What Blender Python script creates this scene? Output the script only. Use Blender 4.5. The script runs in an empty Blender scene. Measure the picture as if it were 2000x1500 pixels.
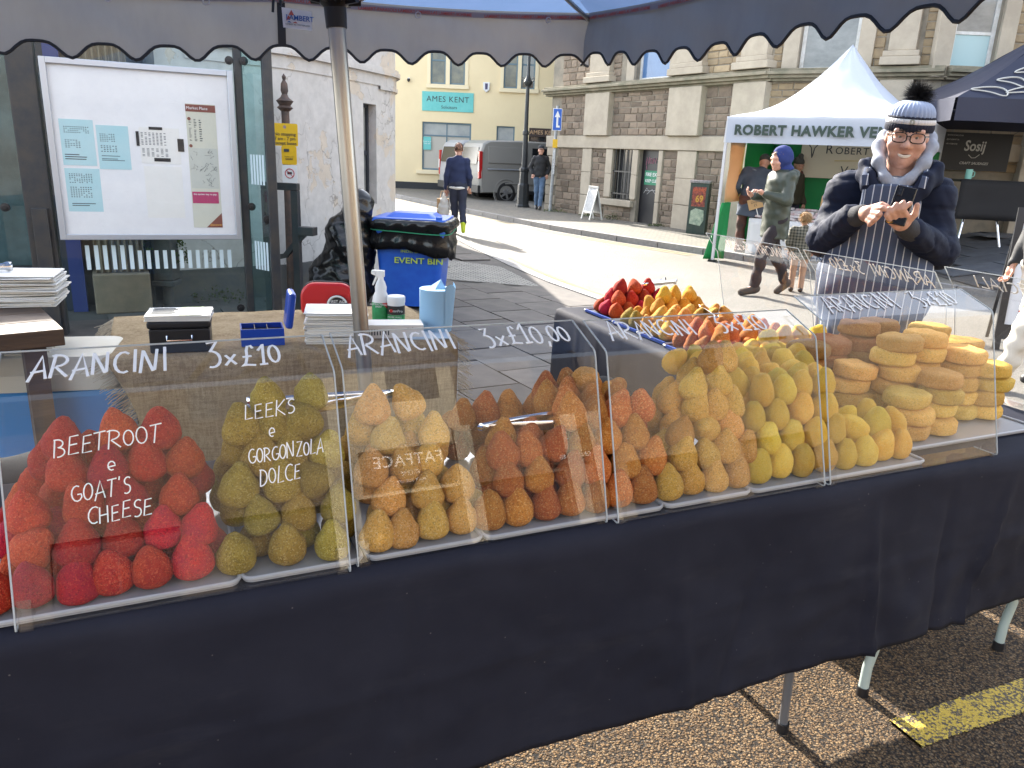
import bpy, bmesh, math, random
import numpy as np
from mathutils import Vector, Matrix, noise as mnoise
random.seed(7); RS = np.random.RandomState(5)
R = math.radians
scene = bpy.context.scene; COL = scene.collection
# ---------------------------------------------------------------- camera, sky, sun, exposure
cam_d = bpy.data.cameras.new('camera'); cam = bpy.data.objects.new('camera', cam_d); COL.objects.link(cam)
cam_d.sensor_width = 36; cam_d.lens = 27.0; cam_d.clip_start = .05; cam_d.clip_end = 3000
cam.matrix_world = Matrix.Translation((0, 0, 1.55)) @ Matrix.Rotation(R(90 - 16.6), 4, 'X') @ Matrix.Rotation(R(2.5), 4, 'Z')
scene.camera = cam
SUN_AZ = math.atan2(-.46, .888); SUN_EL = R(31)
world = bpy.data.worlds.new('World'); scene.world = world; world.use_nodes = True
wn = world.node_tree.nodes; bg = wn['Background']
sky = wn.new('ShaderNodeTexSky'); sky.sky_type = 'NISHITA'; sky.sun_disc = False
sky.sun_elevation = SUN_EL; sky.sun_rotation = SUN_AZ; sky.air_density = 1.0; sky.dust_density = 1.6
hsv = wn.new('ShaderNodeHueSaturation'); hsv.inputs['Saturation'].default_value = .5      # thin bright haze over a winter sky
world.node_tree.links.new(sky.outputs[0], hsv.inputs['Color']); world.node_tree.links.new(hsv.outputs[0], bg.inputs[0]); bg.inputs[1].default_value = .15
sl = bpy.data.lights.new('sun', 'SUN'); sl.energy = 3.3; sl.angle = R(.5); sl.color = (1, .93, .82)
so = bpy.data.objects.new('sun', sl); COL.objects.link(so)
sdir = Vector((math.sin(SUN_AZ) * math.cos(SUN_EL), math.cos(SUN_AZ) * math.cos(SUN_EL), math.sin(SUN_EL)))
so.rotation_euler = (-sdir).to_track_quat('-Z', 'Y').to_euler(); so.location = sdir * 40
vs = scene.view_settings
vs.view_transform = 'Standard'; vs.look = 'None'; vs.gamma = 1; vs.use_curve_mapping = False; vs.exposure = 2.45
scene.render.engine = 'CYCLES'
scene.cycles.transparent_max_bounces = 24; scene.cycles.max_bounces = 8; scene.cycles.caustics_reflective = False; scene.cycles.caustics_refractive = False
# ---------------------------------------------------------------- materials
def nd(t, ty, **kw):
    n = t.nodes.new(ty)
    for k, v in kw.items(): setattr(n, k, v)
    return n
def mth(t, op, a, b=None, clamp=False):
    n = nd(t, 'ShaderNodeMath', operation=op, use_clamp=clamp)
    for i, v in enumerate((a, b)):
        if v is None: continue
        if isinstance(v, (int, float)): n.inputs[i].default_value = v
        else: t.links.new(v, n.inputs[i])
    return n.outputs[0]
def c4(c): return (c[0], c[1], c[2], 1)
def mixc(t, f, a, b, mode='MIX'):
    n = nd(t, 'ShaderNodeMix', data_type='RGBA', blend_type=mode)
    for i, v in ((0, f), (6, a), (7, b)):
        if isinstance(v, (int, float)): n.inputs[i].default_value = v
        elif isinstance(v, tuple): n.inputs[i].default_value = c4(v)
        else: t.links.new(v, n.inputs[i])
    return n.outputs[2]
def ramp(t, f, stops):
    n = nd(t, 'ShaderNodeValToRGB'); e = n.color_ramp.elements
    while len(e) < len(stops): e.new(.5)
    for x, (p, c) in zip(e, stops):
        x.position = p; x.color = c4(c) if isinstance(c, tuple) else (c, c, c, 1)
    t.links.new(f, n.inputs[0]); return n.outputs[0]
def coords(t, kind='Object'):
    if kind == 'World': return nd(t, 'ShaderNodeNewGeometry').outputs['Position']
    return nd(t, 'ShaderNodeTexCoord').outputs[kind]
def tnoise(t, co, scale, detail=4, rough=.6, stretch=None):
    if stretch:
        m = nd(t, 'ShaderNodeMapping'); m.inputs['Scale'].default_value = stretch; t.links.new(co, m.inputs[0]); co = m.outputs[0]
    n = nd(t, 'ShaderNodeTexNoise'); n.inputs['Scale'].default_value = scale; n.inputs['Detail'].default_value = detail
    n.inputs['Roughness'].default_value = rough; t.links.new(co, n.inputs['Vector']); return n.outputs['Fac']
def bump(t, h, st, dist=.01):
    n = nd(t, 'ShaderNodeBump'); n.inputs['Strength'].default_value = st; n.inputs['Distance'].default_value = dist
    t.links.new(h, n.inputs['Height']); return n.outputs[0]
def newmat(name):
    m = bpy.data.materials.new(name); m.use_nodes = True; t = m.node_tree
    return m, t, t.nodes['Principled BSDF']
_mc = {}
def M(name, col, rough=.6, col2=None, scale=6, metal=0, bmp=0, bscale=60, bdist=.004, rnd=0, co='Object', coat=0, stretch=None, spec=None, sheen=0, trans=0, lo=.35, hi=.65):
    """principled material: two noise-mixed colours, fine bump, optional per-object value change"""
    if name in _mc: return _mc[name]
    m, t, b = newmat(name); cc = coords(t, co)
    c = None
    if col2:
        f = tnoise(t, cc, scale, 6, .65, stretch); f = ramp(t, f, [(lo, 0.), (hi, 1.)]); c = mixc(t, f, tuple(col), tuple(col2))
    if rnd:
        oi = nd(t, 'ShaderNodeObjectInfo').outputs['Random']
        h = nd(t, 'ShaderNodeHueSaturation'); v = mth(t, 'ADD', mth(t, 'MULTIPLY', oi, 2 * rnd), 1 - rnd)
        t.links.new(v, h.inputs['Value'])
        if c is not None: t.links.new(c, h.inputs['Color'])
        else: h.inputs['Color'].default_value = c4(col)
        c = h.outputs[0]
    if c is not None: t.links.new(c, b.inputs['Base Color'])
    else: b.inputs['Base Color'].default_value = c4(col)
    b.inputs['Roughness'].default_value = rough; b.inputs['Metallic'].default_value = metal
    if spec is not None: b.inputs['Specular IOR Level'].default_value = spec
    if coat: b.inputs['Coat Weight'].default_value = coat; b.inputs['Coat Roughness'].default_value = .05
    if sheen: b.inputs['Sheen Weight'].default_value = sheen
    if bmp:
        f = tnoise(t, cc, bscale, 3, .6, stretch); t.links.new(bump(t, f, bmp, bdist), b.inputs['Normal'])
    if trans:
        tr = nd(t, 'ShaderNodeBsdfTranslucent'); tr.inputs[0].default_value = c4(col)
        if c is not None: t.links.new(c, tr.inputs[0])
        mx = nd(t, 'ShaderNodeMixShader'); mx.inputs[0].default_value = trans
        t.links.new(b.outputs[0], mx.inputs[1]); t.links.new(tr.outputs[0], mx.inputs[2]); t.links.new(mx.outputs[0], t.nodes['Material Output'].inputs[0])
    _mc[name] = m; return m
def glass(name, tint=(1, 1, 1), haze=.03, refl=1., rough=.0, hazecol=(.8, .8, .8), dirt=3., ior=1.49):
    """thin clear sheet: transparent + fresnel gloss + a little surface dust and scratches"""
    if name in _mc: return _mc[name]
    m, t, b = newmat(name); t.nodes.remove(b); out = t.nodes['Material Output']
    tr = nd(t, 'ShaderNodeBsdfTransparent'); tr.inputs[0].default_value = c4(tint)
    gl = nd(t, 'ShaderNodeBsdfGlossy'); gl.inputs['Roughness'].default_value = rough
    df = nd(t, 'ShaderNodeBsdfDiffuse'); df.inputs[0].default_value = c4(hazecol)
    cc = coords(t); f = tnoise(t, cc, dirt, 8, .75); f2 = tnoise(t, cc, 40, 2, .5, (1, 1, 14))
    hz = mth(t, 'ADD', mth(t, 'MULTIPLY', ramp(t, f, [(.4, 0.), (.75, 1.)]), haze * 2), mth(t, 'MULTIPLY', ramp(t, f2, [(.66, 0.), (.72, 1.)]), haze * 1.5))
    mp = nd(t, 'ShaderNodeMapping'); mp.inputs['Rotation'].default_value = (0, .6, 0); mp.inputs['Scale'].default_value = (1.5, 1, 60); t.links.new(cc, mp.inputs[0]); f3 = tnoise(t, mp.outputs[0], 5, 3, .6); hz = mth(t, 'ADD', hz, mth(t, 'MULTIPLY', ramp(t, f3, [(.7, 0.), (.73, 1.)]), haze * 6))     # fine slanting scratches
    ge = nd(t, 'ShaderNodeNewGeometry'); dt = nd(t, 'ShaderNodeVectorMath', operation='DOT_PRODUCT'); t.links.new(ge.outputs['Incoming'], dt.inputs[0]); t.links.new(ge.outputs['Normal'], dt.inputs[1])
    fz = mth(t, 'ADD', .04, mth(t, 'MULTIPLY', mth(t, 'POWER', mth(t, 'SUBTRACT', 1., mth(t, 'ABSOLUTE', dt.outputs['Value'])), 5.), .96))     # same from either face of the sheet
    mx = nd(t, 'ShaderNodeMixShader'); mx2 = nd(t, 'ShaderNodeMixShader')
    t.links.new(hz, mx.inputs[0]); t.links.new(tr.outputs[0], mx.inputs[1]); t.links.new(df.outputs[0], mx.inputs[2])
    t.links.new(mth(t, 'MULTIPLY', fz, refl, True), mx2.inputs[0]); t.links.new(mx.outputs[0], mx2.inputs[1]); t.links.new(gl.outputs[0], mx2.inputs[2])
    t.links.new(mx2.outputs[0], out.inputs[0]); _mc[name] = m; return m
# ---------------------------------------------------------------- mesh building
class MB:
    def __init__(s, m=None): s.v = []; s.f = []; s.mi = []; s.m = m; s.k = 0
    def add(s, vs_, fs):
        o = len(s.v)
        s.v += [tuple(s.m @ Vector(p)) if s.m else tuple(p) for p in vs_]
        s.f += [tuple(o + i for i in f) for f in fs]; s.mi += [s.k] * len(fs); return s
    def bx(s, x0, x1, y0, y1, z0, z1):
        return s.add([(x0, y0, z0), (x1, y0, z0), (x1, y1, z0), (x0, y1, z0), (x0, y0, z1), (x1, y0, z1), (x1, y1, z1), (x0, y1, z1)],
                     [(0, 3, 2, 1), (4, 5, 6, 7), (0, 1, 5, 4), (1, 2, 6, 5), (2, 3, 7, 6), (3, 0, 4, 7)])
    def tube(s, pts, r, n=8, cap=True, up=None, sq=1.0):
        pts = [Vector(p) for p in pts]; rs = r if isinstance(r, (list, tuple)) else [r] * len(pts)
        vs_ = []; fs = []; prev = None
        for i, p in enumerate(pts):
            d = (pts[min(i + 1, len(pts) - 1)] - pts[max(i - 1, 0)]).normalized()
            if prev is None:
                a = Vector(up) if up else (Vector((0, 0, 1)) if abs(d.z) < .9 else Vector((1, 0, 0)))
                x = d.cross(a).normalized()
            else: x = (prev - d * prev.dot(d)).normalized()
            prev = x; y = d.cross(x)
            for k in range(n):
                a = 2 * math.pi * (k + .5) / n; vs_.append(p + (x * math.cos(a) + y * math.sin(a) * sq) * rs[i])
        for i in range(len(pts) - 1):
            for k in range(n):
                a, b = i * n + k, i * n + (k + 1) % n; fs.append((a, b, b + n, a + n))
        if cap: fs.append(tuple(range(n - 1, -1, -1))); fs.append(tuple((len(pts) - 1) * n + k for k in range(n)))
        return s.add(vs_, fs)
    def lathe(s, prof, n=20, c=(0, 0, 0), sy=1., cap=True):
        vs_ = [(c[0] + r * math.cos(2 * math.pi * k / n), c[1] + sy * r * math.sin(2 * math.pi * k / n), c[2] + z) for r, z in prof for k in range(n)]
        fs = [(i * n + k, i * n + (k + 1) % n, (i + 1) * n + (k + 1) % n, (i + 1) * n + k) for i in range(len(prof) - 1) for k in range(n)]
        if cap: fs.append(tuple(range(n - 1, -1, -1))); fs.append(tuple((len(prof) - 1) * n + k for k in range(n)))
        return s.add(vs_, fs)
    def prism(s, poly, a, b, ax='z'):
        """2-D polygon extruded from a to b along axis ax (the other two axes in order)"""
        n = len(poly)
        def P(p, h): return {'z': (p[0], p[1], h), 'y': (p[0], h, p[1]), 'x': (h, p[0], p[1])}[ax]
        vs_ = [P(p, a) for p in poly] + [P(p, b) for p in poly]
        ar = sum(poly[i][0] * poly[(i + 1) % n][1] - poly[(i + 1) % n][0] * poly[i][1] for i in range(n))
        flip = (ar > 0) != (ax != 'y'); flip = flip != (b < a)
        fs = [tuple(range(n - 1, -1, -1)), tuple(range(n, 2 * n))] + [(i, (i + 1) % n, n + (i + 1) % n, n + i) for i in range(n)]
        if flip: fs = [tuple(reversed(f)) for f in fs]
        return s.add(vs_, fs)
    def grid(s, fn, nu, nv):
        """sheet fn(u,v) with u,v in 0..1"""
        vs_ = [fn(i / nu, j / nv) for j in range(nv + 1) for i in range(nu + 1)]
        return s.add(vs_, [(j * (nu + 1) + i, j * (nu + 1) + i + 1, (j + 1) * (nu + 1) + i + 1, (j + 1) * (nu + 1) + i) for j in range(nv) for i in range(nu)])
    def mesh(s, name, mats, smooth=False, ang=35):
        me = bpy.data.meshes.new(name); me.from_pydata(s.v, [], s.f)
        for m in (mats if isinstance(mats, (list, tuple)) else [mats]): me.materials.append(m)
        if max(s.mi, default=0): me.polygons.foreach_set('material_index', s.mi)
        if smooth:
            me.polygons.foreach_set('use_smooth', [True] * len(s.f)); me.update()
            if ang: me.set_sharp_from_angle(angle=R(ang))
        me.update(); return me
    def build(s, name, mats, parent=None, smooth=False, bevel=0, ang=35, loc=None, rotz=0, solid=0, sub=0):
        return link(name, s.mesh(name, mats, smooth, ang), parent, loc, rotz, bevel, solid, sub)
def link(name, me, parent=None, loc=None, rotz=0, bevel=0, solid=0, sub=0):
    o = bpy.data.objects.new(name, me); COL.objects.link(o); o.parent = parent
    if loc: o.location = loc
    if rotz: o.rotation_euler = (0, 0, rotz)
    if solid: d = o.modifiers.new('s', 'SOLIDIFY'); d.thickness = solid; d.offset = 0
    if bevel: d = o.modifiers.new('b', 'BEVEL'); d.width = bevel; d.segments = 2; d.limit_method = 'ANGLE'
    if sub: d = o.modifiers.new('u', 'SUBSURF'); d.levels = sub; d.render_levels = sub
    return o
def tag(o, label, cat, group=None, kind=None):
    o['label'] = label; o['category'] = cat
    if group: o['group'] = group
    if kind: o['kind'] = kind
    return o
def struct(o): o['kind'] = 'structure'; return o
def stuff(o): o['kind'] = 'stuff'; return o
def thing(name, label, cat, loc=(0, 0, 0), rotz=0, group=None):
    o = bpy.data.objects.new(name, None); COL.objects.link(o); o.empty_display_size = .1
    o.location = loc; o.rotation_euler = (0, 0, rotz); return tag(o, label, cat, group)
def dup(o, parent=None):
    c = o.copy(); COL.objects.link(c); c.parent = parent
    for ch in list(o.children): dup(ch, c)
    return c
def text(s_, size, mat, parent, mw, name='lettering', off=0., sx=1., depth=.001, align='CENTER', xs=1., shear=0.):
    """flat lettering; mw places it (text runs along local x, up local y)"""
    cu = bpy.data.curves.new('t', 'FONT'); cu.body = s_; cu.size = size; cu.align_x = align; cu.align_y = 'CENTER'; cu.offset = off * size
    cu.space_character = sx; cu.extrude = depth; cu.resolution_u = 3; cu.shear = shear
    o = bpy.data.objects.new('t', cu); COL.objects.link(o)
    bpy.context.view_layer.update()
    me = bpy.data.meshes.new_from_object(o.evaluated_get(bpy.context.evaluated_depsgraph_get()))
    bpy.data.objects.remove(o); bpy.data.curves.remove(cu)
    if xs != 1: me.transform(Matrix.Diagonal((xs, 1, 1, 1)))
    me.transform(mw); me.materials.clear(); me.materials.append(mat)
    return link(name, me, parent)
def frame(o, x, y):
    """4x4 with origin o, local x axis x, local y axis y"""
    x = Vector(x).normalized(); y = Vector(y); y = (y - x * y.dot(x)).normalized(); z = x.cross(y)
    return Matrix.Translation(o) @ Matrix((x, y, z)).transposed().to_4x4()
UPZ = (0, 0, 1)
def fr_xz(x, y, z): return frame((x, y, z), (1, 0, 0), (0, 0, 1))     # sign facing -y
# ---------------------------------------------------------------- smooth solids from distance fields
def _smin(a, b, k):
    h = np.clip(.5 + .5 * (b - a) / k, 0, 1); return b + (a - b) * h - k * h * (1 - h)
def sdf(prims, X, k):
    d = None
    for p in prims:
        kk = k; t = p[0]
        if t in 'cf':
            a, b, ra, rb = np.array(p[1]), np.array(p[2]), p[3], p[4]; sq = np.array((1, 1 / .74, 1)) if t == 'f' else np.ones(3); ab = (b - a) * sq
            w = (X - a) * sq; h = np.clip((w @ ab) / max(ab @ ab, 1e-9), 0, 1)
            q = np.sqrt(((w - h[..., None] * ab) ** 2).sum(-1)) - (ra + (rb - ra) * h)
            if len(p) > 5: kk = p[5]
        else:                       # ellipsoid: centre, radii, optional rotation matrix
            w = X - np.array(p[1])
            if len(p) > 3 and p[3] is not None: w = w @ np.array(p[3])
            r = np.array(p[2]); k0 = np.sqrt(((w / r) ** 2).sum(-1)); k1 = np.sqrt(((w / r ** 2) ** 2).sum(-1)) + 1e-9
            q = k0 * (k0 - 1) / k1
            if len(p) > 4: kk = p[4]
        if t == 's': d = -_smin(-d, q, kk)      # carve
        else: d = q if d is None else _smin(d, q, kk)
    return d
def surfnet(fn, lo, hi, h):
    n = [int(math.ceil((hi[i] - lo[i]) / h)) + 1 for i in range(3)]
    ax = [lo[i] + h * np.arange(n[i]) for i in range(3)]
    X = np.stack(np.meshgrid(*ax, indexing='ij'), -1); V = np.empty(n)
    for i in range(n[0]): V[i] = fn(X[i])
    ins = V < 0; S = np.zeros([m - 1 for m in n] + [3]); C = np.zeros([m - 1 for m in n])
    sl_ = lambda o, j: slice(o, n[j] - 1 + o)
    for a in range(3):
        for ob in (0, 1):
            for oc in (0, 1):
                o0 = [0, 0, 0]; b_, c_ = [(1, 2), (0, 2), (0, 1)][a]; o0[b_] = ob; o0[c_] = oc; o1 = list(o0); o1[a] = 1
                A = tuple(sl_(o0[j], j) for j in range(3)); B = tuple(sl_(o1[j], j) for j in range(3))
                ch = ins[A] != ins[B]; t = np.where(ch, V[A] / np.where(ch, V[A] - V[B], 1), 0)
                P = X[A] + t[..., None] * (X[B] - X[A]); S += P * ch[..., None]; C += ch
    act = C > 0; idx = -np.ones(act.shape, int); idx[act] = np.arange(act.sum()); verts = S[act] / C[act][:, None]
    F = []
    for a in range(3):
        b_, c_ = [(1, 2), (2, 0), (0, 1)][a]
        A = [slice(None)] * 3; B = [slice(None)] * 3; A[a] = slice(0, n[a] - 1); B[a] = slice(1, n[a])
        for j in (b_, c_): A[j] = slice(1, n[j] - 1); B[j] = slice(1, n[j] - 1)
        va, vb = ins[tuple(A)], ins[tuple(B)]; e = np.argwhere(va != vb); fl = va[va != vb]
        e[:, b_] += 1; e[:, c_] += 1
        def I(db, dc):
            g = e.copy(); g[:, b_] += db; g[:, c_] += dc; return idx[g[:, 0], g[:, 1], g[:, 2]]
        q = np.stack([I(-1, -1), I(0, -1), I(0, 0), I(-1, 0)], 1); q[~fl] = q[~fl][:, ::-1]; F.append(q)
    return verts, np.concatenate(F)
def blob(name, prims, mat, parent, h=.01, k=.02, disp=None, mir=None, cut=None):
    """one continuous smooth surface from capsules and ellipsoids; disp(x,n)->offset for folds"""
    lo = np.full(3, 1e9); hi = -lo
    for p in prims:
        if p[0] == 's': continue
        if p[0] in 'cf': pp = np.array([p[1], p[2]]); r = max(p[3], p[4])
        else: pp = np.array([p[1]]); r = max(p[2])
        lo = np.minimum(lo, pp.min(0) - r); hi = np.maximum(hi, pp.max(0) + r)
    lo -= 2.5 * h + k * .3; hi += 2.5 * h + k * .3
    fn = lambda X: sdf(prims, X, k)
    if cut: f0 = fn; fn = lambda X: np.maximum(f0(X), cut(X))
    v, f = surfnet(fn, lo, hi, h)
    me = bpy.data.meshes.new(name); me.from_pydata(v.tolist(), [], f.tolist()); me.update()
    if disp:
        nr = np.empty(len(v) * 3); me.vertices.foreach_get('normal', nr); nr = nr.reshape(-1, 3)
        v = v + nr * disp(v)[:, None]; me.vertices.foreach_set('co', v.ravel())
    me.polygons.foreach_set('use_smooth', [True] * len(me.polygons)); me.materials.append(mat); me.update()
    return link(name, me, parent)
def wav(v, fx, fy, fz, ph=0): return np.sin(v[:, 0] * fx + v[:, 1] * fy + v[:, 2] * fz + ph)
def folds(a, s=22, seed=0):
    def d(v):
        w = wav(v, s * .4, s * .3, s, seed) * wav(v, -s * .7, s * .5, s * .45, seed * 2 + 1) + .6 * wav(v, s * 1.3, -s * .8, s * 1.6, seed + 3) * wav(v, s * .5, s, -s * .3, seed)
        return a * w
    return d
# ---------------------------------------------------------------- the stall's own frame: s along the counter, n away from the customer
SP = Vector((-.775, 1.062, 0)); SA = math.atan2(.4226, .9063); SD = Vector((.9063, .4226, 0)); SN = Vector((-.4226, .9063, 0))
def ST(s, n, z): return SP + SD * s + SN * n + Vector((0, 0, z))
STM = Matrix.Translation(SP) @ Matrix.Rotation(SA, 4, 'Z')
T = .775
# ---------------------------------------------------------------- special materials
def asphalt():
    m, t, b = newmat('asphalt'); p0_ = coords(t, 'World')
    nz = nd(t, 'ShaderNodeTexNoise'); nz.inputs['Scale'].default_value = 55; nz.inputs['Detail'].default_value = 3; t.links.new(p0_, nz.inputs[0]); sc_ = nd(t, 'ShaderNodeVectorMath', operation='SCALE'); sc_.inputs['Scale'].default_value = .016; t.links.new(nz.outputs['Color'], sc_.inputs[0])
    ad_ = nd(t, 'ShaderNodeVectorMath', operation='ADD'); t.links.new(p0_, ad_.inputs[0]); t.links.new(sc_.outputs[0], ad_.inputs[1]); p = ad_.outputs[0]
    v2 = nd(t, 'ShaderNodeTexVoronoi'); v2.inputs['Scale'].default_value = 330; t.links.new(p, v2.inputs['Vector']); patch = tnoise(t, p0_, 2.5, 6, .7)
    vo = nd(t, 'ShaderNodeTexVoronoi'); vo.inputs['Scale'].default_value = 135; t.links.new(p, vo.inputs['Vector'])
    sep = nd(t, 'ShaderNodeSeparateColor'); t.links.new(vo.outputs['Color'], sep.inputs[0])
    st = ramp(t, sep.outputs[0], [(0, (.04, .025, .014)), (.3, (.17, .1, .046)), (.6, (.28, .17, .08)), (.85, (.38, .26, .14)), (1, (.17, .135, .1))])
    gap = ramp(t, vo.outputs['Distance'], [(.25, 1.), (.75, 0.)])
    s2 = nd(t, 'ShaderNodeSeparateColor'); t.links.new(v2.outputs['Color'], s2.inputs[0]); st = mixc(t, mth(t, 'MULTIPLY', s2.outputs[0], .5), st, (.09, .06, .035))
    near = mixc(t, gap, (.012, .011, .011), st); near = mixc(t, ramp(t, patch, [(.45, 0.), (.75, .45)]), near, (.05, .038, .028))
    big = tnoise(t, p, .5, 6, .6); far = mixc(t, ramp(t, big, [(.35, 0.), (.7, 1.)]), (.21, .195, .17), (.3, .28, .245))
    # worn brown aggregate by the stall, greyer running surface further on
    sx = nd(t, 'ShaderNodeSeparateXYZ'); t.links.new(p, sx.inputs[0])
    f = mth(t, 'MULTIPLY', mth(t, 'SUBTRACT', sx.outputs[1], 3.5), .5, True)
    far2 = mixc(t, mth(t, 'MULTIPLY', sep.outputs[1], .6), far, (.06, .055, .05))
    t.links.new(mixc(t, f, near, far2), b.inputs['Base Color'])
    t.links.new(mth(t, 'SUBTRACT', .9, mth(t, 'MULTIPLY', f, .36)), b.inputs['Roughness']); b.inputs['Specular IOR Level'].default_value = .3
    t.links.new(bump(t, mth(t, 'ADD', gap, mth(t, 'MULTIPLY', sep.outputs[2], .6)), .8, .006), b.inputs['Normal']); return m
def plaster():
    m, t, b = newmat('peeling_plaster'); p = coords(t, 'Object')
    n1 = tnoise(t, p, 1.7, 8, .62); n2 = tnoise(t, p, 9, 5, .6)
    base = mixc(t, ramp(t, n2, [(.3, 0.), (.7, 1.)]), (.5, .475, .445), (.62, .59, .555))
    bare = mixc(t, n2, (.5, .42, .33), (.68, .6, .5))
    pe = ramp(t, mth(t, 'ADD', n1, mth(t, 'MULTIPLY', n2, .12)), [(.655, 0.), (.665, 1.)])
    vo = nd(t, 'ShaderNodeTexVoronoi', feature='DISTANCE_TO_EDGE'); vo.inputs['Scale'].default_value = 2.2
    mp = nd(t, 'ShaderNodeMapping'); mp.inputs['Scale'].default_value = (1, 1, .55); t.links.new(p, mp.inputs[0])
    w = nd(t, 'ShaderNodeTexNoise'); w.inputs['Scale'].default_value = 4; w.inputs['Detail'].default_value = 6; t.links.new(p, w.inputs[0])
    t.links.new(mixc(t, .35, mp.outputs[0], w.outputs['Color'], 'ADD'), vo.inputs['Vector'])
    cr = ramp(t, vo.outputs['Distance'], [(0, 1.), (.012, 0.)]); msk = ramp(t, tnoise(t, p, .8, 3), [(.45, 0.), (.6, 1.)]); cr = mth(t, 'MULTIPLY', cr, msk)
    c = mixc(t, pe, base, bare); c = mixc(t, mth(t, 'MULTIPLY', cr, .75), c, (.2, .18, .16))
    t.links.new(c, b.inputs['Base Color']); b.inputs['Roughness'].default_value = .85
    h = mth(t, 'ADD', mth(t, 'MULTIPLY', pe, -1.), mth(t, 'MULTIPLY', n2, .5)); h = mth(t, 'SUBTRACT', h, cr)
    t.links.new(bump(t, h, .5, .012), b.inputs['Normal']); return m
def crumb(name, c1, c2, c3, rough=.85, fine=170, spk=1.):
    """breadcrumb crust: mottled colour, pale crumbs, each piece a little different"""
    m, t, b = newmat(name); p = coords(t, 'Object')
    oi = nd(t, 'ShaderNodeObjectInfo').outputs['Random']
    ad = nd(t, 'ShaderNodeVectorMath', operation='ADD'); cb = nd(t, 'ShaderNodeCombineXYZ'); t.links.new(oi, cb.inputs[0]); t.links.new(oi, cb.inputs[2])
    sc = nd(t, 'ShaderNodeVectorMath', operation='SCALE'); sc.inputs['Scale'].default_value = 9; t.links.new(cb.outputs[0], sc.inputs[0])
    t.links.new(p, ad.inputs[0]); t.links.new(sc.outputs[0], ad.inputs[1]); q = ad.outputs[0]
    big = tnoise(t, q, 22, 4, .6); fi = tnoise(t, q, fine * 3, 2, .6)
    vo = nd(t, 'ShaderNodeTexVoronoi'); vo.inputs['Scale'].default_value = fine * 2.4; t.links.new(q, vo.inputs['Vector'])
    c = mixc(t, ramp(t, big, [(.35, 0.), (.68, 1.)]), c1, c2)
    sep = nd(t, 'ShaderNodeSeparateColor'); t.links.new(vo.outputs['Color'], sep.inputs[0])
    c = mixc(t, ramp(t, sep.outputs[0], [(.68, 0.), (.97, .72 * spk)]), c, c3)
    dk = tuple(x * .45 for x in c1)
    c = mixc(t, ramp(t, sep.outputs[1], [(.7, 0.), (1., .65 * spk)]), c, dk)
    h = nd(t, 'ShaderNodeHueSaturation'); t.links.new(c, h.inputs['Color'])
    t.links.new(mth(t, 'ADD', mth(t, 'MULTIPLY', oi, .5), .74), h.inputs['Value'])
    t.links.new(mth(t, 'ADD', mth(t, 'MULTIPLY', mth(t, 'FRACT', mth(t, 'MULTIPLY', oi, 7.3)), .03), .485), h.inputs['Hue'])
    t.links.new(h.outputs[0], b.inputs['Base Color']); b.inputs['Roughness'].default_value = rough; b.inputs['Specular IOR Level'].default_value = .25
    t.links.new(bump(t, mth(t, 'ADD', fi, vo.outputs['Distance']), .9, .0025), b.inputs['Normal']); return m
def stripes(name, base, line, period, width, ax=0, rough=.8):
    m, t, b = newmat(name); p = coords(t, 'Object'); s_ = nd(t, 'ShaderNodeSeparateXYZ'); t.links.new(p, s_.inputs[0])
    f = mth(t, 'FRACT', mth(t, 'DIVIDE', s_.outputs[ax], period)); f = mth(t, 'LESS_THAN', f, width)
    nz = tnoise(t, p, 14, 5, .6); bc = mixc(t, nz, tuple(x * .8 for x in base), tuple(x * 1.2 for x in base))
    t.links.new(mixc(t, f, bc, line), b.inputs['Base Color']); b.inputs['Roughness'].default_value = rough
    t.links.new(bump(t, tnoise(t, p, 600, 2), .15, .001), b.inputs['Normal']); return m
def burlap():
    m, t, b = newmat('burlap'); p = coords(t, 'Object')
    f = tnoise(t, p, 260, 3, .7); g = tnoise(t, p, 90, 4, .7, (1, 1, .15)); h = tnoise(t, p, 90, 4, .7, (.15, .15, 1)); n = tnoise(t, p, 5, 4, .6)
    w = mth(t, 'ADD', mth(t, 'MULTIPLY', g, .5), mth(t, 'MULTIPLY', h, .5)); c = mixc(t, ramp(t, w, [(.4, 0.), (.6, 1.)]), (.24, .165, .09), (.46, .35, .21)); c = mixc(t, ramp(t, f, [(.4, 0.), (.7, .6)]), c, (.13, .09, .05)); c = mixc(t, mth(t, 'MULTIPLY', n, .3), c, (.5, .4, .26))
    t.links.new(c, b.inputs['Base Color']); b.inputs['Roughness'].default_value = .95; b.inputs['Specular IOR Level'].default_value = .1; t.links.new(bump(t, f, .7, .003), b.inputs['Normal']); return m
ASPH = asphalt(); PLAS = plaster(); BURLAP = burlap()
STEEL = M('brushed_steel', (.55, .53, .5), .32, metal=1, col2=(.45, .44, .42), scale=40, stretch=(1, 1, .05))
CHROME = M('polished_steel', (.75, .75, .76), .14, metal=1)
BLACK = M('black_plastic', (.015, .015, .017), .38)
DKMET = M('dark_painted_metal', (.022, .027, .035), .42, col2=(.05, .045, .04), scale=9, bmp=.1)
WHITE = M('white_paint', (.78, .78, .77), .5)
PAPER = M('white_paper', (.78, .77, .73), .85)
MARK = M('white_marker', (.92, .92, .92), .6, trans=.12)
NAVY = M('navy_cloth', (.0155, .0165, .0265), .75, col2=(.022, .0232, .035), scale=3, spec=.13, bmp=.35, bscale=900, bdist=.001)
ACRY = glass('clear_acrylic', (.98, .985, .985), .011, 1.3, .0, (.75, .75, .74), 3.)
ACED = M('acrylic_edge', (.62, .66, .68), .25, trans=.4)
GLASS = glass('shelter_glass', (.8, .93, .93), .03, 1.3, .0, (.55, .65, .66), 1.5)
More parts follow.
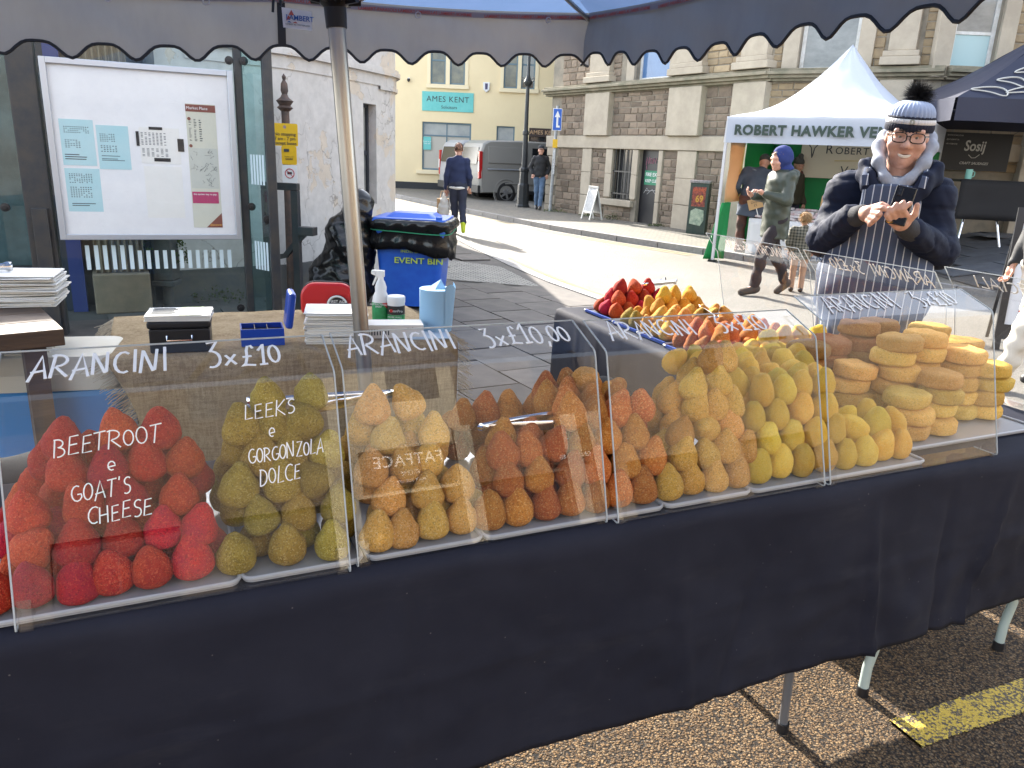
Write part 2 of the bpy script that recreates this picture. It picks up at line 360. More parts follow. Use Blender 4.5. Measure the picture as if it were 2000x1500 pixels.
WGLASS = M('window_glass', (.03, .035, .04), .06, spec=.8)
SKIN = M('skin', (.5, .25, .17), .5, col2=(.6, .34, .25), scale=22, bmp=.15, bscale=220, bdist=.002)
ASHLAR = M('ashlar_limestone', (.46, .4, .31), .85, col2=(.36, .31, .24), scale=2.2, bmp=.35, bscale=25, bdist=.01, co='World')

def lint(m):
    t = m.node_tree; b = t.nodes['Principled BSDF']; src = b.inputs['Base Color'].links[0].from_socket; p = coords(t)
    vo = nd(t, 'ShaderNodeTexVoronoi'); vo.inputs['Scale'].default_value = 26; t.links.new(p, vo.inputs['Vector']); dots = ramp(t, vo.outputs['Distance'], [(.03, 1.), (.05, 0.)])
    sm = tnoise(t, p, 7, 6, .7, (.5, 1, 2.5)); smr = ramp(t, sm, [(.55, 0.), (.8, .3)])
    c = mixc(t, smr, src, (.05, .05, .058)); t.links.new(mixc(t, mth(t, 'MULTIPLY', dots, .5), c, (.2, .19, .18)), b.inputs['Base Color'])
lint(NAVY)
# ---------------------------------------------------------------- surveying helpers: a sight line met at a known depth, or at a known height
def _ray(x, y):
    dx, dy = x - 1000, y - 750; c, s = math.cos(R(2.5)), math.sin(R(2.5)); a = c * dx + s * dy; b = -s * dx + c * dy; p = R(16.6)
    return Vector((a, 1500 * math.cos(p) - b * math.sin(p), -1500 * math.sin(p) - b * math.cos(p)))
def at(x, y, Y): r = _ray(x, y); return Vector((0, 0, 1.55)) + r * (Y / r.y)
def atz(x, y, z): r = _ray(x, y); return Vector((0, 0, 1.55)) + r * ((z - 1.55) / r.z)
def inside(p, poly):
    r = False; n = len(poly)
    for i in range(n):
        a, b = poly[i], poly[(i + 1) % n]
        if (a[1] > p[1]) != (b[1] > p[1]) and p[0] < (b[0] - a[0]) * (p[1] - a[1]) / (b[1] - a[1]) + a[0]: r = not r
    return r
def gz(x): return min(max((x - 6) * .2, 0), .5)
# ---------------------------------------------------------------- ground
xs = [-600, -40, -12, -6, 0, 3, 6, 7.25, 8.5, 20, 600]; ys = [-600, -30, -5, 0, 5, 10, 20, 40, 600]
mb = MB(); mb.add([(x, y, gz(x)) for y in ys for x in xs], [(j * len(xs) + i, j * len(xs) + i + 1, (j + 1) * len(xs) + i + 1, (j + 1) * len(xs) + i) for j in range(len(ys) - 1) for i in range(len(xs) - 1)])
struct(mb.build('road', ASPH))
SLABM = M('paving_slab', (.1, .088, .078), .8, col2=(.06, .054, .05), scale=5, bmp=.3, bscale=70, rnd=.28)
KERBM = M('kerb_granite', (.26, .25, .24), .75, col2=(.18, .175, .17), scale=14, bmp=.3, bscale=90, rnd=.15)
PAVB = M('pavement_bed', (.1, .09, .082), .85, col2=(.07, .065, .06), scale=3, bmp=.3, bscale=60, co='World')
def pavement(name, poly, kerb, z=.1):
    mb = MB(); mb.prism(poly, -.02, z, 'z'); o = struct(mb.build(name, PAVB))
    kb = MB(); kb.bx(0, .88, -.07, .07, -.02, z + .012); km = kb.mesh('kerb_stone', KERBM)
    for a, b in zip(kerb[:-1], kerb[1:]):
        a, b = Vector((*a, 0)), Vector((*b, 0)); L = (b - a).length; n = max(1, round(L / .9)); d = (b - a) / L
        for i in range(n):
            k = link('kerb_stone', km, o, a + d * (L * i / n), math.atan2(d.y, d.x)); k.scale.x = L / n / .9
    return o
LK = [(-2.9, 18.5), (-2.3, 17.), (-1.35, 14.6), (-.55, 12), (-.05, 10.5), (.45, 9.2), (.98, 8.1), (1.4, 7.3), (1.65, 6.3), (1.5, 5.2), (.95, 4.42), (-4.47, 1.88), (-9, -.2)]
LP = LK + [(-12, 3), (-12, 22), (-4, 19)]
pl_ = pavement('pavement', LP, LK)
# paving slabs laid square to the kerb, tactile blister paving by the crossing
TACT = [(-1.25, 9.1), (.28, 8.75), (-.22, 10.25), (-.95, 10.7)]
sm = MB(); sm.bx(-.295, .295, -.22, .22, 0, .022); SLM = sm.mesh('slab', SLABM)
ang = math.atan2(-.86, .5); ca, sa = math.cos(ang), math.sin(ang)
WALLP = [(-6.5, 4.6), (-3.2, 6.98), (-2.7, 7.42), (-2.3, 7.75), (-2.08, 8.2), (-1.92, 8.6), (-1.79, 8.95), (-1.665, 9.3), (-1.55, 9.8), (-1.8, 10.6), (-2.75, 16), (-9, 18), (-12, 9)]
cnt = 0
for i in range(-22, 24):
    for j in range(-16, 18):
        u, v = i * .612 + (.3 if j % 2 else 0), j * .452
        x, y = -.2 + u * ca - v * sa, 7.5 + u * sa + v * ca
        cs = [(x + a * ca - b * sa, y + a * sa + b * ca) for a, b in ((-.36, -.3), (.36, -.3), (.36, .3), (-.36, .3))]
        if not all(inside(c, LP) for c in cs) or any(inside(c, WALLP) for c in cs) or inside((x, y), TACT): continue
        if y < 4.6 and x < -1 or x < -4.3 or y > 14.5 or cnt > 290: continue
        o = link('slab', SLM, pl_, (x, y, .1 + random.uniform(-.003, .003)), ang + random.uniform(-.01, .01)); o.rotation_euler.x = random.uniform(-.006, .006); cnt += 1
mb = MB(); mb.prism(TACT, .098, .118, 'z'); tp = mb.build('tactile_paving', M('tactile', (.25, .24, .21), .75, col2=(.17, .165, .15), scale=6, bmp=.2), pl_)
mb = MB()
for i in range(-20, 30):
    for j in range(-20, 30):
        x, y = -.4 + (i * ca - j * sa) * .067, 9.7 + (i * sa + j * ca) * .067
        if inside((x, y), TACT): mb.lathe([(.014, 0), (.009, .006)], 6, (x, y, .1175))
stuff(mb.build('blister', _mc['tactile'], tp))
# far pavement beside the stone building
FK = [(-7, 31), (-4.29, 26.9), (-1.7, 21.7), (.75, 17.2), (2.0, 15.4), (3.33, 13.75), (6.5, 9.7)]
m, t, b = newmat('brick_setts'); p = coords(t, 'World'); br = nd(t, 'ShaderNodeTexBrick'); mp = nd(t, 'ShaderNodeMapping'); mp.inputs['Rotation'].default_value = (0, 0, 1.0); t.links.new(p, mp.inputs[0]); t.links.new(mp.outputs[0], br.inputs['Vector'])
br.inputs['Scale'].default_value = 4; br.inputs['Color1'].default_value = (.2, .175, .14, 1); br.inputs['Color2'].default_value = (.13, .12, .11, 1); br.inputs['Mortar'].default_value = (.07, .075, .055, 1); br.inputs['Mortar Size'].default_value = .025
t.links.new(br.outputs[0], b.inputs['Base Color']); b.inputs['Roughness'].default_value = .8; t.links.new(bump(t, br.outputs['Fac'], -.5, .01), b.inputs['Normal']); SETTS = m
PAVB0 = PAVB; PAVB = SETTS
fp = pavement('far_pavement', FK + [(14, 9.7), (14, 16), (4, 23), (1.5, 32), (-7, 33)], FK); PAVB = PAVB0
mb = MB(); mb.add([(6.2, 9.9, .11), (8.5, 9.9, .52), (16, 9.9, .56), (16, 15.5, .56), (8.5, 15.5, .52), (6.2, 15.5, .11)], [(0, 1, 4, 5), (1, 2, 3, 4)]); m2 = struct(mb.build('market_paving', PAVB, None))
mm = MB(); mm.bx(-.44, .44, -.29, .29, 0, .02); SM2 = mm.mesh('slab', M('dark_slab', (.1, .105, .115), .6, col2=(.065, .07, .08), scale=4, rnd=.25))
for i in range(9):
    for j in range(9):
        x, y = 6.7 + i * .9 + (.45 if j % 2 else 0), 10.2 + j * .6
        o = link('slab', SM2, m2, (x, y, .535 + .005 * (x - 8.5) if x > 8.4 else .12 + (x - 6.2) * .178)); o.rotation_euler.y = 0 if x > 8.4 else -.176
# painted lines
m, t, b = newmat('yellow_road_paint'); p = coords(t, 'World'); n1 = tnoise(t, p, 70, 5, .7); n2 = tnoise(t, p, 9, 4)
vo = nd(t, 'ShaderNodeTexVoronoi'); vo.inputs['Scale'].default_value = 135; t.links.new(p, vo.inputs['Vector'])
sep_ = nd(t, 'ShaderNodeSeparateColor'); t.links.new(vo.outputs['Color'], sep_.inputs[0])
wear = ramp(t, mth(t, 'ADD', mth(t, 'ADD', mth(t, 'MULTIPLY', n1, .6), mth(t, 'MULTIPLY', n2, .35)), mth(t, 'ADD', mth(t, 'MULTIPLY', sep_.outputs[0], .22), mth(t, 'MULTIPLY', vo.outputs['Distance'], .2))), [(.66, 0.), (.74, 1.)])
t.links.new(mixc(t, wear, mixc(t, n2, (.55, .36, .04), (.68, .5, .08)), (.09, .07, .05)), b.inputs['Base Color']); b.inputs['Roughness'].default_value = .7
t.links.new(bump(t, vo.outputs['Distance'], .6, .005), b.inputs['Normal']); YEL = m
FADE = M('faded_yellow_paint', (.34, .27, .12), .7, col2=(.2, .17, .1), scale=8, co='World')
def line(path, off, w, mat=YEL, z=.005):
    L, Rr = [], []
    for i, p in enumerate(path):
        a = Vector(path[max(i - 1, 0)]); c = Vector(path[min(i + 1, len(path) - 1)]); d = (c - a).normalized(); n = Vector((d.y, -d.x)); p = Vector(p)
        L.append((*(p + n * (off - w / 2)), z)); Rr.append((*(p + n * (off + w / 2)), z))
    n = len(path); mb = MB(); mb.add(L + Rr, [(n + i, n + i + 1, i + 1, i) for i in range(n - 1)]); return struct(mb.build('yellow_line', mat))
rr = random.Random(5); vs_ = []; N = 420; d0, n0_ = Vector((.92, .392)).normalized(), Vector((-.392, .92)).normalized()
for sg in (-1, 1):
    for i in range(N + 1):
        x = 2.2 * i / N; q = Vector((1.165, 1.84)) + d0 * (x + (rr.uniform(0, .02) if i == 0 else 0)) + n0_ * sg * (.056 + rr.uniform(-.0035, .003) + .005 * mnoise.noise((x * 9, sg, 0)) + .004 * mnoise.noise((x * 60, sg, 3))); vs_.append((q.x, q.y, .005))
mb = MB(); mb.add(vs_, [(i, i + 1, N + 2 + i, N + 1 + i) for i in range(N)]); struct(mb.build('yellow_line', YEL))
line(FK[1:6], .26, .075, FADE); line(FK[1:6], .44, .075, FADE)
lk = [LK[i] for i in range(3, 9)]
line([Vector(p) for p in lk], -.25, .075, YEL); line([Vector(p) for p in lk], -.43, .075, YEL)
# ---------------------------------------------------------------- walls with openings (local u along, z up, outward -y)
def wall(mb, u0, u1, z0, z1, holes=(), rev=.12, y=0.):
    us = sorted({u0, u1, *[h[0] for h in holes], *[h[1] for h in holes]}); zs = sorted({z0, z1, *[h[2] for h in holes], *[h[3] for h in holes]})
    us = [u for u in us if u0 <= u <= u1]; zs = [z for z in zs if z0 <= z <= z1]
    for a, b_ in zip(us[:-1], us[1:]):
        for c, d in zip(zs[:-1], zs[1:]):
            mu, mz = (a + b_) / 2, (c + d) / 2
            if any(h[0] < mu < h[1] and h[2] < mz < h[3] for h in holes): continue
            mb.add([(a, y, c), (b_, y, c), (b_, y, d), (a, y, d)], [(0, 1, 2, 3)])
    for h in holes:
        a, b_, c, d = h[:4]; q = [(a, c), (b_, c), (b_, d), (a, d)]
        for i in range(4):
            p, r = q[i], q[(i + 1) % 4]; mb.add([(p[0], y, p[1]), (p[0], y + rev, p[1]), (r[0], y + rev, r[1]), (r[0], y, r[1])], [(0, 1, 2, 3)])
    return mb
def window(par, mw, u0, u1, z0, z1, y, fm, gm, bars=(1, 1), fw=.05, name='window', mid=None):
    """sash window: frame, panes split by bars"""
    f = MB(mw)
    f.bx(u0, u0 + fw, y, y + .05, z0, z1); f.bx(u1 - fw, u1, y, y + .05, z0, z1); f.bx(u0 + fw, u1 - fw, y, y + .05, z0, z0 + fw); f.bx(u0 + fw, u1 - fw, y, y + .05, z1 - fw, z1)
    cu = [u0 + fw + (u1 - u0 - 2 * fw) * i / bars[0] for i in range(bars[0] + 1)]
    cz = [z0 + fw + (z1 - z0 - 2 * fw) * i / bars[1] for i in range(bars[1] + 1)] if not mid else [z0 + fw, *mid, z1 - fw]
    for u in cu[1:-1]: f.bx(u - .02, u + .02, y + .003, y + .047, z0 + fw, z1 - fw)
    for z in cz[1:-1]: f.bx(u0 + fw, u1 - fw, y + .006, y + .044, z - .025, z + .025)
    o = f.build(name, fm, par)
    for a, b_ in zip(cu[:-1], cu[1:]):
        for i, (c, d) in enumerate(zip(cz[:-1], cz[1:])):
            g = MB(mw); g.bx(a, b_, y + .025, y + .03, c, d); g.build('pane', gm[i % len(gm)] if isinstance(gm, list) else gm, o)
    return o
# ---------------------------------------------------------------- cream building of the solicitors
CREAM = M('cream_render', (.86, .71, .44), .85, col2=(.82, .67, .41), scale=1.2, bmp=.15, bscale=20, co='World')
CREAMW = M('cream_mould', (.87, .74, .49), .8)
TEALF = M('slate_blue_frame', (.12, .19, .23), .5); BLIND = M('blind', (.5, .47, .4), .7); REFW = M('window_reflecting', (.2, .19, .13), .15, col2=(.08, .09, .08), scale=2.5)
KY = 31.5 / 29
def push(o): l = o.location; o.location = (l.x * KY, l.y * KY, 1.55 + (l.z - 1.55) * KY); o.scale = (KY,) * 3; return o
yb = push(thing('cream_building', 'cream rendered building with slate-blue windows and turquoise fascia sign', 'building', (-6.4, 29, 0)))
mw = Matrix(); off = 6.4
H_ = [(off - 3.34, off - 2.13, 3.84, 5.4), (off - .76, off + .34, 3.8, 5.4), (off - 3.62, off - 1.86, .9, 2.56), (off - .95, off - .3, 1.2, 2.52), (off + .22, off + 1.4, .1, 2.5)]
mb = MB(); wall(mb, 0, 10.4, .45, 8, H_, .15); mb.bx(0, 10.4, .16, 9, .0, 8)
mb.build('wall', CREAM, yb)
mb = MB(); mb.bx(0, 10.5, -.04, .1, 0, .45); mb.build('plinth', M('black_plinth', (.02, .022, .025), .6), yb)
mb = MB(); mb.bx(-.1, 10.5, -.1, 9, 8.0, 8.25); mb.build('roof', M('slate_roof', (.08, .08, .09), .7), yb)
for i, h in enumerate(H_[:2]):
    w = (h[1] - h[0])
    window(yb, mw, h[0], h[0] + w * .44, h[2], h[3], .06, TEALF, REFW, (1, 2), .05); window(yb, mw, h[1] - w * .44, h[1], h[2], h[3], .06, TEALF, WGLASS if i else REFW, (1, 2), .05)
    mb = MB(); mb.bx(h[0] + w * .44, h[1] - w * .44, -.02, .14, h[2], h[3]); mb.bx(h[0] - .15, h[1] + .15, -.09, .05, h[2] - .14, h[2] - .01); mb.bx(h[0] - .12, h[0] - .005, -.03, .02, h[2], h[3]); mb.bx(h[1] + .005, h[1] + .12, -.03, .02, h[2], h[3]); mb.build('window_surround', CREAMW, yb)
h = H_[2]; window(yb, mw, h[0], h[1], h[2], h[3], .06, TEALF, [BLIND, M('pale_window', (.42, .44, .42), .12, col2=(.3, .33, .33), scale=2), ], (2, 2), .06, mid=[2.1])
mb = MB(); mb.bx(h[0] - .2, h[1] + .2, -.1, .05, h[2] - .14, h[2] - .01); mb.build('window_sill', CREAMW, yb)
h = H_[3]; window(yb, mw, h[0], h[1], h[2], h[3], .06, TEALF, _mc['pale_window'], (1, 1), .05)
mb = MB(); mb.bx(h[0] - .12, h[1] + .12, -.08, .05, h[2] - .12, h[2] - .01); mb.build('window_sill', CREAMW, yb)
window(yb, mw, H_[4][0], H_[4][1], .1, 2.5, .08, M('brown_frame', (.05, .03, .022), .5), WGLASS, (2, 1), .07, 'shopfront', mid=[2.05])
TEAL = M('turquoise_sign', (.12, .5, .47), .45, col2=(.16, .56, .52), scale=3)
def flat_sign(name, label, cat, x0, x1, z0, z1, Y, mat, par=None, th=.03):
    o = push(thing(name, label, cat, ((x0 + x1) / 2, Y, z0))); mb = MB(); w = (x1 - x0) / 2; mb.bx(-w, w, -th, 0, 0, z1 - z0); mb.build('panel', mat, o, bevel=.004); return o
DKTX = M('dark_lettering', (.03, .035, .04), .5)
g = flat_sign('fascia_sign', 'turquoise fascia sign reading AMES KENT Solicitors on the cream wall', 'sign', -3.63, -1.8, 2.93, 3.58, 28.995, TEAL)
text('AMES KENT', .27, DKTX, g, fr_xz(0, -.035, .4), sx=1.1); text('Solicitors', .15, DKTX, g, fr_xz(.05, -.035, .14))
g = flat_sign('brown_fascia_sign', 'brown fascia sign with gold AMES KENT letters over the shop doorway', 'sign', .22, 1.5, 2.2, 2.5, 28.95, M('brown_sign', (.05, .028, .02), .5), th=.05)
text('AMES KENT', .2, M('gold_letter', (.55, .34, .18), .4), g, fr_xz(-.1, -.055, .15), off=.01)
g = flat_sign('window_notice', 'small turquoise notice in the cream building ground floor window', 'notice', -3.58, -3.3, 1.6, 2.05, 29.04, TEAL, th=.01)
text('Drop in or\nfree talk', .07, WHITE, g, fr_xz(0, -.013, .25))
# alarm box and camera on the wall
g = thing('alarm_box', 'white and dark shield-shaped alarm box high on the cream wall', 'alarm box', (-1.36, 28.995, 3.62)); push(g)
mb = MB(); mb.prism([(-.12, .34), (.12, .34), (.11, .1), (0, 0), (-.11, .1)], -.07, 0, 'y'); mb.build('case', WHITE, g, bevel=.01)
mb = MB(); mb.prism([(-.05, .3), (.05, .3), (.04, .1), (-.04, .1)], -.075, -.07, 'y'); mb.build('badge', M('alarm_purple', (.06, .05, .12), .5), g)
g = thing('wall_camera', 'small dark dome camera on the cream wall', 'camera', (-4.1, 28.995, 3.95)); push(g); mb = MB(); mb.lathe([(.02, -.09), (.05, -.06), (.055, 0), (.04, .02)], 10, (0, -.1, 0)); mb.build('dome', BLACK, g, True); mb = MB(); mb.bx(-.03, .03, -.1, 0, .01, .05); mb.build('bracket', WHITE, g)
# ---------------------------------------------------------------- stone building
SB = thing('stone_building', 'brown rubble-stone building with limestone pilasters, cornice and big sash windows', 'building', (0, 0, 0))
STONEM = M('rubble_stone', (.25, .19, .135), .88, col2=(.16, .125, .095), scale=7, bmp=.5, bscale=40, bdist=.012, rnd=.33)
STONE_BOUNCE = M('bounce_lit_stone', (.42, .32, .19), .88, col2=(.32, .24, .15), scale=7, bmp=.5, bscale=40, bdist=.012, rnd=.25)  # warm bounce light on the right-hand facade put into the stone colour
MORT = M('mortar', (.3, .26, .2), .95, col2=(.2, .18, .145), scale=4, bmp=.4, bscale=60, co='World')
def fmat(a, b): d = Vector((b[0] - a[0], b[1] - a[1], 0)).normalized(); return Matrix.Translation((a[0], a[1], 0)) @ Matrix((d, Vector((-d.y, d.x, 0)), Vector((0, 0, 1)))).transposed().to_4x4()
fA, fB, fC, fD = (.77, 22.43), (4.75, 16.07), (7.3, 14.5), (17, 14.5)
WAB, WBC, WCD = fmat(fA, fB), fmat(fB, fC), fmat(fC, fD)
hAB = [(2.87, 3.62, .6, 1.79), (3.85, 4.55, -.1, 1.79), (3.48, 4.66, 3.33, 5.6)]; hBC = [(.5, 1.52, 3.3, 5.6)]; hCD = [(-.02, .8, 3.15, 5.6)]
for w, u, hs in ((WAB, 7.5, hAB), (WBC, 2.99, hBC), (WCD, 9.7, [(.0 + .05, .8, 3.15, 5.6)])):
    mb = MB(w); wall(mb, 0, u, -.1, 7.5, hs, .18); mb.build('wall', MORT, SB)
mb = MB(); mb.prism([fA, (fB[0] + .2, fB[1] + .3), (fC[0] + .1, fC[1] + .3), (17, 14.8), (17, 24), (2, 32)], -.1, 7.4, 'z'); mb.build('core', M('dark_interior', (.02, .02, .022), .8), SB)
mb = MB(WAB); mb.add([(0, 0, -.1), (0, 8, -.1), (0, 8, 7.5), (0, 0, 7.5)], [(0, 1, 2, 3)]); mb.build('end_wall', MORT, SB)
stones = []
def panel(w, u0, u1, z0, z1, mat, hc=.155):
    z = z0
    while z < z1 - .05:
        h = min(hc * random.uniform(.75, 1.25), z1 - z)
        if z1 - z - h < .07: h = z1 - z
        u = u0 - random.uniform(0, .2)
        while u < u1 - .03:
            l = random.uniform(.2, .48); a, b_ = max(u, u0) + .009, min(u + l, u1) - .009
            if u1 - b_ < .1: b_ = u1 - .009; l = u1 - u
            if b_ - a > .04: stones.append((w, a, b_, z + .008, z + h - .008, mat))
            u += l
        z += h
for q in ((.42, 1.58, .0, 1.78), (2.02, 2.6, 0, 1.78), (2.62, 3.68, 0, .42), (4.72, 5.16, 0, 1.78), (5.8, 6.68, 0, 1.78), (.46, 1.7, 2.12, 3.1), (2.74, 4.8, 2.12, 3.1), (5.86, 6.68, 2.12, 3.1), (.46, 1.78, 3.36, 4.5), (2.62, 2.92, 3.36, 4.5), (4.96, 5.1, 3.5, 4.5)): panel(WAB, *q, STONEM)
panel(WAB, 5.76, 6.76, 3.36, 4.9, STONE_BOUNCE)
for q in ((.02, .32, 3.36, 4.7), (1.74, 1.98, 3.36, 4.8), (2.58, 2.98, 3.36, 4.8)): panel(WBC, *q, STONE_BOUNCE)
panel(WBC, .02, 1.9, 2.15, 3.1, STONE_BOUNCE)
panel(WCD, 1.0, 1.9, 3.3, 4.6, STONE_BOUNCE); panel(WCD, .0, 2.6, 1.6, 2.6, STONEM, .2)
ms = {}; rest = MB()
for i, (w, a, b_, c, d, mat) in enumerate(stones):
    mb = MB() if i < 298 else rest; pr = random.uniform(.008, .03); e = .012
    if i >= 298: mb.m = w
    r = lambda: random.uniform(-.006, .006)
    vs_ = [(a + r(), .0, c + r()), (b_ + r(), .0, c + r()), (b_ + r(), .0, d + r()), (a + r(), .0, d + r())]; vs_ += [(a + e, -pr, c + e), (b_ - e, -pr + r(), c + e), (b_ - e, -pr, d - e), (a + e, -pr + r(), d - e)]
    fs = [(4, 5, 6, 7), (0, 1, 5, 4), (1, 2, 6, 5), (2, 3, 7, 6), (3, 0, 4, 7)]
    if i < 298:
        cx, cz = (a + b_) / 2, (c + d) / 2; mb.add([(x - cx, y, z - cz) for x, y, z in vs_], fs); o = mb.build('stone', mat, SB); o.matrix_local = w @ Matrix.Translation((cx, 0, cz))
    else: mb.add(vs_, fs)
if rest.v: stuff(rest.build('stonework', STONE_BOUNCE, SB))
def ash(w, *bxs, bevel=.012):
    for q in bxs: mb = MB(w); mb.bx(*q); mb.build('ashlar_block', ASHLAR, SB, bevel=bevel)
# corner quoins, pilasters, jambs, lintels, string course and cornice
for z in range(8): ash(WAB, (-.06, .4 if z % 2 else .3, -.05, .1, z * .26 + .003 * z, z * .26 + .255))
ash(WAB, (-.1, 6.75, -.075, .05, 1.8, 2.1))
for k, (a, b_) in enumerate(((1.6, 2.0), (2.6, 2.86), (3.63, 3.84), (4.56, 4.7), (5.18, 5.78))):
    for z0, z1 in ((0 if k != 1 and k != 2 else .6, .62), (.63, 1.2), (1.205, 1.79)):
        if z1 - z0 > .05: ash(WAB, (a, b_, -.05, .06, z0, z1))
ash(WAB, (2.55, 3.75, -.1, .06, .44, .59))
for a, b_ in ((1.72, 2.7), (4.83, 5.84), (6.72, 7.56)):
    ash(WAB, (a, b_, -.16, .05, 2.11, 3.12), (a - .04, b_ + .04, -.24, .05, 3.36, 3.5), (a + .03, b_ - .03, -.2, .05, 3.505, 3.6), (a + .1, b_ - .08, -.15, .05, 3.605, 5.2))
    ash(WAB, (a, b_, -.12, .05, 1.8 if a > 6 else 2.101, 2.107))
ash(WAB, (6.72, 7.56, -.16, .05, 0, 2.1))
ash(WBC, (2.0, 2.55, -.16, .05, 0, 3.12), (1.95, 2.6, -.24, .05, 3.36, 3.5), (1.98, 2.57, -.2, .05, 3.505, 3.6), (2.05, 2.5, -.15, .05, 3.605, 5.4))
ash(WCD, (1.6, 2.2, -.16, .05, 0.4, 3.12), (1.9, 2.4, -.15, .05, 3.4, 5.2))
for w, u in ((WAB, 7.62), (WBC, 3.02), (WCD, 9)):
    for (y0, z0, z1) in ((-.12, 3.12, 3.17), (-.2, 3.171, 3.23), (-.27, 3.231, 3.29), (-.17, 3.291, 3.345)): mb = MB(w); mb.bx(-.18 if w is WAB else 0, u, y0, .05, z0, z1); mb.build('cornice', M('cornice_stone', (.3, .26, .19), .9, col2=(.17, .16, .11), scale=3, bmp=.4, bscale=30, co='World'), SB, bevel=.008)
    if w is not WAB: ash(w, (0, u, -.06, .05, 1.8, 2.1))
for w, a, b_, z0 in ((WAB, 3.48, 4.66, 3.33), (WBC, .5, 1.52, 3.3), (WCD, .05, .8, 3.15)):
    ash(w, (a - .3, a - .01, -.07, .1, z0 + .02, 5.6), (b_ + .01, b_ + .28, -.07, .1, z0 + .02, 5.6), (a - .3, b_ + .28, -.13, .1, z0 - .06 if w is not WCD else z0 + .005, z0 + .015 if w is not WCD else z0 + .02))
WFR = M('white_frame', (.7, .7, .68), .45, col2=(.55, .54, .5), scale=10)
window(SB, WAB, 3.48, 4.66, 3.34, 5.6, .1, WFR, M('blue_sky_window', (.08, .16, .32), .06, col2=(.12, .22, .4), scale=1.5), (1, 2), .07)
window(SB, WBC, .5, 1.52, 3.31, 5.6, .1, WFR, M('grey_window', (.3, .31, .3), .05, col2=(.16, .17, .17), scale=1.2, stretch=(1, 1, 2)), (1, 2), .07, mid=[4.25])
window(SB, WCD, .05, .8, 3.17, 5.6, .08, WFR, [M('frosted_pane', (.36, .52, .54), .3), _mc['grey_window']], (1, 2), .07, mid=[3.9])
# barred window and the fire exit door
mb = MB(WAB); mb.bx(2.87, 3.62, .14, .17, .6, 1.79); wb = mb.build('window', WGLASS, SB)
for i in range(5): mb = MB(WAB); mb.tube([(2.93 + i * .16, .02, .6), (2.93 + i * .16, .02, 1.79)], .016, 6); mb.build('bar', BLACK, wb)
for z in (.72, 1.25): mb = MB(WAB); mb.bx(2.8, 3.68, .0, .012, z, z + .035); mb.build('crossbar', BLACK, wb)
mb = MB(WAB); mb.bx(3.85, 4.55, .1, .14, 0, 1.79); dr = mb.build('door', M('black_door', (.014, .014, .018), .4), SB)
mb = MB(WAB); mb.bx(3.85, 4.55, .05, .2, -.02, .06); mb.build('door_step', M('metal_sill', (.4, .42, .45), .4), SB)
mb = MB(WAB); mb.bx(3.98, 4.5, .092, .099, 1.0, 1.33); gs = mb.build('fire_exit_sign', M('exit_green', (.01, .2, .1), .5), dr)
fx = WAB @ frame((4.02, .089, 1.235), (1, 0, 0), (0, 0, 1)); text('FIRE EXIT', .115, WHITE, gs, fx, align='LEFT', off=.012)
fx = WAB @ frame((4.02, .089, 1.09), (1, 0, 0), (0, 0, 1)); text('KEEP CLEAR', .095, WHITE, gs, fx, align='LEFT', off=.012)
def scrawl(strokes, w, mat, par, r=.006, name='graffiti', y=.09):
    mb = MB(w)
    for st in strokes: mb.tube([(a, y, b_) for a, b_ in st], r, 4)
    mb.build(name, mat, par)
scrawl([[(4.0, 1.45), (4.02, 1.62), (4.08, 1.47), (4.1, 1.63)], [(4.13, 1.5), (4.13, 1.6), (4.2, 1.6), (4.2, 1.5), (4.13, 1.5)], [(4.24, 1.48), (4.26, 1.62), (4.33, 1.5), (4.35, 1.62)], [(4.48, 1.6), (4.4, 1.57), (4.46, 1.52), (4.4, 1.48)], [(4.03, 1.35), (4.03, 1.44)]], WAB, M('pink_spray', (.5, .2, .28), .7), dr)
scrawl([[(4.0, .8), (4.1, .92), (4.2, .85), (4.12, .78), (4.3, .9), (4.42, .8)], [(4.05, .86), (4.4, .88)]], WAB, M('pale_spray', (.45, .45, .45), .7), dr)
# weeds along the base
LEAFM = M('weed_leaf', (.06, .1, .02), .7, col2=(.09, .13, .03), scale=20, rnd=.3, trans=.25)
def weeds(name, label, c, r, h, n, seed, cat='plant', grp=None):
    rr = random.Random(seed); mb = MB()
    for i in range(n):
        a = rr.uniform(0, 6.28); q = r * math.sqrt(rr.random()); x, y, z = q * math.cos(a), q * math.sin(a) * .6, rr.uniform(0, h) * (1 - q / r * .6); s_ = rr.uniform(.3, .7) * .05
        d = Vector((rr.uniform(-1, 1), rr.uniform(-1, 1), rr.uniform(-.3, 1))).normalized() * s_; e = d.cross(Vector((rr.uniform(-1, 1), rr.uniform(-1, 1), rr.uniform(-1, 1)))).normalized() * s_ * .4
        p = Vector((x, y, z)); mb.add([p, p + d * .5 + e, p + d, p + d * .5 - e], [(0, 1, 2, 3)])
    o = mb.build(name, LEAFM); o.location = c; return tag(o, label, cat, grp, 'stuff' if name == 'weed_clump' else None)
for i, (u, r, h) in enumerate(((.9, .5, .1), (2.2, .3, .08), (3.2, .25, .2), (4.9, .3, .08))):
    p = WAB @ Vector((u, -.12, .1)); weeds('weed_clump', 'low green weeds growing along the foot of the stone building', p, r, h, 240, i, grp='weeds at the foot of the stone building')
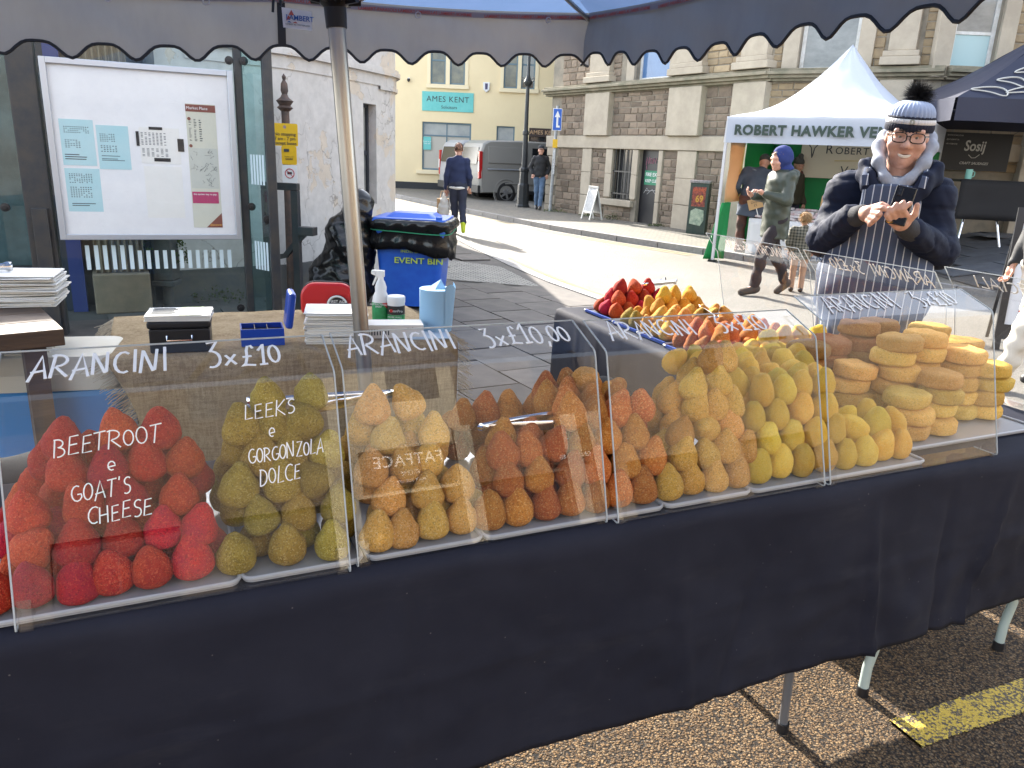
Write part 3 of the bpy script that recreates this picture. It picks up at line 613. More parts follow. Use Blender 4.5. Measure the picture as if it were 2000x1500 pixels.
# ---------------------------------------------------------------- plaster building with rounded end
PB = thing('plaster_building', 'rounded grey building with cracked peeling plaster and narrow window', 'building', (0, 0, 0))
mb = MB(); wp = WALLP[1:11]
PL2 = M('dark_wall_plinth', (.09, .095, .1), .85, col2=(.14, .13, .11), scale=5, bmp=.3, bscale=30, co='World')
def bulge(path, d):
    r = []
    for i, p in enumerate(path):
        a, c = Vector(path[max(i - 1, 0)]), Vector(path[min(i + 1, len(path) - 1)]); t_ = (c - a).normalized(); n_ = Vector((t_.y, -t_.x)); q = Vector(p) + n_ * d; r.append((q.x, q.y))
    return r
def strip(mb, path, z0, z1, back=.0, d=0.):
    P = bulge(path, d); Q = bulge(path, -.1)
    for i in range(len(P) - 1):
        a, b_, c, e = P[i], P[i + 1], Q[i], Q[i + 1]
        mb.add([(*a, z0), (*b_, z0), (*b_, z1), (*a, z1), (*c, z0), (*e, z0), (*e, z1), (*c, z1)], [(0, 1, 2, 3), (3, 2, 6, 7), (4, 5, 1, 0)])
def dens(path, n=4):
    r = []
    for i in range(len(path) - 1):
        p0_, p1, p2, p3 = [Vector(path[min(max(j, 0), len(path) - 1)]) for j in (i - 1, i, i + 1, i + 2)]
        for k in range(n):
            t_ = k / n; r.append(tuple(.5 * (2 * p1 + (p2 - p0_) * t_ + (2 * p0_ - 5 * p1 + 4 * p2 - p3) * t_ ** 2 + (3 * p1 - p0_ - 3 * p2 + p3) * t_ ** 3)))
    return r + [path[-1]]
SM = dens(wp[:9], 4)
i0 = next(i for i, p in enumerate(SM) if (Vector(p) - Vector(wp[5])).length < .01); i1 = i0 + 4
a, b_ = SM[i0], SM[i1]
left = SM[:i0 + 1]; right = SM[i1:] + [wp[9]]
mb = MB(); strip(mb, left, .4, 3.65); strip(mb, right, .1, 3.65); WW = fmat(a, b_); L = (Vector(b_) - Vector(a)).length
wall(mb_ := MB(WW), 0, L, .1, 3.65, [(.04, L - .05, .93, 2.03)], .14); mb.v, n0 = mb.v + mb_.v, len(mb.v); mb.f += [tuple(n0 + i for i in f) for f in mb_.f]; mb.mi += mb_.mi
mb.build('wall', PLAS, PB, smooth=True, ang=25)
mb = MB(); strip(mb, left, .0, .401, d=.03); mb.build('plinth', PL2, PB, smooth=True)
ft = left[2:] + right
for z0, z1, d in ((2.2, 2.24, .03), (2.24, 2.36, .015), (2.36, 2.41, .06), (2.41, 2.44, .04)):
    mb = MB(); strip(mb, ft[-10:] if z1 < 2.3 else ft, z0, z1, d=d); mb.build('cornice', PLAS, PB, smooth=True)
mb = MB(); mb.prism([(-6.5, 4.75)] + [(p[0] - .12, p[1] + .16) for p in SM[::4]] + [(-1.8, 10.6), (-2.8, 16), (-9, 18), (-12, 9)], 0, 3.64, 'z'); mb.build('core', PL2, PB)
wo = window(PB, WW, .04, L - .05, .93, 2.03, .1, M('dark_grey_frame', (.035, .04, .05), .45), M('dim_window', (.16, .17, .17), .08, col2=(.3, .3, .28), scale=3), (1, 2), .035, mid=[1.5])
mb = MB(WW); mb.bx(.14, .22, .118, .122, 1.6, 1.85); mb.build('window_poster', M('red_poster', (.5, .06, .05), .5, col2=(.6, .5, .45), scale=40), wo)
# shopfront left of the pilaster, fluted pilaster, downpipe
dk = thing('dark_shopfront', 'dark blue shopfront beside the fluted stone pilaster behind the shelter', 'shopfront', (-3.62, 6.5, 0), R(24))
mb = MB(); mb.bx(-2.6, -.08, .1, .3, 0, 3.2); mb.build('wall', M('dark_blue_wall', (.02, .03, .05), .5), dk)
for i in range(2): mb = MB(); mb.bx(-1.25 - i * 1.1, -.3 - i * 1.1, .07, .1, .5, 2.4); mb.build('pane', M('shop_glass', (.04, .07, .08), .06, col2=(.1, .15, .16), scale=2), dk)
mb = MB(); mb.bx(-.17, -.06, .02, .12, 0, 2.9); mb.build('door_post', M('royal_blue_paint', (.02, .04, .2), .45), dk)
fpil = thing('fluted_pilaster', 'weathered brown fluted stone pilaster on a block base behind the shelter', 'pilaster', (-3.42, 6.6, .1), R(28))
SANDY = M('sandy_pilaster', (.3, .22, .15), .85, col2=(.22, .17, .12), scale=5, bmp=.3, bscale=40)
mb = MB(); mb.bx(-.22, .22, -.12, .2, 0, .34); mb.build('base_block', SANDY, fpil, bevel=.012)
pts = []; N = 8
for i in range(N):
    x0 = -.19 + i * .38 / N; w = .38 / N; pts += [(x0 + .004, -.06), (x0 + w * .25, -.035), (x0 + w * .5, -.028), (x0 + w * .75, -.035), (x0 + w - .004, -.06)]
mb = MB(); mb.prism([(-.19, .2), (-.19, -.06)] + pts + [(.19, -.06), (.19, .2)], .345, 2.6, 'z'); mb.build('fluted_shaft', SANDY, fpil)
dp = thing('downpipe', 'dark cast-iron downpipe with collar against the wall behind the shelter', 'downpipe', (-3.13, 6.92, .1))
DPM = M('cast_iron', (.05, .055, .06), .6, col2=(.09, .08, .07), scale=8)
mb = MB(); mb.tube([(0, -.09, 0), (0, -.09, 2.6)], .045, 12); mb.build('pipe', DPM, dp, smooth=True)
mb = MB(); mb.bx(-.085, .085, -.17, 0, .25, .62); mb.bx(-.1, .1, -.185, 0, .62, .67); mb.bx(-.1, .1, -.185, 0, .2, .25); mb.build('shoe_box', DPM, dp, bevel=.01)
mb = MB(); mb.tube([(-.16, -.06, 0), (-.16, -.06, .5)], .03, 8); mb.build('waste_pipe', DPM, dp, smooth=True)
weeds('wall_creeper', 'small green creeper growing beside the downpipe', (-3.28, 6.76, .45), .1, .35, 150, 20); weeds('pipe_weed', 'leafy weed growing from the joint right of the downpipe', (-3.0, 6.86, .5), .07, .28, 110, 21); weeds('grass_tuft', 'tuft of grass on the dark plinth at the foot of the wall', (-2.85, 7.2, .1), .3, .16, 260, 22)
# ================================================================ the arancini stall
def folding_table(label, M4, L, D, H, legmat, curved, group=None):
    o = bpy.data.objects.new('folding_table', None); COL.objects.link(o); o.matrix_world = M4; tag(o, label, 'table', group)
    mb = MB(); mb.bx(0, L, 0, D, H - .045, H - .004); mb.build('tabletop', M('table_plastic', (.5, .5, .48), .5), o, bevel=.01)
    for x in (.1, L - .1):
        for y in (.03, D - .03):
            if curved: sg = -.12 if x > L / 2 else .12; pts = [(x + sg, y, H - .05), (x + sg, y, .42), (x + sg * .75, y, .36), (x + .02, y, .18), (x, y, .1), (x, y, .03)]
            else: pts = [(x - .03, y, H - .05), (x, y, .03)]
            mb = MB(); mb.tube(pts, .0125 if not curved else .015, 12); lg = mb.build('leg', legmat, o, smooth=True, ang=60)
            mb = MB(); mb.tube([pts[-1], (pts[-1][0], pts[-1][1], 0)], .018, 12); mb.build('rubber_foot', BLACK, lg, smooth=True)
        mb = MB(); mb.tube([(x, .03, H - .08), (x, D - .03, H - .08)], .012, 8); mb.build('leg_brace', legmat, o, smooth=True)
    return o
folding_table('long folding table with straight grey legs under the navy cloth', STM @ Matrix.Translation((-.5, 0, 0)), 2.37, .66, T, M('grey_leg', (.2, .21, .23), .35, metal=.5), False)
folding_table('folding table with pale green bent legs under the cloth corner', STM @ Matrix.Translation((2.02, .03, 0)), .84, .62, T, M('pale_green_leg', (.42, .5, .47), .4), True)
folding_table('folding table running back under the mirrored price screens', STM @ Matrix.Translation((2.8, .7, 0)) @ Matrix.Rotation(R(90), 4, 'Z'), 1.56, .6, T, _mc['grey_leg'], False)
# tablecloths: top, rounded edge and hanging drops with creases
def cloth(name, label, M4, L, D, fd, bd, side=0., seed=0., crease=1.):
    prof = [(D + .012, -bd), (D + .013, -bd * .5), (D + .012, -.03), (D + .004, -.006), (D - .02, 0)] + [(D * k / 8, 0) for k in range(7, 0, -1)] + [(.015, 0), (-.006, -.006), (-.014, -.022)] + [(-.016, -.022 - (fd - .022) * k / 34) for k in range(1, 35)]
    nu = int(L / .016); vs_ = []
    for j, (y, z) in enumerate(prof):
        for i in range(nu + 1):
            x = L * i / nu; dy = dz = 0
            hang = max(0, -z - .03)
            if hang > 0:
                sg = -1 if y < D / 2 else 1; c = crease * max(0., min(1, (x - L * .38) / (L * .35)))
                g = .010 * math.sin(x * 3.1 + seed) * hang * 2 + .004 * math.sin(x * 9 + z * 6) + .006 * max(0, 1 - abs(z + .27) / .012) + .005 * mnoise.noise((x * 16, z * 14, seed + 9)) * min(1, hang * 4) + .004 * abs(mnoise.noise((x * 5 + z * 9, z * 5 - x * 3, seed + 2)))
                for q in range(7):
                    x0 = L * (.45 + .085 * q) + .03 * math.sin(q * 5 + seed); sl_ = .25 * math.sin(q * 2.3); t_ = (x - x0 - sl_ * hang) / .016; g += c * .019 * math.exp(-t_ * t_) * (1 if q % 2 else -.8) * min(1, hang * 4)
                for x0, a in ((L * .12, .006), (L * .34, .008)): t_ = (x - x0) / .012; g += a * math.exp(-t_ * t_)
                g += (mnoise.noise((x * 3, z * 3, seed)) * .012 + mnoise.noise((x * 9, z * 8, seed + 4)) * .006 * (c + .3)) * min(1, hang * 3)
                dy = sg * abs(g) if False else sg * g; dz = .012 * math.sin(x * 2.2 + 1) * hang
            else: dz = .0012 * mnoise.noise((x * 6, y * 6, seed))
            vs_.append((x, y + dy, T + .004 + z + dz))
    n = nu + 1; mb = MB(); mb.add(vs_, [(j * n + i, j * n + i + 1, (j + 1) * n + i + 1, (j + 1) * n + i) for j in range(len(prof) - 1) for i in range(nu)])
    me = mb.mesh(name, NAVY, True, 0); o = link(name, me, None, None, 0, 0, .003); o.matrix_world = M4; return tag(o, label, 'tablecloth')
cloth('tablecloth', 'long navy cloth hanging creased from the front counter of the stall', STM @ Matrix.Translation((-.55, 0, 0)), 3.47, .66, .535, .3)
cloth('tablecloth', 'navy cloth over the side table behind the yellow heaps', STM @ Matrix.Translation((2.84, .69, 0)) @ Matrix.Rotation(R(90), 4, 'Z'), 1.58, .68, .5, .62, seed=3, crease=.3)
# ---------------------------------------------------------------- hand lettering strokes
def arc(cx, cy, rx, ry, a0, a1, n=9): return [(cx + rx * math.cos(R(a0 + (a1 - a0) * i / n)), cy + ry * math.sin(R(a0 + (a1 - a0) * i / n))) for i in range(n + 1)]
G_ = {'A': (.72, [[(0, -.1), (.42, 1), (.66, 0)], [(.05, .28), (.62, .36)]]), 'R': (.66, [[(0, 0), (.12, 1)], [(-.02, .92)] + arc(.2, .72, .38, .24, 100, -90) + [(.16, .46), (.62, .02)]]),
      'N': (.74, [[(0, 0), (.06, .97), (.1, .9), (.5, .06), (.56, .1), (.62, 1)]]), 'W': (.74, [[(0, .95), (.08, .05), (.3, .5), (.36, .06), (.62, 1)]]), 'C': (.6, [arc(.38, .5, .36, .46, 55, 300)]), 'I': (.26, [[(.1, 1), (.14, 0)]]), 'i': (.26, [[(.1, .62), (.14, 0)], [(.1, .9), (.1, .95)]]),
      '3': (.66, [[(.08, 1), (.5, 1.05), (.2, .62)] + arc(.24, .3, .34, .34, 80, -110)]), 'x': (.6, [[(.05, .5), (.5, .05)], [(.5, .52), (.02, .02)]]), 'E': (.56, [[(.5, .95), (.1, .92), (.04, .03), (.52, .06)], [(.07, .5), (.44, .53)]]),
      'L_': (.5, [[(.1, 1), (.02, .03), (.48, .08)]]), 'L': (.5, [[(.1, 1), (.02, .03), (.48, .08)]]), '1': (.4, [[(0, .7), (.26, 1), (.2, .02)], [(.02, .02), (.4, .04)]]), '0': (.58, [arc(.28, .45, .25, .42, 60, 420, 14)]), 'O': (.62, [arc(.3, .48, .28, .45, 80, 440, 14)]), ',': (.24, [[(.14, .08), (.04, -.2)]]),
      'P': (.6, [[(0, 0), (.12, 1)], [(0, .92)] + arc(.2, .74, .36, .24, 100, -90)]), 'B': (.62, [[(.02, 0), (.12, 1)], [(.06, .98)] + arc(.24, .76, .28, .22, 90, -90) + arc(.24, .28, .34, .26, 80, -100)]), 'T': (.6, [[(-.05, .95), (.56, 1)], [(.26, .97), (.2, 0)]]), 'G': (.66, [arc(.38, .5, .36, .46, 60, 330) + [(.66, .45), (.4, .44)]]), "'": (.2, [[(.1, 1.02), (.06, .82)]]),
      'S': (.52, [arc(.3, .74, .22, .22, 40, 250) + arc(.24, .26, .25, .26, 80, -130)]), 'H': (.62, [[(.06, .95), (.0, 0)], [(.54, 1), (.5, 0)], [(.02, .46), (.52, .5)]]), 'K': (.58, [[(.06, 1), (.02, 0)], [(.52, .98), (.06, .45), (.56, .02)]]), 'Z': (.6, [[(.02, .96), (.52, .98), (.02, .03), (.56, .04)]]), 'D': (.66, [[(.06, .02), (.1, 1)], [(.0, .98)] + arc(.16, .5, .44, .47, 85, -85) + [(.02, .03)]]), 'e': (.5, [[(.06, .3)] + arc(.24, .36, .18, .24, 0, 300)]),
      'M': (.8, [[(0, 0), (.1, 1), (.36, .3), (.62, 1), (.7, 0)]]), 'F': (.52, [[(.04, 0), (.1, .95), (.5, 1)], [(.07, .5), (.42, .53)]]), 'Y': (.6, [[(.02, 1), (.28, .5), (.56, 1)], [(.28, .5), (.2, 0)]]), '£': (.74, [[(.6, .84), (.5, .98), (.36, .95), (.3, .75), (.3, .4), (.22, .12), (.05, .02), (.3, .06), (.68, .02)], [(.1, .44), (.52, .47)]])}
def hand(s_, size, jit=.05, seed=1, sp=.1, wid=None):
    rr = random.Random(seed); x = 0; out = []
    for ch in s_:
        if ch == ' ': x += .75; continue
        w, st = G_[ch]; sc = rr.uniform(.92, 1.1); dy = rr.uniform(-jit, jit); sh = rr.uniform(0, .12)
        for q in st: out.append([(x + (a + b * sh) * sc, b * sc + dy) for a, b in q])
        x += w * sc + sp
    k = (wid / x) if wid else size
    return [[(a * k, b * size) for a, b in q] for q in out], x * k
GP = [(.07, .002), (.004, .002), (.0005, .004), (0, .01), (.101, .358), (.105, .366), (.112, .371), (.215, .413)]
def on_front(v): f = v / .364; return (.101 * f - .0018, .01 + .348 * f)
def on_top(v): return (0, 0)
def guard(label, M4, L, top, front=(), dz=0., steep=False, group='clear food screens', wt=.003):
    o = bpy.data.objects.new('food_screen', None); COL.objects.link(o); o.matrix_world = M4 @ Matrix.Translation((0, 0, T + .004)); tag(o, label, 'food screen', group)
    P = [(n, z + (dz if z > .1 else 0)) for n, z in (GP if not steep else GP[:-1] + [(.185, .452)])]; TE = P[-1]
    def on_top(v): L_ = math.hypot(TE[0] - .112, TE[1] - .371 - dz); f = v / L_; return (.112 + (TE[0] - .112) * f - .0014, .371 + (TE[1] - .371 - dz) * f + .0016)
    mb = MB(); mb.add([(x, n, z) for n, z in P for x in (0, L)], [(2 * i, 2 * i + 1, 2 * i + 3, 2 * i + 2) for i in range(len(P) - 1)]); mb.build('acrylic_sheet', ACRY, o)
    mb = MB()
    for x in (0, L): mb.tube([(x, n, z) for n, z in P], .0019, 4)
    mb.tube([(0, *P[-1]), (L, *P[-1])], .0019, 4); mb.build('polished_edge', ACED, o)
    for x in (.004, L - .024): mb = MB(); mb.prism([(0, 0), (.05, 0), (.012, .05)], x, x + .02, 'x'); mb.build('corner_gusset', ACRY, o)
    k = 0
    for (s_, x0, wid, v0, size) in ([top] if top else []):
        st, _ = hand(s_, size, .05, seed=len(label) + k, wid=wid); mb = MB()
        for q in st: mb.tube([(x0 + a, on_top(v0 + b)[0], on_top(v0 + b)[1] + dz) for a, b in q], wt, 6, up=(0, -(TE[1] - .371 - dz), TE[0] - .112), sq=.25)
        stuff(mb.build('price_lettering', MARK, o))
    for (s_, x0, wid, v0, size, sl_) in front:
        k += 1; st, _ = hand(s_, size, .05, seed=40 + k, wid=wid); mb = MB()
        for q in st: mb.tube([(x0 + a, *on_front(v0 + b + a * sl_)) for a, b in q], wt * .42, 6, up=(0, -.348, .101), sq=.25)
        stuff(mb.build('flavour_lettering', MARK, o))
    return o
def STL(s, n, z=0): return STM @ Matrix.Translation((s, n, z))
guard('clear screen marked BEETROOT e GOAT\'S CHEESE and LEEKS e GORGONZOLA DOLCE', STL(-.005, 0), .54, ('ARANCINI  3x£10', .045, .41, .028, .066),
      [('BEETROOT', .075, .165, .268, .03, .06), ('e', .15, .018, .235, .03, 0), ("GOAT'S", .095, .09, .19, .03, .05), ('CHEESE', .115, .1, .15, .03, .05), ('LEEKS', .375, .09, .3, .028, .05), ('e', .412, .016, .262, .03, 0), ('GORGONZOLA', .375, .135, .22, .028, .04), ('DOLCE', .39, .075, .178, .03, .06)])
guard('clear screen marked ARANCINI 3 x £10,00 with a decimal comma', STL(.553, .012), .553, ('ARANCINI  3x£10,00', .02, .5, .03, .068))
guard('clear screen marked ARANCINI in front of the golden and yellow heaps', STL(1.128, 0), .61, ('ARANCiNI  3x£10', .035, .46, .03, .066))
guard('clear screen marked ARANCINI in front of the round potato cakes', STL(1.757, .0), .645, ('ARANCiNI  3x£10', .06, .5, .032, .07), dz=.035)
SIDE = lambda s, n: STL(s, n) @ Matrix.Rotation(R(90), 4, 'Z')
guard('clear screen with mirrored writing at the far end of the side table', SIDE(2.83, 1.12), .6, ('ARANCiNI 3x£10', .03, .46, .03, .06), steep=True)
guard('clear screen with mirrored writing in front of the vendor', SIDE(2.82, .48), .6, ('ARANCiNI 3x£10', .03, .46, .03, .06), steep=True)
guard('clear screen with mirrored list of fritters beside the cake heap', SIDE(3.0, -.02), .6, ('RAYS xECIALI', .05, .46, .03, .055), [('CRAYN', .1, .1, .29, .03, 0), ('POLTAN', .1, .12, .24, .03, 0), ('FRITTES', .1, .13, .19, .03, 0), ('PATATAS', .1, .12, .13, .03, 0)], steep=True)
# ---------------------------------------------------------------- trays
TRAYM = M('tray_plastic', (.45, .46, .48), .25, metal=.3)
BLUTP = M('blue_tape', (.02, .06, .3), .45)
def tray(label, s0, s1, n0, n1, tape=False):
    o = thing('serving_tray', label, 'tray', ST((s0 + s1) / 2, n0, T + .009), SA); w = (s1 - s0) / 2; d = n1 - n0
    mb = MB(); r = .02; pts = []
    for cx, cy, a0 in ((w - r, d - r, 0), (-w + r, d - r, 90), (-w + r, r, 180), (w - r, r, 270)): pts += arc(cx, cy, r, r, a0, a0 + 90, 5)
    mb.prism(pts, 0, .004, 'z'); mb.build('base', TRAYM if not tape else M('dark_tray', (.03, .035, .05), .4), o)
    mb = MB(); mb.tube([(x, y, .008) for x, y in pts] + [(*pts[0], .008)], .004, 6, False); mb.build('rim', M('tray_rim', (.42, .43, .45), .3), o, smooth=True)
    if tape: mb = MB(); mb.bx(-w - .006, -w + .004, .0, d * .9, .002, .014); mb.build('tape_edge', BLUTP, o)
    return o
# ---------------------------------------------------------------- arancini
RED = crumb('beetroot_crust', (.36, .01, .012), (.5, .035, .012), (.58, .1, .05)); OLV = crumb('leek_crust', (.27, .18, .014), (.38, .27, .035), (.5, .4, .12))
TAN = crumb('tan_crust', (.62, .31, .06), (.72, .41, .09), (.8, .56, .26)); BRN = crumb('brown_crust', (.44, .115, .018), (.55, .18, .03), (.7, .37, .13))
GLD = crumb('golden_crust', (.58, .28, .04), (.68, .37, .065), (.76, .5, .2)); YLW = crumb('yellow_crust', (.8, .45, .04), (.86, .56, .09), (.86, .66, .24), fine=240, spk=.45)
CAK = crumb('cake_crust', (.68, .37, .07), (.76, .46, .11), (.8, .56, .22), fine=150, spk=.7); MUS = crumb('mustard_crust', (.6, .27, .015), (.66, .35, .035), (.72, .46, .12))
DBR = crumb('dark_cake_crust', (.34, .13, .035), (.42, .18, .05), (.5, .28, .1), fine=150, spk=.8)
def ara_mesh(mat, v, cake=False, squat=1., oval=False):
    n, m_ = 24, 13; rr = random.Random(v * 13 + 1); mb = MB(); vs_ = []
    for j in range(m_ + 1):
        t_ = j / m_
        for i in range(n):
            a = 2 * math.pi * i / n
            if cake:
                ph = math.pi * t_; r = .065 * abs(math.sin(ph)) ** .34; z = -.024 * math.copysign(abs(math.cos(ph)) ** .5, math.cos(ph)) + .024
            else:
                # rounded cone: broad round foot, blunt tip
                ph = math.pi * t_; r = .0365 * math.sin(ph) ** .78 * (1 + .46 * math.cos(ph)) / 1.06; z = .0435 * (1 - math.cos(ph)) * squat
                if oval: r = .037 * math.sin(ph) ** .72 * (1 + .22 * math.cos(ph)); 
            x, y = r * math.cos(a), r * math.sin(a)
            q = Vector((x, y, z)); d = 1 + .09 * mnoise.noise(q * 30 + Vector((v * 7, 0, 0))) + .03 * mnoise.noise(q * 110 + Vector((0, v * 5, 0)))
            if oval: y *= .86
            vs_.append((x * d, y * d, z * d if z > .006 else z))
    fs = [(j * n + i, j * n + (i + 1) % n, (j + 1) * n + (i + 1) % n, (j + 1) * n + i) for j in range(m_) for i in range(n)]
    mb.add(vs_, fs); return mb.mesh('arancino' if not cake else 'potato_cake', mat, True, 0)
AM = {}
def fl(key, mat, cake=False, **kw): AM[key] = [ara_mesh(mat, v, cake, **kw) for v in range(5)]
fl('red', RED, squat=.98); fl('olive', OLV); fl('tan', TAN); fl('brown', BRN, squat=1.06); fl('gold', GLD, squat=1.04); fl('yellow', YLW, oval=True, squat=1.04); fl('mustard', MUS); fl('cake', CAK, True); fl('darkcake', DBR, True)
NA = [0]
def put(key, s, n, z, label, group, tilt=0., az=0., cat='arancino', sc=1.):
    me = random.choice(AM[key]); o = link('potato_cake' if 'cake' in key else 'arancino', me); NA[0] += 1
    rot = Matrix.Rotation(az, 4, 'Z') @ Matrix.Rotation(tilt, 4, 'X') @ Matrix.Rotation(random.uniform(0, 6.28), 4, 'Z')
    h = .04; o.matrix_world = Matrix.Translation(ST(s, n, T + .014 + z) + Vector((0, 0, h))) @ rot @ Matrix.Translation((0, 0, -h if 'cake' not in key else -.021)) @ Matrix.Scale(sc, 4)
    return tag(o, label, cat, group)
def heap(key, s0, s1, n0, n1, layers, label, group, dx=.0675, dn=.064, dz=.053, shr=(.5, .5, .5, .5), skip=None, wild=1.25, zmin=0):
    """stacked heap: each layer starts in the hollows of the one below; shr = shrink per layer left, right, front, back in steps"""
    for k in range(layers):
        a, b_ = s0 + shr[0] * dx * k, s1 - shr[1] * dx * k; c, d = n0 + shr[2] * dn * k, n1 - shr[3] * dn * k
        ni = max(1, int(round((b_ - a) / dx)) + 1); nj = max(1, int(round((d - c) / dn)) + 1)
        if b_ < a - .02: ni = 1
        for j in range(nj):
            # pieces buried behind the front rows and under the next layers are never seen
            if k < layers - 1 and 1 <= j < nj - (0 if shr[3] <= 0 else 1) and j >= 2: continue
            for i in range(ni):
                s = a + (b_ - a) * (i / max(1, ni - 1)) if ni > 1 else (a + b_) / 2; n = c + dn * j; s += dx * (.5 if (k + j) % 2 else 0) * (1 if min(shr[0], shr[1]) < .3 else .0) - dx * .12
                if skip and skip(s, n, k): continue
                f = (k == 0 and j == 0)
                put(key, s + random.uniform(-.007, .007), n + random.uniform(-.006, .006), k * dz + random.uniform(-.004, .004) + (0 if f else .002), label, group, random.uniform(0, .12) if f else (random.uniform(.03, .26) if random.random() < .85 else random.uniform(.4, wild)), random.uniform(0, 6.28), sc=random.uniform(.9, 1.0))
tray('serving tray under the red beetroot arancini', -.07, .34, .018, .5); tray('serving tray under the olive leek arancini', .345, .565, .02, .5)
tray('serving tray under the tan arancini', .575, .815, .018, .5); tray('serving tray under the brown arancini', .82, 1.265, .018, .5); tray('serving tray under the golden arancini', 1.27, 1.52, .018, .5); tray('serving tray under the yellow arancini', 1.525, 2.13, .018, .58); tray('serving tray under the potato cakes', 2.135, 2.75, .1, .6)
heap('red', -.035, .27, .062, .3, 5, 'deep red beetroot arancino in the heap behind the screen', 'red beetroot arancini in the front counter heap', shr=(.45, .12, .5, .5))
heap('olive', .352, .52, .062, .3, 6, 'olive green leek arancino in the heap behind the screen', 'olive leek arancini in the front counter heap', shr=(.12, .12, .46, .5), dz=.05)
heap('tan', .61, .785, .062, .3, 5, 'pale tan arancino in the heap between the olive and brown ones', 'tan arancini in the front counter heap', shr=(.1, .3, .5, .5))
heap('brown', .855, 1.235, .062, .42, 4, 'reddish brown arancino in the heap by the black seam of screens', 'brown arancini in the front counter heap', shr=(.35, -.05, .5, .2), skip=lambda s, n, k: k == 3 and s < 1.06)
heap('gold', 1.3, 1.52, .062, .32, 6, 'golden brown arancino in the tall heap beside the yellow ones', 'golden arancini in the front counter heap', shr=(.5, .05, .42, .4), dz=.05)
heap('gold', 1.17, 1.24, .2, .34, 5, 'golden brown arancino in the tall heap beside the yellow ones', 'golden arancini in the front counter heap', shr=(.1, .1, .3, .3), dz=.05)
heap('yellow', 1.585, 2.09, .066, .46, 4, 'pale yellow smooth arancino in the heap beside the potato cakes', 'yellow arancini in the front counter heap', dx=.075, shr=(.15, .5, .55, -.1), skip=lambda s, n, k: k > 1 and s > 1.9 and n < .3)
# potato cakes in leaning stacks
for i, (s, n, h, key) in enumerate(((2.25, .19, 3, 'cake'), (2.38, .2, 4, 'cake'), (2.31, .31, 6, 'cake'), (2.44, .33, 6, 'cake'), (2.2, .36, 4, 'cake'), (2.57, .28, 5, 'cake'), (2.67, .24, 4, 'cake'), (2.7, .38, 5, 'cake'), (2.56, .4, 6, 'cake'))):
    for k in range(h): put(key, s + random.uniform(-.012, .012), n + random.uniform(-.012, .012), k * .046 - .015, 'round golden potato cake in a leaning stack by the end screen', 'golden potato cakes stacked on the counter', random.uniform(0, .06), random.uniform(0, 6), 'potato cake')
for i, (s, n, h) in enumerate(((2.1, .47, 5), (2.22, .49, 5), (2.35, .5, 6), (2.46, .5, 6), (2.03, .55, 3))):
    for k in range(h): put('darkcake', s + random.uniform(-.01, .01), n + random.uniform(-.01, .01), k * .046 - .015, 'dark brown potato cake in the stacks behind the golden ones', 'dark potato cakes at the counter corner', random.uniform(0, .08), random.uniform(0, 6), 'potato cake')
# side table: rows of smaller heaps
for k, (a, b_) in enumerate(((.78, 1.02), (1.03, 1.38), (1.39, 1.62), (1.63, 1.86), (1.87, 2.16))): tray('blue-taped serving tray on the side table, number %s from the corner' % ('first', 'second', 'third', 'fourth', 'last')[k] if False else ('blue-taped serving tray under the ' + ('second yellow heap', 'side table brown heap', 'side table tan rows', 'mustard heap', 'second red heap')[k]), 2.19 + (a - .78) * .06, 2.74, a, b_, True)
def rows(key, n0, n1, s0, s1, label, group, lay=2, dx=.075, dn=.075):
    nj = int((n1 - n0) / dn) + 1; ni = int((s1 - s0) / dx) + 1
    for k in range(lay):
        for j in range(nj - k):
            for i in range(ni - k):
                if k == 0 and lay > 1 and 0 < j < nj - 1 and 0 < i: continue
                put(key, s0 + dx * (i + k * .5) + random.uniform(-.008, .008), n0 + dn * (j + k * .5) + random.uniform(-.008, .008), k * .05, label, group, random.uniform(0, .5), random.uniform(0, 6.28))
rows('yellow', .78, .99, 2.23, 2.66, 'pale yellow arancino on the side table tray by the corner', 'yellow arancini on the side table', 3)
rows('brown', 1.08, 1.36, 2.25, 2.68, 'reddish brown arancino on the blue-taped side table tray', 'brown arancini on the side table', 2)
rows('gold', 1.43, 1.6, 2.27, 2.68, 'golden tan arancino on the side table tray between brown and mustard', 'tan arancini on the side table', 2)
rows('mustard', 1.68, 1.84, 2.38, 2.68, 'orange mustard arancino on the side table beside the red heap', 'mustard arancini on the side table', 3)
rows('olive', 1.7, 1.84, 2.28, 2.33, 'olive arancino beside the mustard ones on the side table', 'olive arancini on the side table', 2)
rows('red', 1.93, 2.1, 2.31, 2.68, 'deep red arancino at the far end of the side table', 'red arancini on the side table', 3)
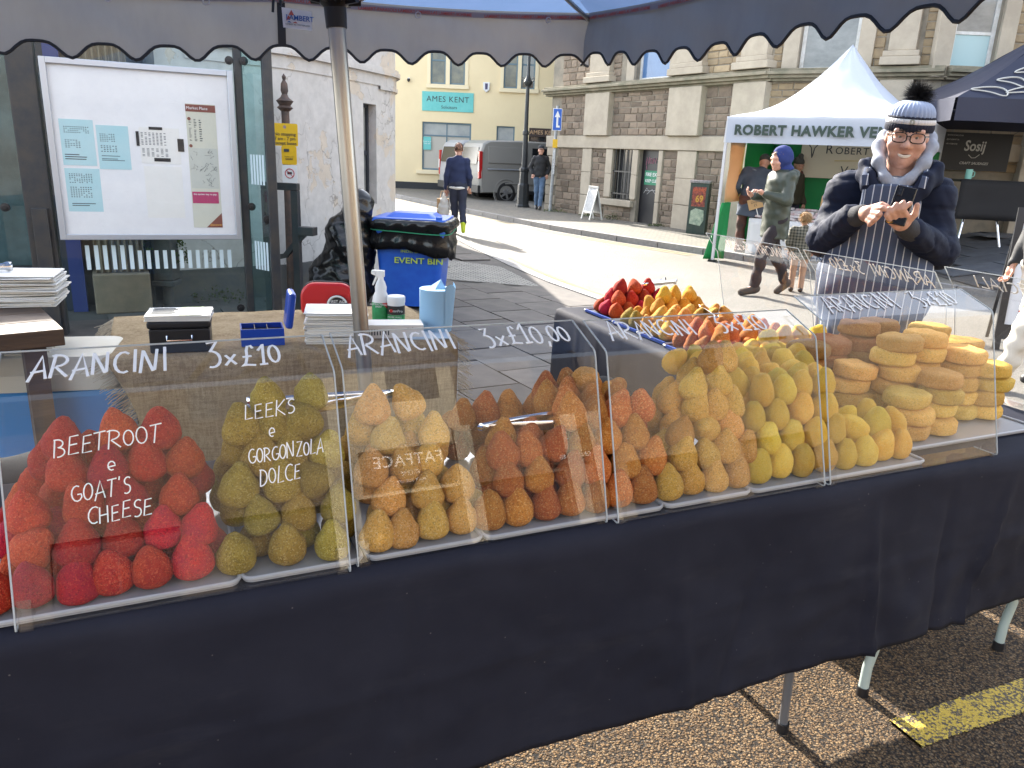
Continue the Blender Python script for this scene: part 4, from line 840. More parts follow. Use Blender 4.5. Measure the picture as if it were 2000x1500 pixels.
# leave out pieces buried where neither the photograph nor a step to the side shows them; past 300 join the smallest into one mass
AR = [o for o in COL.objects if o.name.startswith('arancino') and o.type == 'MESH']
CN = np.array([(o.matrix_world @ Vector((0, 0, .04)))[:] for o in AR]); rad = .033
ga = np.arange(60) * 2.39996; gzz = 1 - 2 * (np.arange(60) + .5) / 60; SPH = np.stack([np.sqrt(1 - gzz ** 2) * np.cos(ga), np.sqrt(1 - gzz ** 2) * np.sin(ga), gzz], 1)
score = np.zeros(len(AR))
for eye, wt in (((0, 0, 1.55), 1.), ((-.5, .1, 1.6), .0), ((.5, -.1, 1.5), .0)):
    e = np.array(eye)
    for i in range(len(AR)):
        P = CN[i] + SPH * (rad + .003); d = P - e; fr_ = (d * SPH).sum(1) < 0; P = P[fr_]; d = d[fr_]; L = np.linalg.norm(d, axis=1); u = d / L[:, None]
        near = np.delete(CN, i, 0); near = near[np.linalg.norm(near - CN[i], axis=1) < .4]
        w = near[None] - e; tt = np.einsum('ijk,ik->ij', np.broadcast_to(w, (len(P), len(near), 3)), u); c2 = (w ** 2).sum(-1) - tt ** 2
        occ = ((c2 < rad ** 2) & (tt < L[:, None]) & (tt > 0)).any(1); vis = (~occ).sum()
        score[i] += wt * vis / L.mean() ** 2
        if wt == 0 and vis > 2: score[i] = max(score[i], .01)
order = np.argsort(-score); keep = [i for i in order if score[i] > .05][:298]; ks = set(keep); dep = None
late = [AR[i] for i in order if i not in ks and score[i] > 0]
mb = MB(); mats_ = []
for o in late:
    m_ = o.data.materials[0]
    if m_ not in mats_: mats_.append(m_)
    mb.k = mats_.index(m_); mb.m = o.matrix_world; mb.add([v.co for v in o.data.vertices], [tuple(p.vertices) for p in o.data.polygons])
if late: mo = mb.build('arancini_mass', mats_, None, smooth=True, ang=0); tag(mo, 'mostly hidden arancini filling in behind the front rows of the heaps', 'arancini', kind='stuff')
for i, o in enumerate(AR):
    if i not in ks: bpy.data.objects.remove(o)
print('ARANCINI', len(AR), len(ks), len(late))
# ---------------------------------------------------------------- tongs
def tongs(label, p, rz, L=.26, open_=.035, tilt=0.):
    o = thing('serving_tongs', label, 'tongs', p, rz)
    o.rotation_euler = (0, tilt, rz)
    for sgn in (-1, 1):
        N = 14; mb = MB(); vs_ = []
        for i in range(N + 1):
            x = L * i / N; y = sgn * (.004 + open_ * (x / L) ** 1.2); w = .007 + .004 * math.sin(min(1, x / L) * math.pi) + (.007 * ((x / L - .8) / .2) if x > .8 * L else 0)
            sc = .0025 * (1 if i % 2 else -1) if x > .82 * L else 0
            vs_ += [(x, y + sgn * .003, -w - sc), (x, y, 0), (x, y + sgn * .003, w + sc)]
        mb.add(vs_, [q for i in range(N) for q in ((3 * i, 3 * i + 3, 3 * i + 4, 3 * i + 1), (3 * i + 1, 3 * i + 4, 3 * i + 5, 3 * i + 2))]); mb.build('arm', CHROME, o, smooth=True, ang=50, solid=.0012)
    mb = MB(); mb.tube([(0, -.006, 0), (-.006, 0, 0), (0, .006, 0)], .007, 8); mb.build('spring_end', CHROME, o, smooth=True)
    return o
tongs('steel tongs laid across the gap between the olive and tan heaps', ST(.7, .3, T + .255), SA + R(186), .3, .05, 0); tongs('steel tongs lying on the brown arancini', ST(.88, .2, T + .19), SA + R(-2), .26, .04)
tongs('steel tongs on the side table red arancini', ST(2.5, 1.98, T + .17), SA + R(20), .24, .03); tongs('steel tongs resting on the side table brown arancini', ST(2.42, 1.3, T + .14), SA + R(60), .24, .045)
# ---------------------------------------------------------------- parasol: tilted pole, ribs, canopy with scalloped valance
PA = thing('market_parasol', 'large grey market parasol with scalloped valance and steel pole', 'parasol', (0, 0, 0))
CANM = M('parasol_fabric', (.12, .19, .36), .75, col2=(.1, .17, .32), scale=2, bmp=.2, bscale=500, bdist=.001, trans=.3, co='World')
VALM = M('valance_fabric', (.38, .385, .385), .75, col2=(.32, .325, .33), scale=3, bmp=.25, bscale=7, bdist=.02, trans=.045, co='World', stretch=(1, 1, .4))
PIPE = M('dark_piping', (.03, .033, .038), .6); TAPE = M('printed_tape', (.3, .27, .29), .7); REDT = M('red_print', (.5, .1, .08), .6)
pb, pt = Vector((-.447, 2.5, 0)), Vector((-.62, 2.47, 2.75)); hub = pb.lerp(pt, .712)
mb = MB(); mb.tube([pb, pb.lerp(pt, .3), pt], .0255, 20); mb.build('pole', STEEL, PA, smooth=True)
mb = MB(); mb.tube([pb.lerp(pt, .232), pb.lerp(pt, .244)], .0262, 20); mb.build('pole_band', WHITE, PA, smooth=True)
mb = MB(); mb.lathe([(.1, 0), (.3, .01), (.3, .05), (.06, .07), (.035, .3)], 20, pb); mb.build('base', BLACK, PA, smooth=True)
mb = MB(); ax = (pt - pb).normalized(); mb.tube([hub - ax * .07, hub - ax * .015, hub, hub + ax * .012, hub + ax * .03], [.031, .033, .048, .05, .04], 16)
for k in range(8): a = SA + k * math.pi / 4; d = Vector((math.cos(a), math.sin(a), .0)); mb.tube([hub + d * .03 + ax * .005, hub + d * .075 + ax * .012], [.014, .016], 8)
mb.build('runner_hub', BLACK, PA, smooth=True)
s_c, n_c, hs = .85, 1.05, 1.6; top = pt + Vector((0, 0, .0))
def zt(s, n): return 2.105 + .055 * s + (.02 if n > 1 else .0) * (n - 1)
def edge(k):   # eight rib ends: corners and mids
    u, v = [(1, 1), (0, 1), (-1, 1), (-1, 0), (-1, -1), (0, -1), (1, -1), (1, 0)][k]; s, n = s_c + u * hs, n_c + v * 1.6; return ST(s, n, zt(s, n) + .0)
for k in range(8):
    e = edge(k); mid = top.lerp(e, .55) - Vector((0, 0, .02)); mb = MB(); mb.tube([top - Vector((0, 0, .03)), top.lerp(e, .3) - Vector((0, 0, .035)), mid - Vector((0, 0, .025)), top.lerp(e, .85) - Vector((0, 0, .04)), e - Vector((0, 0, .012))], .012, 8); mb.build('rib', STEEL, PA, smooth=True)
    d = (e - hub).normalized(); mb = MB(); mb.tube([hub + Vector((d.x, d.y, 0)) * .06 + Vector((0, 0, .01)), mid - Vector((0, 0, .04))], .011, 8); mb.build('strut', STEEL, PA, smooth=True)
for k in range(4):
    a, m_, b_ = edge(2 * k), edge(2 * k + 1), edge((2 * k + 2) % 8); mb = MB()
    def fn(u, v, a=a, m_=m_, b_=b_):
        e = a.lerp(m_, u * 2) if u < .5 else m_.lerp(b_, u * 2 - 1); p = top.lerp(e, v); sag = -.05 * math.sin(v * math.pi) * abs(math.sin(u * 2 * math.pi)) - .02 * v * abs(math.sin(u * 2 * math.pi)); return p + Vector((0, 0, sag + .02))
    mb.grid(fn, 24, 12); mb.build('canopy_panel', CANM, PA, smooth=True, ang=0)
    # valance
    Lk = (b_ - a).length; N = 160; out = ((a + b_) / 2 - ST(s_c, n_c, 0)); out.z = 0; out.normalize(); vt, vb = [], []
    ns = round(Lk / .25)
    for i in range(N + 1):
        u = i / N; p = fn(u, 1); x = u * Lk; ph = u * ns * 2 * math.pi; fold = .012 * math.sin(x * 5 + k) + .01 * math.sin(x * 13 + 2 * k); c = max(0, 1 - min(x, Lk - x) / .25)
        vt.append(p); vb.append(p + Vector((0, 0, -.232 - .03 * (math.cos(ph) + .25 * math.cos(2 * ph)) + .01 * math.sin(x * 2.3))) + out * (fold * .6 - .03 * c) )
    rows_ = 7; vs_ = []
    for j in range(rows_ + 1):
        f = j / rows_
        for i in range(N + 1): vs_.append(vt[i].lerp(vb[i], f) + out * (.012 * math.sin(i * .23 + j * .5 + k) * f * (1 - f) * 3))
    mb = MB(); mb.add(vs_, [(j * (N + 1) + i, j * (N + 1) + i + 1, (j + 1) * (N + 1) + i + 1, (j + 1) * (N + 1) + i) for j in range(rows_) for i in range(N)]); va = mb.build('valance', VALM, PA, smooth=True, ang=0)
    mb = MB(); mb.tube(vb, .0065, 6); mb.build('piping', PIPE, va, smooth=True)
    # printed tape stitched along the top hem on the inside
    inn = -out; q = [p + inn * .012 + Vector((0, 0, -.012)) for p in vt]; mb = MB(); mb.add(q + [p + Vector((0, 0, -.026)) for p in q], [(i, i + 1, N + 2 + i, N + 1 + i) for i in range(N)]); mb.build('hem_tape', TAPE, va)
    if k in (0, 3):
        base = 'LAMBERT-PARASOLS LAMBERT-UMBRELLAS LAMBERT-SCHIRME '; dirx = (a - b_).normalized() if k == 0 else (a - b_).normalized()
        for j in range(5):
            u = 1 - (j + .5) / 5; p = fn(u, 1) + inn * .015 + Vector((0, 0, -.026)); text(base[:51], .02, REDT, va, frame(p, fn(max(u - .05, 0), 1) - fn(u, 1), (0, 0, 1)), depth=.0004, xs=1.02, off=.012)
    if k == 0:
        mb = MB(); u = .5; mb.grid(lambda a_, v: vt[80].lerp(vb[80], v) + inn * .006 + (vt[82] - vt[80]) * (a_ - .5) * .9, 1, 6); mb.build('seam_band', PIPE, va)
        for u in (.08, .3, .42, .6, .72): p = fn(u, 1) + inn * .03 + Vector((0, 0, -.03)); mb = MB(); mb.tube([p + inn * 0 + Vector((.0, 0, 0)) + (vt[1] - vt[0]).normalized() * .014 * math.cos(t_ * .785) + Vector((0, 0, .014 * math.sin(t_ * .785) - .012)) for t_ in range(9)], .003, 6); mb.build('plastic_ring', M('clear_ring', (.5, .5, .52), .3), va, smooth=True)
# maker's label hanging inside the back valance
lb = PA; p = at(581, 37, 3.68); dx = SD
mb = MB(frame(p, dx, (0, 0, 1))); mb.prism([(-.062, -.04), (.062, -.042), (.062, .036), (-.066, .04)], -.001, .001, 'z'); lo = mb.build('maker_label', WHITE, PA)
BLU = M('label_blue', (.02, .12, .4), .5)
text('LAMBERT', .03, BLU, lo, frame(p + dx * .01 + Vector((0, 0, .002)) - SN * .004, dx, (0, 0, 1)), depth=.0003, off=.012, xs=.95)
for tri, m_ in (([(-.05, -.012), (-.04, .01), (-.028, -.0)], REDT), ([(-.038, .012), (-.026, .034), (-.014, .012)], REDT), ([(-.022, -.018), (.0, -.018), (-.01, -.012)], REDT), ([(-.046, -.018), (-.026, -.018), (-.036, -.012)], BLU)):
    mb = MB(frame(p - SN * .004, dx, (0, 0, 1))); mb.prism(tri, -.0003, .0003, 'z'); mb.build('logo', m_, lo)
text('LAMBERT AG  SWITZERLAND', .008, DKTX, lo, frame(p + dx * .0 + Vector((0, 0, -.025)) - SN * .004, dx, (0, 0, 1)), depth=.0003)
for px_ in (534, 548):
    q0, q1 = at(px_, -6, 3.55), at(px_ - 1 if px_ < 540 else px_, 24 if px_ < 540 else 12, 3.55); mb = MB(); mb.tube([q0, q1], .0065, 4); mb.build('hook_strap', BLACK, PA)
# ================================================================ street furniture and things behind the stall
# ---------------------------------------------------------------- bus shelter with timetable board
SHM = Matrix.Translation((-3.31, 5.6, .1)) @ Matrix.Rotation(R(24), 4, 'Z')
def placed(name, label, cat, M4, group=None):
    o = bpy.data.objects.new(name, None); COL.objects.link(o); o.matrix_world = M4; return tag(o, label, cat, group)
sh = placed('bus_shelter', 'bus shelter of dark posts and teal-tinted glass panes', 'shelter', SHM)
for u0, u1, y0, y1 in ((-.2, -.03, -.04, .09), (1.25, 1.31, -.02, .06), (1.42, 1.49, -.3, -.22)):
    mb = MB(); mb.bx(u0, u1, y0, y1, 0, 2.55); mb.build('post', DKMET, sh, bevel=.006)
mb = MB(); mb.bx(-.16, -.06, -.07, -.041, .0, .95); mb.build('post_cover', DKMET, sh, bevel=.004)
mb = MB(); mb.bx(-1.8, 1.5, -.02, .05, 2.55, 2.62); mb.build('top_beam', DKMET, sh)
for name, (u0, u1, z0, z1) in (('glass_pane', (-.03, 1.25, .12, 2.5)), ('glass_pane', (-1.7, -.2, .12, 2.5))):
    mb = MB(); mb.add([(u0, .025, z0), (u1, .025, z0), (u1, .025, z1), (u0, .025, z1)], [(0, 1, 2, 3)]); mb.build(name, GLASS, sh)
mb = MB(); mb.add([(1.29, 0, .12), (1.44, -.26, .12), (1.44, -.26, 2.3), (1.29, 0, 2.3)], [(0, 1, 2, 3)]); sp = mb.build('glass_pane', glass('teal_edge_glass', (.5, .78, .8), .04, 1.8, 0, (.4, .6, .6)), sh)
FROST = M('frosted_print', (.62, .74, .78), .6)
mb = MB()
for i in range(18): u = .14 + i * .058; mb.bx(u, u + .028, .014, .018, .5, .68 if i < 6 else .64)
stuff(mb.build('frosted_bars', FROST, sh))
mb = MB()
for z in (.5, 1.15):
    for i in range(5): f = .25 + i * .12; x, y = 1.29 + .15 * f, -.26 * f; mb.add([(x, y - .003, z), (x + .012, y - .024, z), (x + .012, y - .024, z + .22), (x, y - .003, z + .22)], [(0, 1, 2, 3)])
stuff(mb.build('frosted_bars', FROST, sh))
for u, y, z in ((-.02, 0, 2.1), (1.22, 0, 2.03), (1.32, -.05, 2.03), (1.41, -.25, 2.05), (1.32, -.05, .98), (1.41, -.25, .9), (-.32, .0, .95), (1.2, 0, .18)):
    mb = MB(Matrix.Translation((u, y, z)) @ Matrix.Rotation(R(90), 4, 'X')); mb.lathe([(.03, 0), (.03, .02), (.012, .022), (.012, .03)], 14); mb.build('glass_fixing', BLACK, sh, smooth=True)
bd = placed('timetable_board', 'large white timetable board in a silver frame on the bus shelter', 'notice board', SHM @ Matrix.Translation((0, -.05, .73)))
BW, BH = 1.235, 1.225
ALU = M('aluminium_frame', (.5, .53, .58), .35, metal=.6)
for q in ((0, .04, 0, BH), (BW - .04, BW, 0, BH), (.04, BW - .04, 0, .04), (.04, BW - .04, BH - .04, BH)): mb = MB(); mb.bx(q[0], q[1], -.03, .03, q[2], q[3]); mb.build('frame_rail', ALU, bd, bevel=.004)
mb = MB(); mb.bx(.04, BW - .04, -.005, .02, .04, BH - .04); mb.build('backing', M('board_white', (.8, .8, .8), .6, col2=(.76, .76, .77), scale=2), bd)
mb = MB(); mb.add([(.04, -.021, .04), (BW - .04, -.021, .04), (BW - .04, -.021, BH - .04), (.04, -.021, BH - .04)], [(0, 1, 2, 3)]); mb.build('cover_glass', glass('board_cover', (.98, .98, .98), .03, .5, 0, (.75, .75, .75), 2.), bd)
CYAN = M('cyan_paper', (.4, .63, .67), .8, col2=(.46, .66, .69), scale=4); INK = M('grey_ink', (.05, .06, .07), .8); CREM = M('leaflet_cream', (.6, .6, .5), .7)
def sheet(name, u0, u1, z0, z1, mat, y=-.006, par=bd): mb = MB(); mb.bx(u0, u1, y - .001, y, z0, z1); return mb.build(name, mat, par)
def lines(par, u0, u1, z0, z1, rows_, cols, y, mat=INK, seed=1):
    rr = random.Random(seed); mb = MB(); dz = (z1 - z0) / rows_; du = (u1 - u0) / cols
    for i in range(rows_):
        for j in range(cols):
            if rr.random() < .1: continue
            w = du * (.55 if cols > 1 else rr.uniform(.5, 1)); mb.add([(u0 + j * du, y, z0 + i * dz), (u0 + j * du + w, y, z0 + i * dz), (u0 + j * du + w, y, z0 + i * dz + dz * .4), (u0 + j * du, y, z0 + i * dz + dz * .4)], [(0, 1, 2, 3)])
    o = mb.build('print', mat, par); return stuff(o)
a = sheet('timetable_sheet', .075, .285, .52, .83, CYAN); lines(a, .1, .26, .74, .79, 4, 12, -.008); lines(a, .1, .2, .64, .7, 5, 6, -.008, seed=2); lines(a, .09, .26, .56, .62, 4, 1, -.008, seed=3)
a = sheet('timetable_sheet', .3, .505, .5, .8, CYAN); lines(a, .32, .42, .69, .75, 5, 7, -.008, seed=4); lines(a, .32, .43, .62, .67, 4, 6, -.008, seed=5); lines(a, .32, .48, .56, .6, 4, 1, -.008, seed=6)
a = sheet('timetable_sheet', .075, .295, .2, .5, CYAN, -.0045); lines(a, .1, .25, .4, .47, 6, 10, -.0065, seed=7); lines(a, .1, .24, .3, .38, 6, 9, -.0065, seed=8); lines(a, .1, .26, .24, .28, 3, 1, -.0065, seed=9)
a = sheet('timetable_sheet', .575, .84, .55, .8, PAPER); lines(a, .585, .76, .68, .77, 9, 7, -.008, seed=10); lines(a, .585, .77, .6, .66, 7, 6, -.008, seed=11)
a = sheet('timetable_sheet', .585, .84, .16, .53, PAPER, -.005)
for u0, u1, z0, z1 in ((.64, .73, .785, .805), (.552, .572, .67, .77), (.825, .868, .64, .73), (.66, .77, .565, .59)): sheet('black_tape', u0, u1, z0, z1, BLACK, -.0085)
a = sheet('route_leaflet', .895, 1.1, .09, .98, CREM, -.006); BRW = M('leaflet_brown', (.2, .055, .035), .6)
sheet('leaflet_header', .895, 1.1, .925, .975, BRW, -.0075, a); text('Market Place', .028, WHITE, a, bd.matrix_world.inverted() @ bd.matrix_world @ frame((.9, -.009, .95), (1, 0, 0), (0, 0, 1)), align='LEFT', depth=.0003)
for j in range(3): lines(a, .91 + j * .035, .93 + j * .035, .72, .88, 20 - 5 * j, 1, -.0085, seed=12 + j)
mb = MB()
rr = random.Random(3)
for i in range(26): p0 = (rr.uniform(.91, 1.08), rr.uniform(.4, .66)); mb.tube([(p0[0] + k * .012 * rr.uniform(-1, 1), -.0085, p0[1] + k * .012 * rr.uniform(-1, 1)) for k in range(4)], .0012, 4)
stuff(mb.build('route_map', INK, a))
sheet('map_panel', .9, 1.095, .38, .67, M('map_grey', (.52, .54, .48), .7), -.0072, a)
for z in (.685, .875): mb = MB(frame((.915, -.0085, z), (1, 0, 0), (0, 0, 1))); mb.lathe([(.012, 0), (.012, .0005)], 14); mb.build('logo', BRW, a)
m_ = sheet('leaflet_advert', .9, 1.085, .27, .355, M('leaflet_magenta', (.42, .03, .12), .6), -.0075, a); text('the easiest way to pay.', .018, WHITE, m_, frame((.992, -.009, .337), (1, 0, 0), (0, 0, 1)), depth=.0003, off=.012)
mb = MB(); mb.prism([(.985, .09), (1.1, .09), (1.1, .2)], -.0085, -.0075, 'y'); m_ = mb.build('leaflet_corner', BRW, a); text('discover', .026, M('orange_print', (.7, .35, .08), .6), m_, frame((1.055, -.0095, .11), (1, 0, 0), (0, 0, 1)), depth=.0003, off=.012)
# ---------------------------------------------------------------- sign post with three plates
sp = thing('sign_post', 'rusty iron post with ornate finial in front of the peeling wall', 'post', (-2.22, 7.55, .1)); RUST = M('rusty_iron', (.05, .04, .038), .6, col2=(.12, .07, .05), scale=12, bmp=.3)
mb = MB(); mb.tube([(0, 0, 0), (0, 0, 1.78)], [.05, .036], 14); mb.build('shaft', RUST, sp, smooth=True)
mb = MB(); mb.lathe([(.04, 1.75), (.075, 1.78), (.05, 1.8), (.08, 1.84), (.04, 1.87), (.025, 1.9), (.035, 1.93), (.03, 1.99), (.012, 2.02), (.02, 2.05), (.0, 2.08)], 14, cap=False); mb.build('finial', RUST, sp, smooth=True)
YS = M('sign_yellow', (.75, .45, .01), .45)
def plate(name, label, px0, px1, py0, py1, Y, mat, th=.006):
    a, b_ = at(px0, py1, Y), at(px1, py0, Y); o = thing(name, label, 'sign', ((a.x + b_.x) / 2, Y, a.z)); w = (b_.x - a.x) / 2; h = b_.z - a.z
    mb = MB(); mb.prism(sum([arc(cx, cz, .015, .015, q, q + 90, 4) for cx, cz, q in ((w - .015, h - .015, 0), (-w + .015, h - .015, 90), (-w + .015, .015, 180), (w - .015, .015, 270))], []), -th, 0, 'y'); mb.build('plate', mat, o); return o, w, h
o, w, h = plate('parking_sign', 'yellow sign reading No stopping 7 am - 7 pm except buses', 533, 581, 242, 284, 7.48, YS)
for i, s_ in enumerate(('No stopping', '7 am - 7 pm', 'except buses')): text(s_, .04, DKTX, o, fr_xz(0, -.008, h * .52 - i * h * .2), depth=.0004, off=.01)
mb = MB(frame((0, -.008, h * .84), (1, 0, 0), (0, 0, 1))); mb.lathe([(.015, 0), (.015, .0006)], 14); mb.build('roundel', M('sign_dull_red', (.35, .25, .22), .5), o)
o, w, h = plate('camera_sign', 'yellow CCTV warning sign below the no stopping sign', 551, 579, 286, 321, 7.48, YS)
mb = MB(frame((-.005, -.008, h * .76), (1, .35, 0), (0, 0, 1))); mb.bx(-.04, .03, -.012, .014, 0, .0005); mb.build('camera_symbol', DKTX, o); text('CCTV', .026, DKTX, o, fr_xz(0, -.008, h * .3), depth=.0004, off=.015); text('This area is under\n\n surveillance', .012, DKTX, o, fr_xz(0, -.008, h * .36), depth=.0004)
o, w, h = plate('white_warning_sign', 'small white prohibition sign with red ring below the yellow signs', 553, 580, 323, 358, 7.48, WHITE)
mb = MB(); mb.tube([(.042 * math.cos(i * .393), -.008, h * .55 + .042 * math.sin(i * .393)) for i in range(17)], .004, 5); mb.tube([(-.03, -.008, h * .55 + .03), (.03, -.008, h * .55 - .03)], .003, 4); mb.build('red_ring', M('sign_red', (.5, .03, .04), .5), o); mb = MB(); mb.bx(-.022, .02, -.0085, -.0075, h * .5, h * .63); mb.build('symbol', DKTX, o)
# ---------------------------------------------------------------- black perch rail
pr = thing('perch_rail', 'black steel perch rail frame in front of the peeling wall', 'railing', (-1.97, 6.55, .1), R(-8))
for x in (-.155, .105): mb = MB(); mb.bx(x - .03, x + .03, -.03, .03, 0, 1.09); mb.build('post', DKMET, pr, bevel=.004)
mb = MB(); mb.bx(-.185, .135, -.032, .032, 1.091, 1.15); mb.build('top_rail', DKMET, pr, bevel=.004)
mb = MB(); mb.tube([(-.125, 0, .52), (0, 0, .55), (.11, 0, .68), (.2, 0, .76)], .03, 4); mb.build('brace', DKMET, pr)
mb = MB(); mb.bx(.136, .27, -.05, .05, .73, .8); mb.build('perch_arm', DKMET, pr, bevel=.004)
# ---------------------------------------------------------------- event bin and bin bags
BLUEP = M('blue_bin_plastic', (.015, .09, .5), .42, col2=(.02, .12, .56), scale=8, bmp=.08); BAG = M('black_bag_film', (.008, .008, .009), .22, bmp=.2, bscale=12, bdist=.012, spec=.5)
bn = thing('event_bin', 'blue wheelie bin marked EVENT BIN with black liner folded over', 'bin', (-.98, 7.35, .1), R(-2)); bn.scale = (1.1, 1.05, .86)
def tap(mb, w0, d0, w1, d1, z0, z1, r=.05):
    lo, hi = [], []
    for w, d, z, L in ((w0, d0, z0, lo), (w1, d1, z1, hi)):
        for cx, cy, q in ((w - r, d - r, 0), (-w + r, d - r, 90), (-w + r, -d + r, 180), (w - r, -d + r, 270)): L += [(x, y, z) for x, y in arc(cx, cy, r, r, q, q + 90, 5)]
    n = len(lo); mb.add(lo + hi, [(i, (i + 1) % n, n + (i + 1) % n, n + i) for i in range(n)] + [tuple(range(n - 1, -1, -1)), tuple(range(n, 2 * n))]); return mb
mb = MB(); tap(mb, .24, .24, .3, .3, .06, .96); mb.build('body', BLUEP, bn, smooth=True)
mb = MB(); tap(mb, .31, .32, .3, .31, .965, 1.0, .04); tap(mb, .22, .2, .17, .15, 1.0, 1.045, .04); ld = mb.build('lid', BLUEP, bn, smooth=True)
mb = MB(); mb.bx(.22, .27, -.3, -.26, 1.0, 1.03); mb.build('lid_tab', BLUEP, ld, bevel=.006)
for x in (-.2, .2): mb = MB(Matrix.Translation((x, .25, .09)) @ Matrix.Rotation(R(90), 4, 'Y')); mb.lathe([(.09, -.025), (.09, .025)], 16); mb.build('wheel', BLACK, bn, smooth=True)
rr = random.Random(2); n = 90; vs_ = []; hh = [.99, .975, .94, .9, .86, .8, .74]
for j, z in enumerate(hh):
    for i in range(n):
        a = 2 * math.pi * i / n; c, s = math.cos(a), math.sin(a); k = (abs(c) ** 6 + abs(s) ** 6) ** (-1 / 6)
        ex = [.315, .345, .35, .345, .31, .335, .33][j] + .014 * math.sin(a * 17 + j * 1.3) * (j > 0) + .012 * mnoise.noise((c * 6, s * 6, j * .9)) * (j > 0)
        dz = 0 if j < 5 else -(.06 * (j - 4)) * (.5 + .5 * mnoise.noise((c * 2.2, s * 2.2, 3))) - .06 * (j - 4) * max(0, c)
        vs_.append((c * k * ex, s * k * ex, z + dz))
mb = MB(); mb.add(vs_, [(j * n + i, (j + 1) * n + i, (j + 1) * n + (i + 1) % n, j * n + (i + 1) % n) for j in range(len(hh) - 1) for i in range(n)]); mb.build('bin_liner', BAG, bn, smooth=True, ang=0, solid=.004)
mb = MB(); mb.tube([(.335 * math.cos(a) * (abs(math.cos(a)) ** 6 + abs(math.sin(a)) ** 6) ** (-1 / 6), .335 * math.sin(a) * (abs(math.cos(a)) ** 6 + abs(math.sin(a)) ** 6) ** (-1 / 6), .86 + .012 * math.sin(a * 2)) for a in [2 * math.pi * i / 60 for i in range(61)]], .006, 5, False); mb.build('elastic_band', M('green_cord', (.02, .25, .12), .6), bn, smooth=True)
LIME = M('lime_stencil', (.42, .55, .05), .6, col2=(.3, .42, .05), scale=30)
text('EVENT BIN', .085, LIME, bn, fr_xz(.08, -.292, .56) @ Matrix.Rotation(R(-4), 4, 'X'), off=.018, depth=.0006); text('THE\nINDEPENDENT', .042, LIME, bn, fr_xz(.07, -.298, .68) @ Matrix.Rotation(R(-4), 4, 'X'), off=.01, depth=.0006)
bagp = [('e', (0, 0, .3), (.3, .24, .32)), ('e', (.06, 0, .62), (.24, .2, .3)), ('e', (.12, .0, .9), (.13, .12, .18)), ('e', (.18, 0, 1.0), (.1, .08, .08)), ('e', (-.12, -.02, .2), (.22, .2, .22))]
o = blob('rubbish_bag', bagp, BAG, None, .012, .08, lambda v: folds(.016, 14, 4)(v) + folds(.006, 38, 2)(v)); o.location = (-1.62, 7.2, .08); tag(o, 'full black rubbish bag slumped beside the blue bin', 'rubbish bag')
# ---------------------------------------------------------------- burlap-covered table and what lies on it
TB = .745
bt = placed('side_table', 'small table hidden under burlap behind the counter', 'table', STL(.04, 1.86))
mb = MB(); mb.bx(.02, 1.33, .02, .78, TB - .04, TB - .006); mb.build('tabletop', M('plywood', (.4, .28, .16), .6), bt)
for x in (.1, 1.25):
    for y in (.1, .7): mb = MB(); mb.tube([(x, y, TB - .04), (x, y, 0)], .02, 8); mb.build('leg', DKMET, bt, smooth=True)
def drape(u0, u1, d0, d1, drop, name, lab, seed):
    P = [(d1, 0)] + [(d1 - (d1 - d0) * k / 8, 0) for k in range(1, 9)] + [(d0 - .012, -.012), (d0 - .018, -.04)] + [(d0 - .02, -.04 - (drop - .04) * k / 14) for k in range(1, 15)]
    nu = 90; vs_ = []
    for y, z in P:
        for i in range(nu + 1):
            f = i / nu; x = u0 + (u1 - u0) * f; hg = max(0, -z); g = (.02 * math.sin(x * 11 + seed) + .014 * math.sin(x * 23)) * min(1, hg * 3)
            w = .1 * math.exp(-f * 12) * math.sin(hg * 5)            # ragged left edge
            vs_.append((x + w, y - g, TB + z + .003 * mnoise.noise((x * 9, y * 9, 0)) + (.004 if hg == 0 else 0)))
    n = nu + 1; mb = MB(); mb.add(vs_, [(j * n + i, j * n + i + 1, (j + 1) * n + i + 1, (j + 1) * n + i) for j in range(len(P) - 1) for i in range(nu)]); o = link(name, mb.mesh(name, BURLAP, True, 0), None, None, 0, 0, .003); o.matrix_world = STL(.04, 1.86); tag(o, lab, 'tablecloth')
    mb = MB(); rr = random.Random(seed)
    def fr(p, d, L):
        q = Vector(p); pts = [q]
        for k in range(4): q = q + Vector(d) * L / 4 + Vector((rr.uniform(-1, 1), rr.uniform(-1, 1), rr.uniform(-1, .3))) * L * .09; pts.append(q)
        mb.tube(pts, .0011, 3)
    for k in range(130): y = rr.uniform(d0, d1); fr((u1, y, TB + .004), (1, .1, -.5), rr.uniform(.04, .09)); fr((u0, y, TB + .004), (-1, .1, -.5), rr.uniform(.04, .08))
    for k in range(170): z = -rr.random() * drop; fr((u1 + .002, d0 - .02, TB + z), (1, -.1, -.5), rr.uniform(.03, .07)); fr((u0 + .1 * math.sin(-z * 5), d0 - .02, TB + z), (-1, -.1, -.5), rr.uniform(.03, .07))
    stuff(mb.build('fringe', M('burlap_thread', (.5, .42, .3), .9), o)); return o
drape(0, 1.4, 0, .8, .52, 'burlap_cloth', 'frayed burlap cloth draped over the small table behind the counter', 2)
ZT = TB + .008
def onT(s, n, z=0): return ST(s, n, ZT + z)
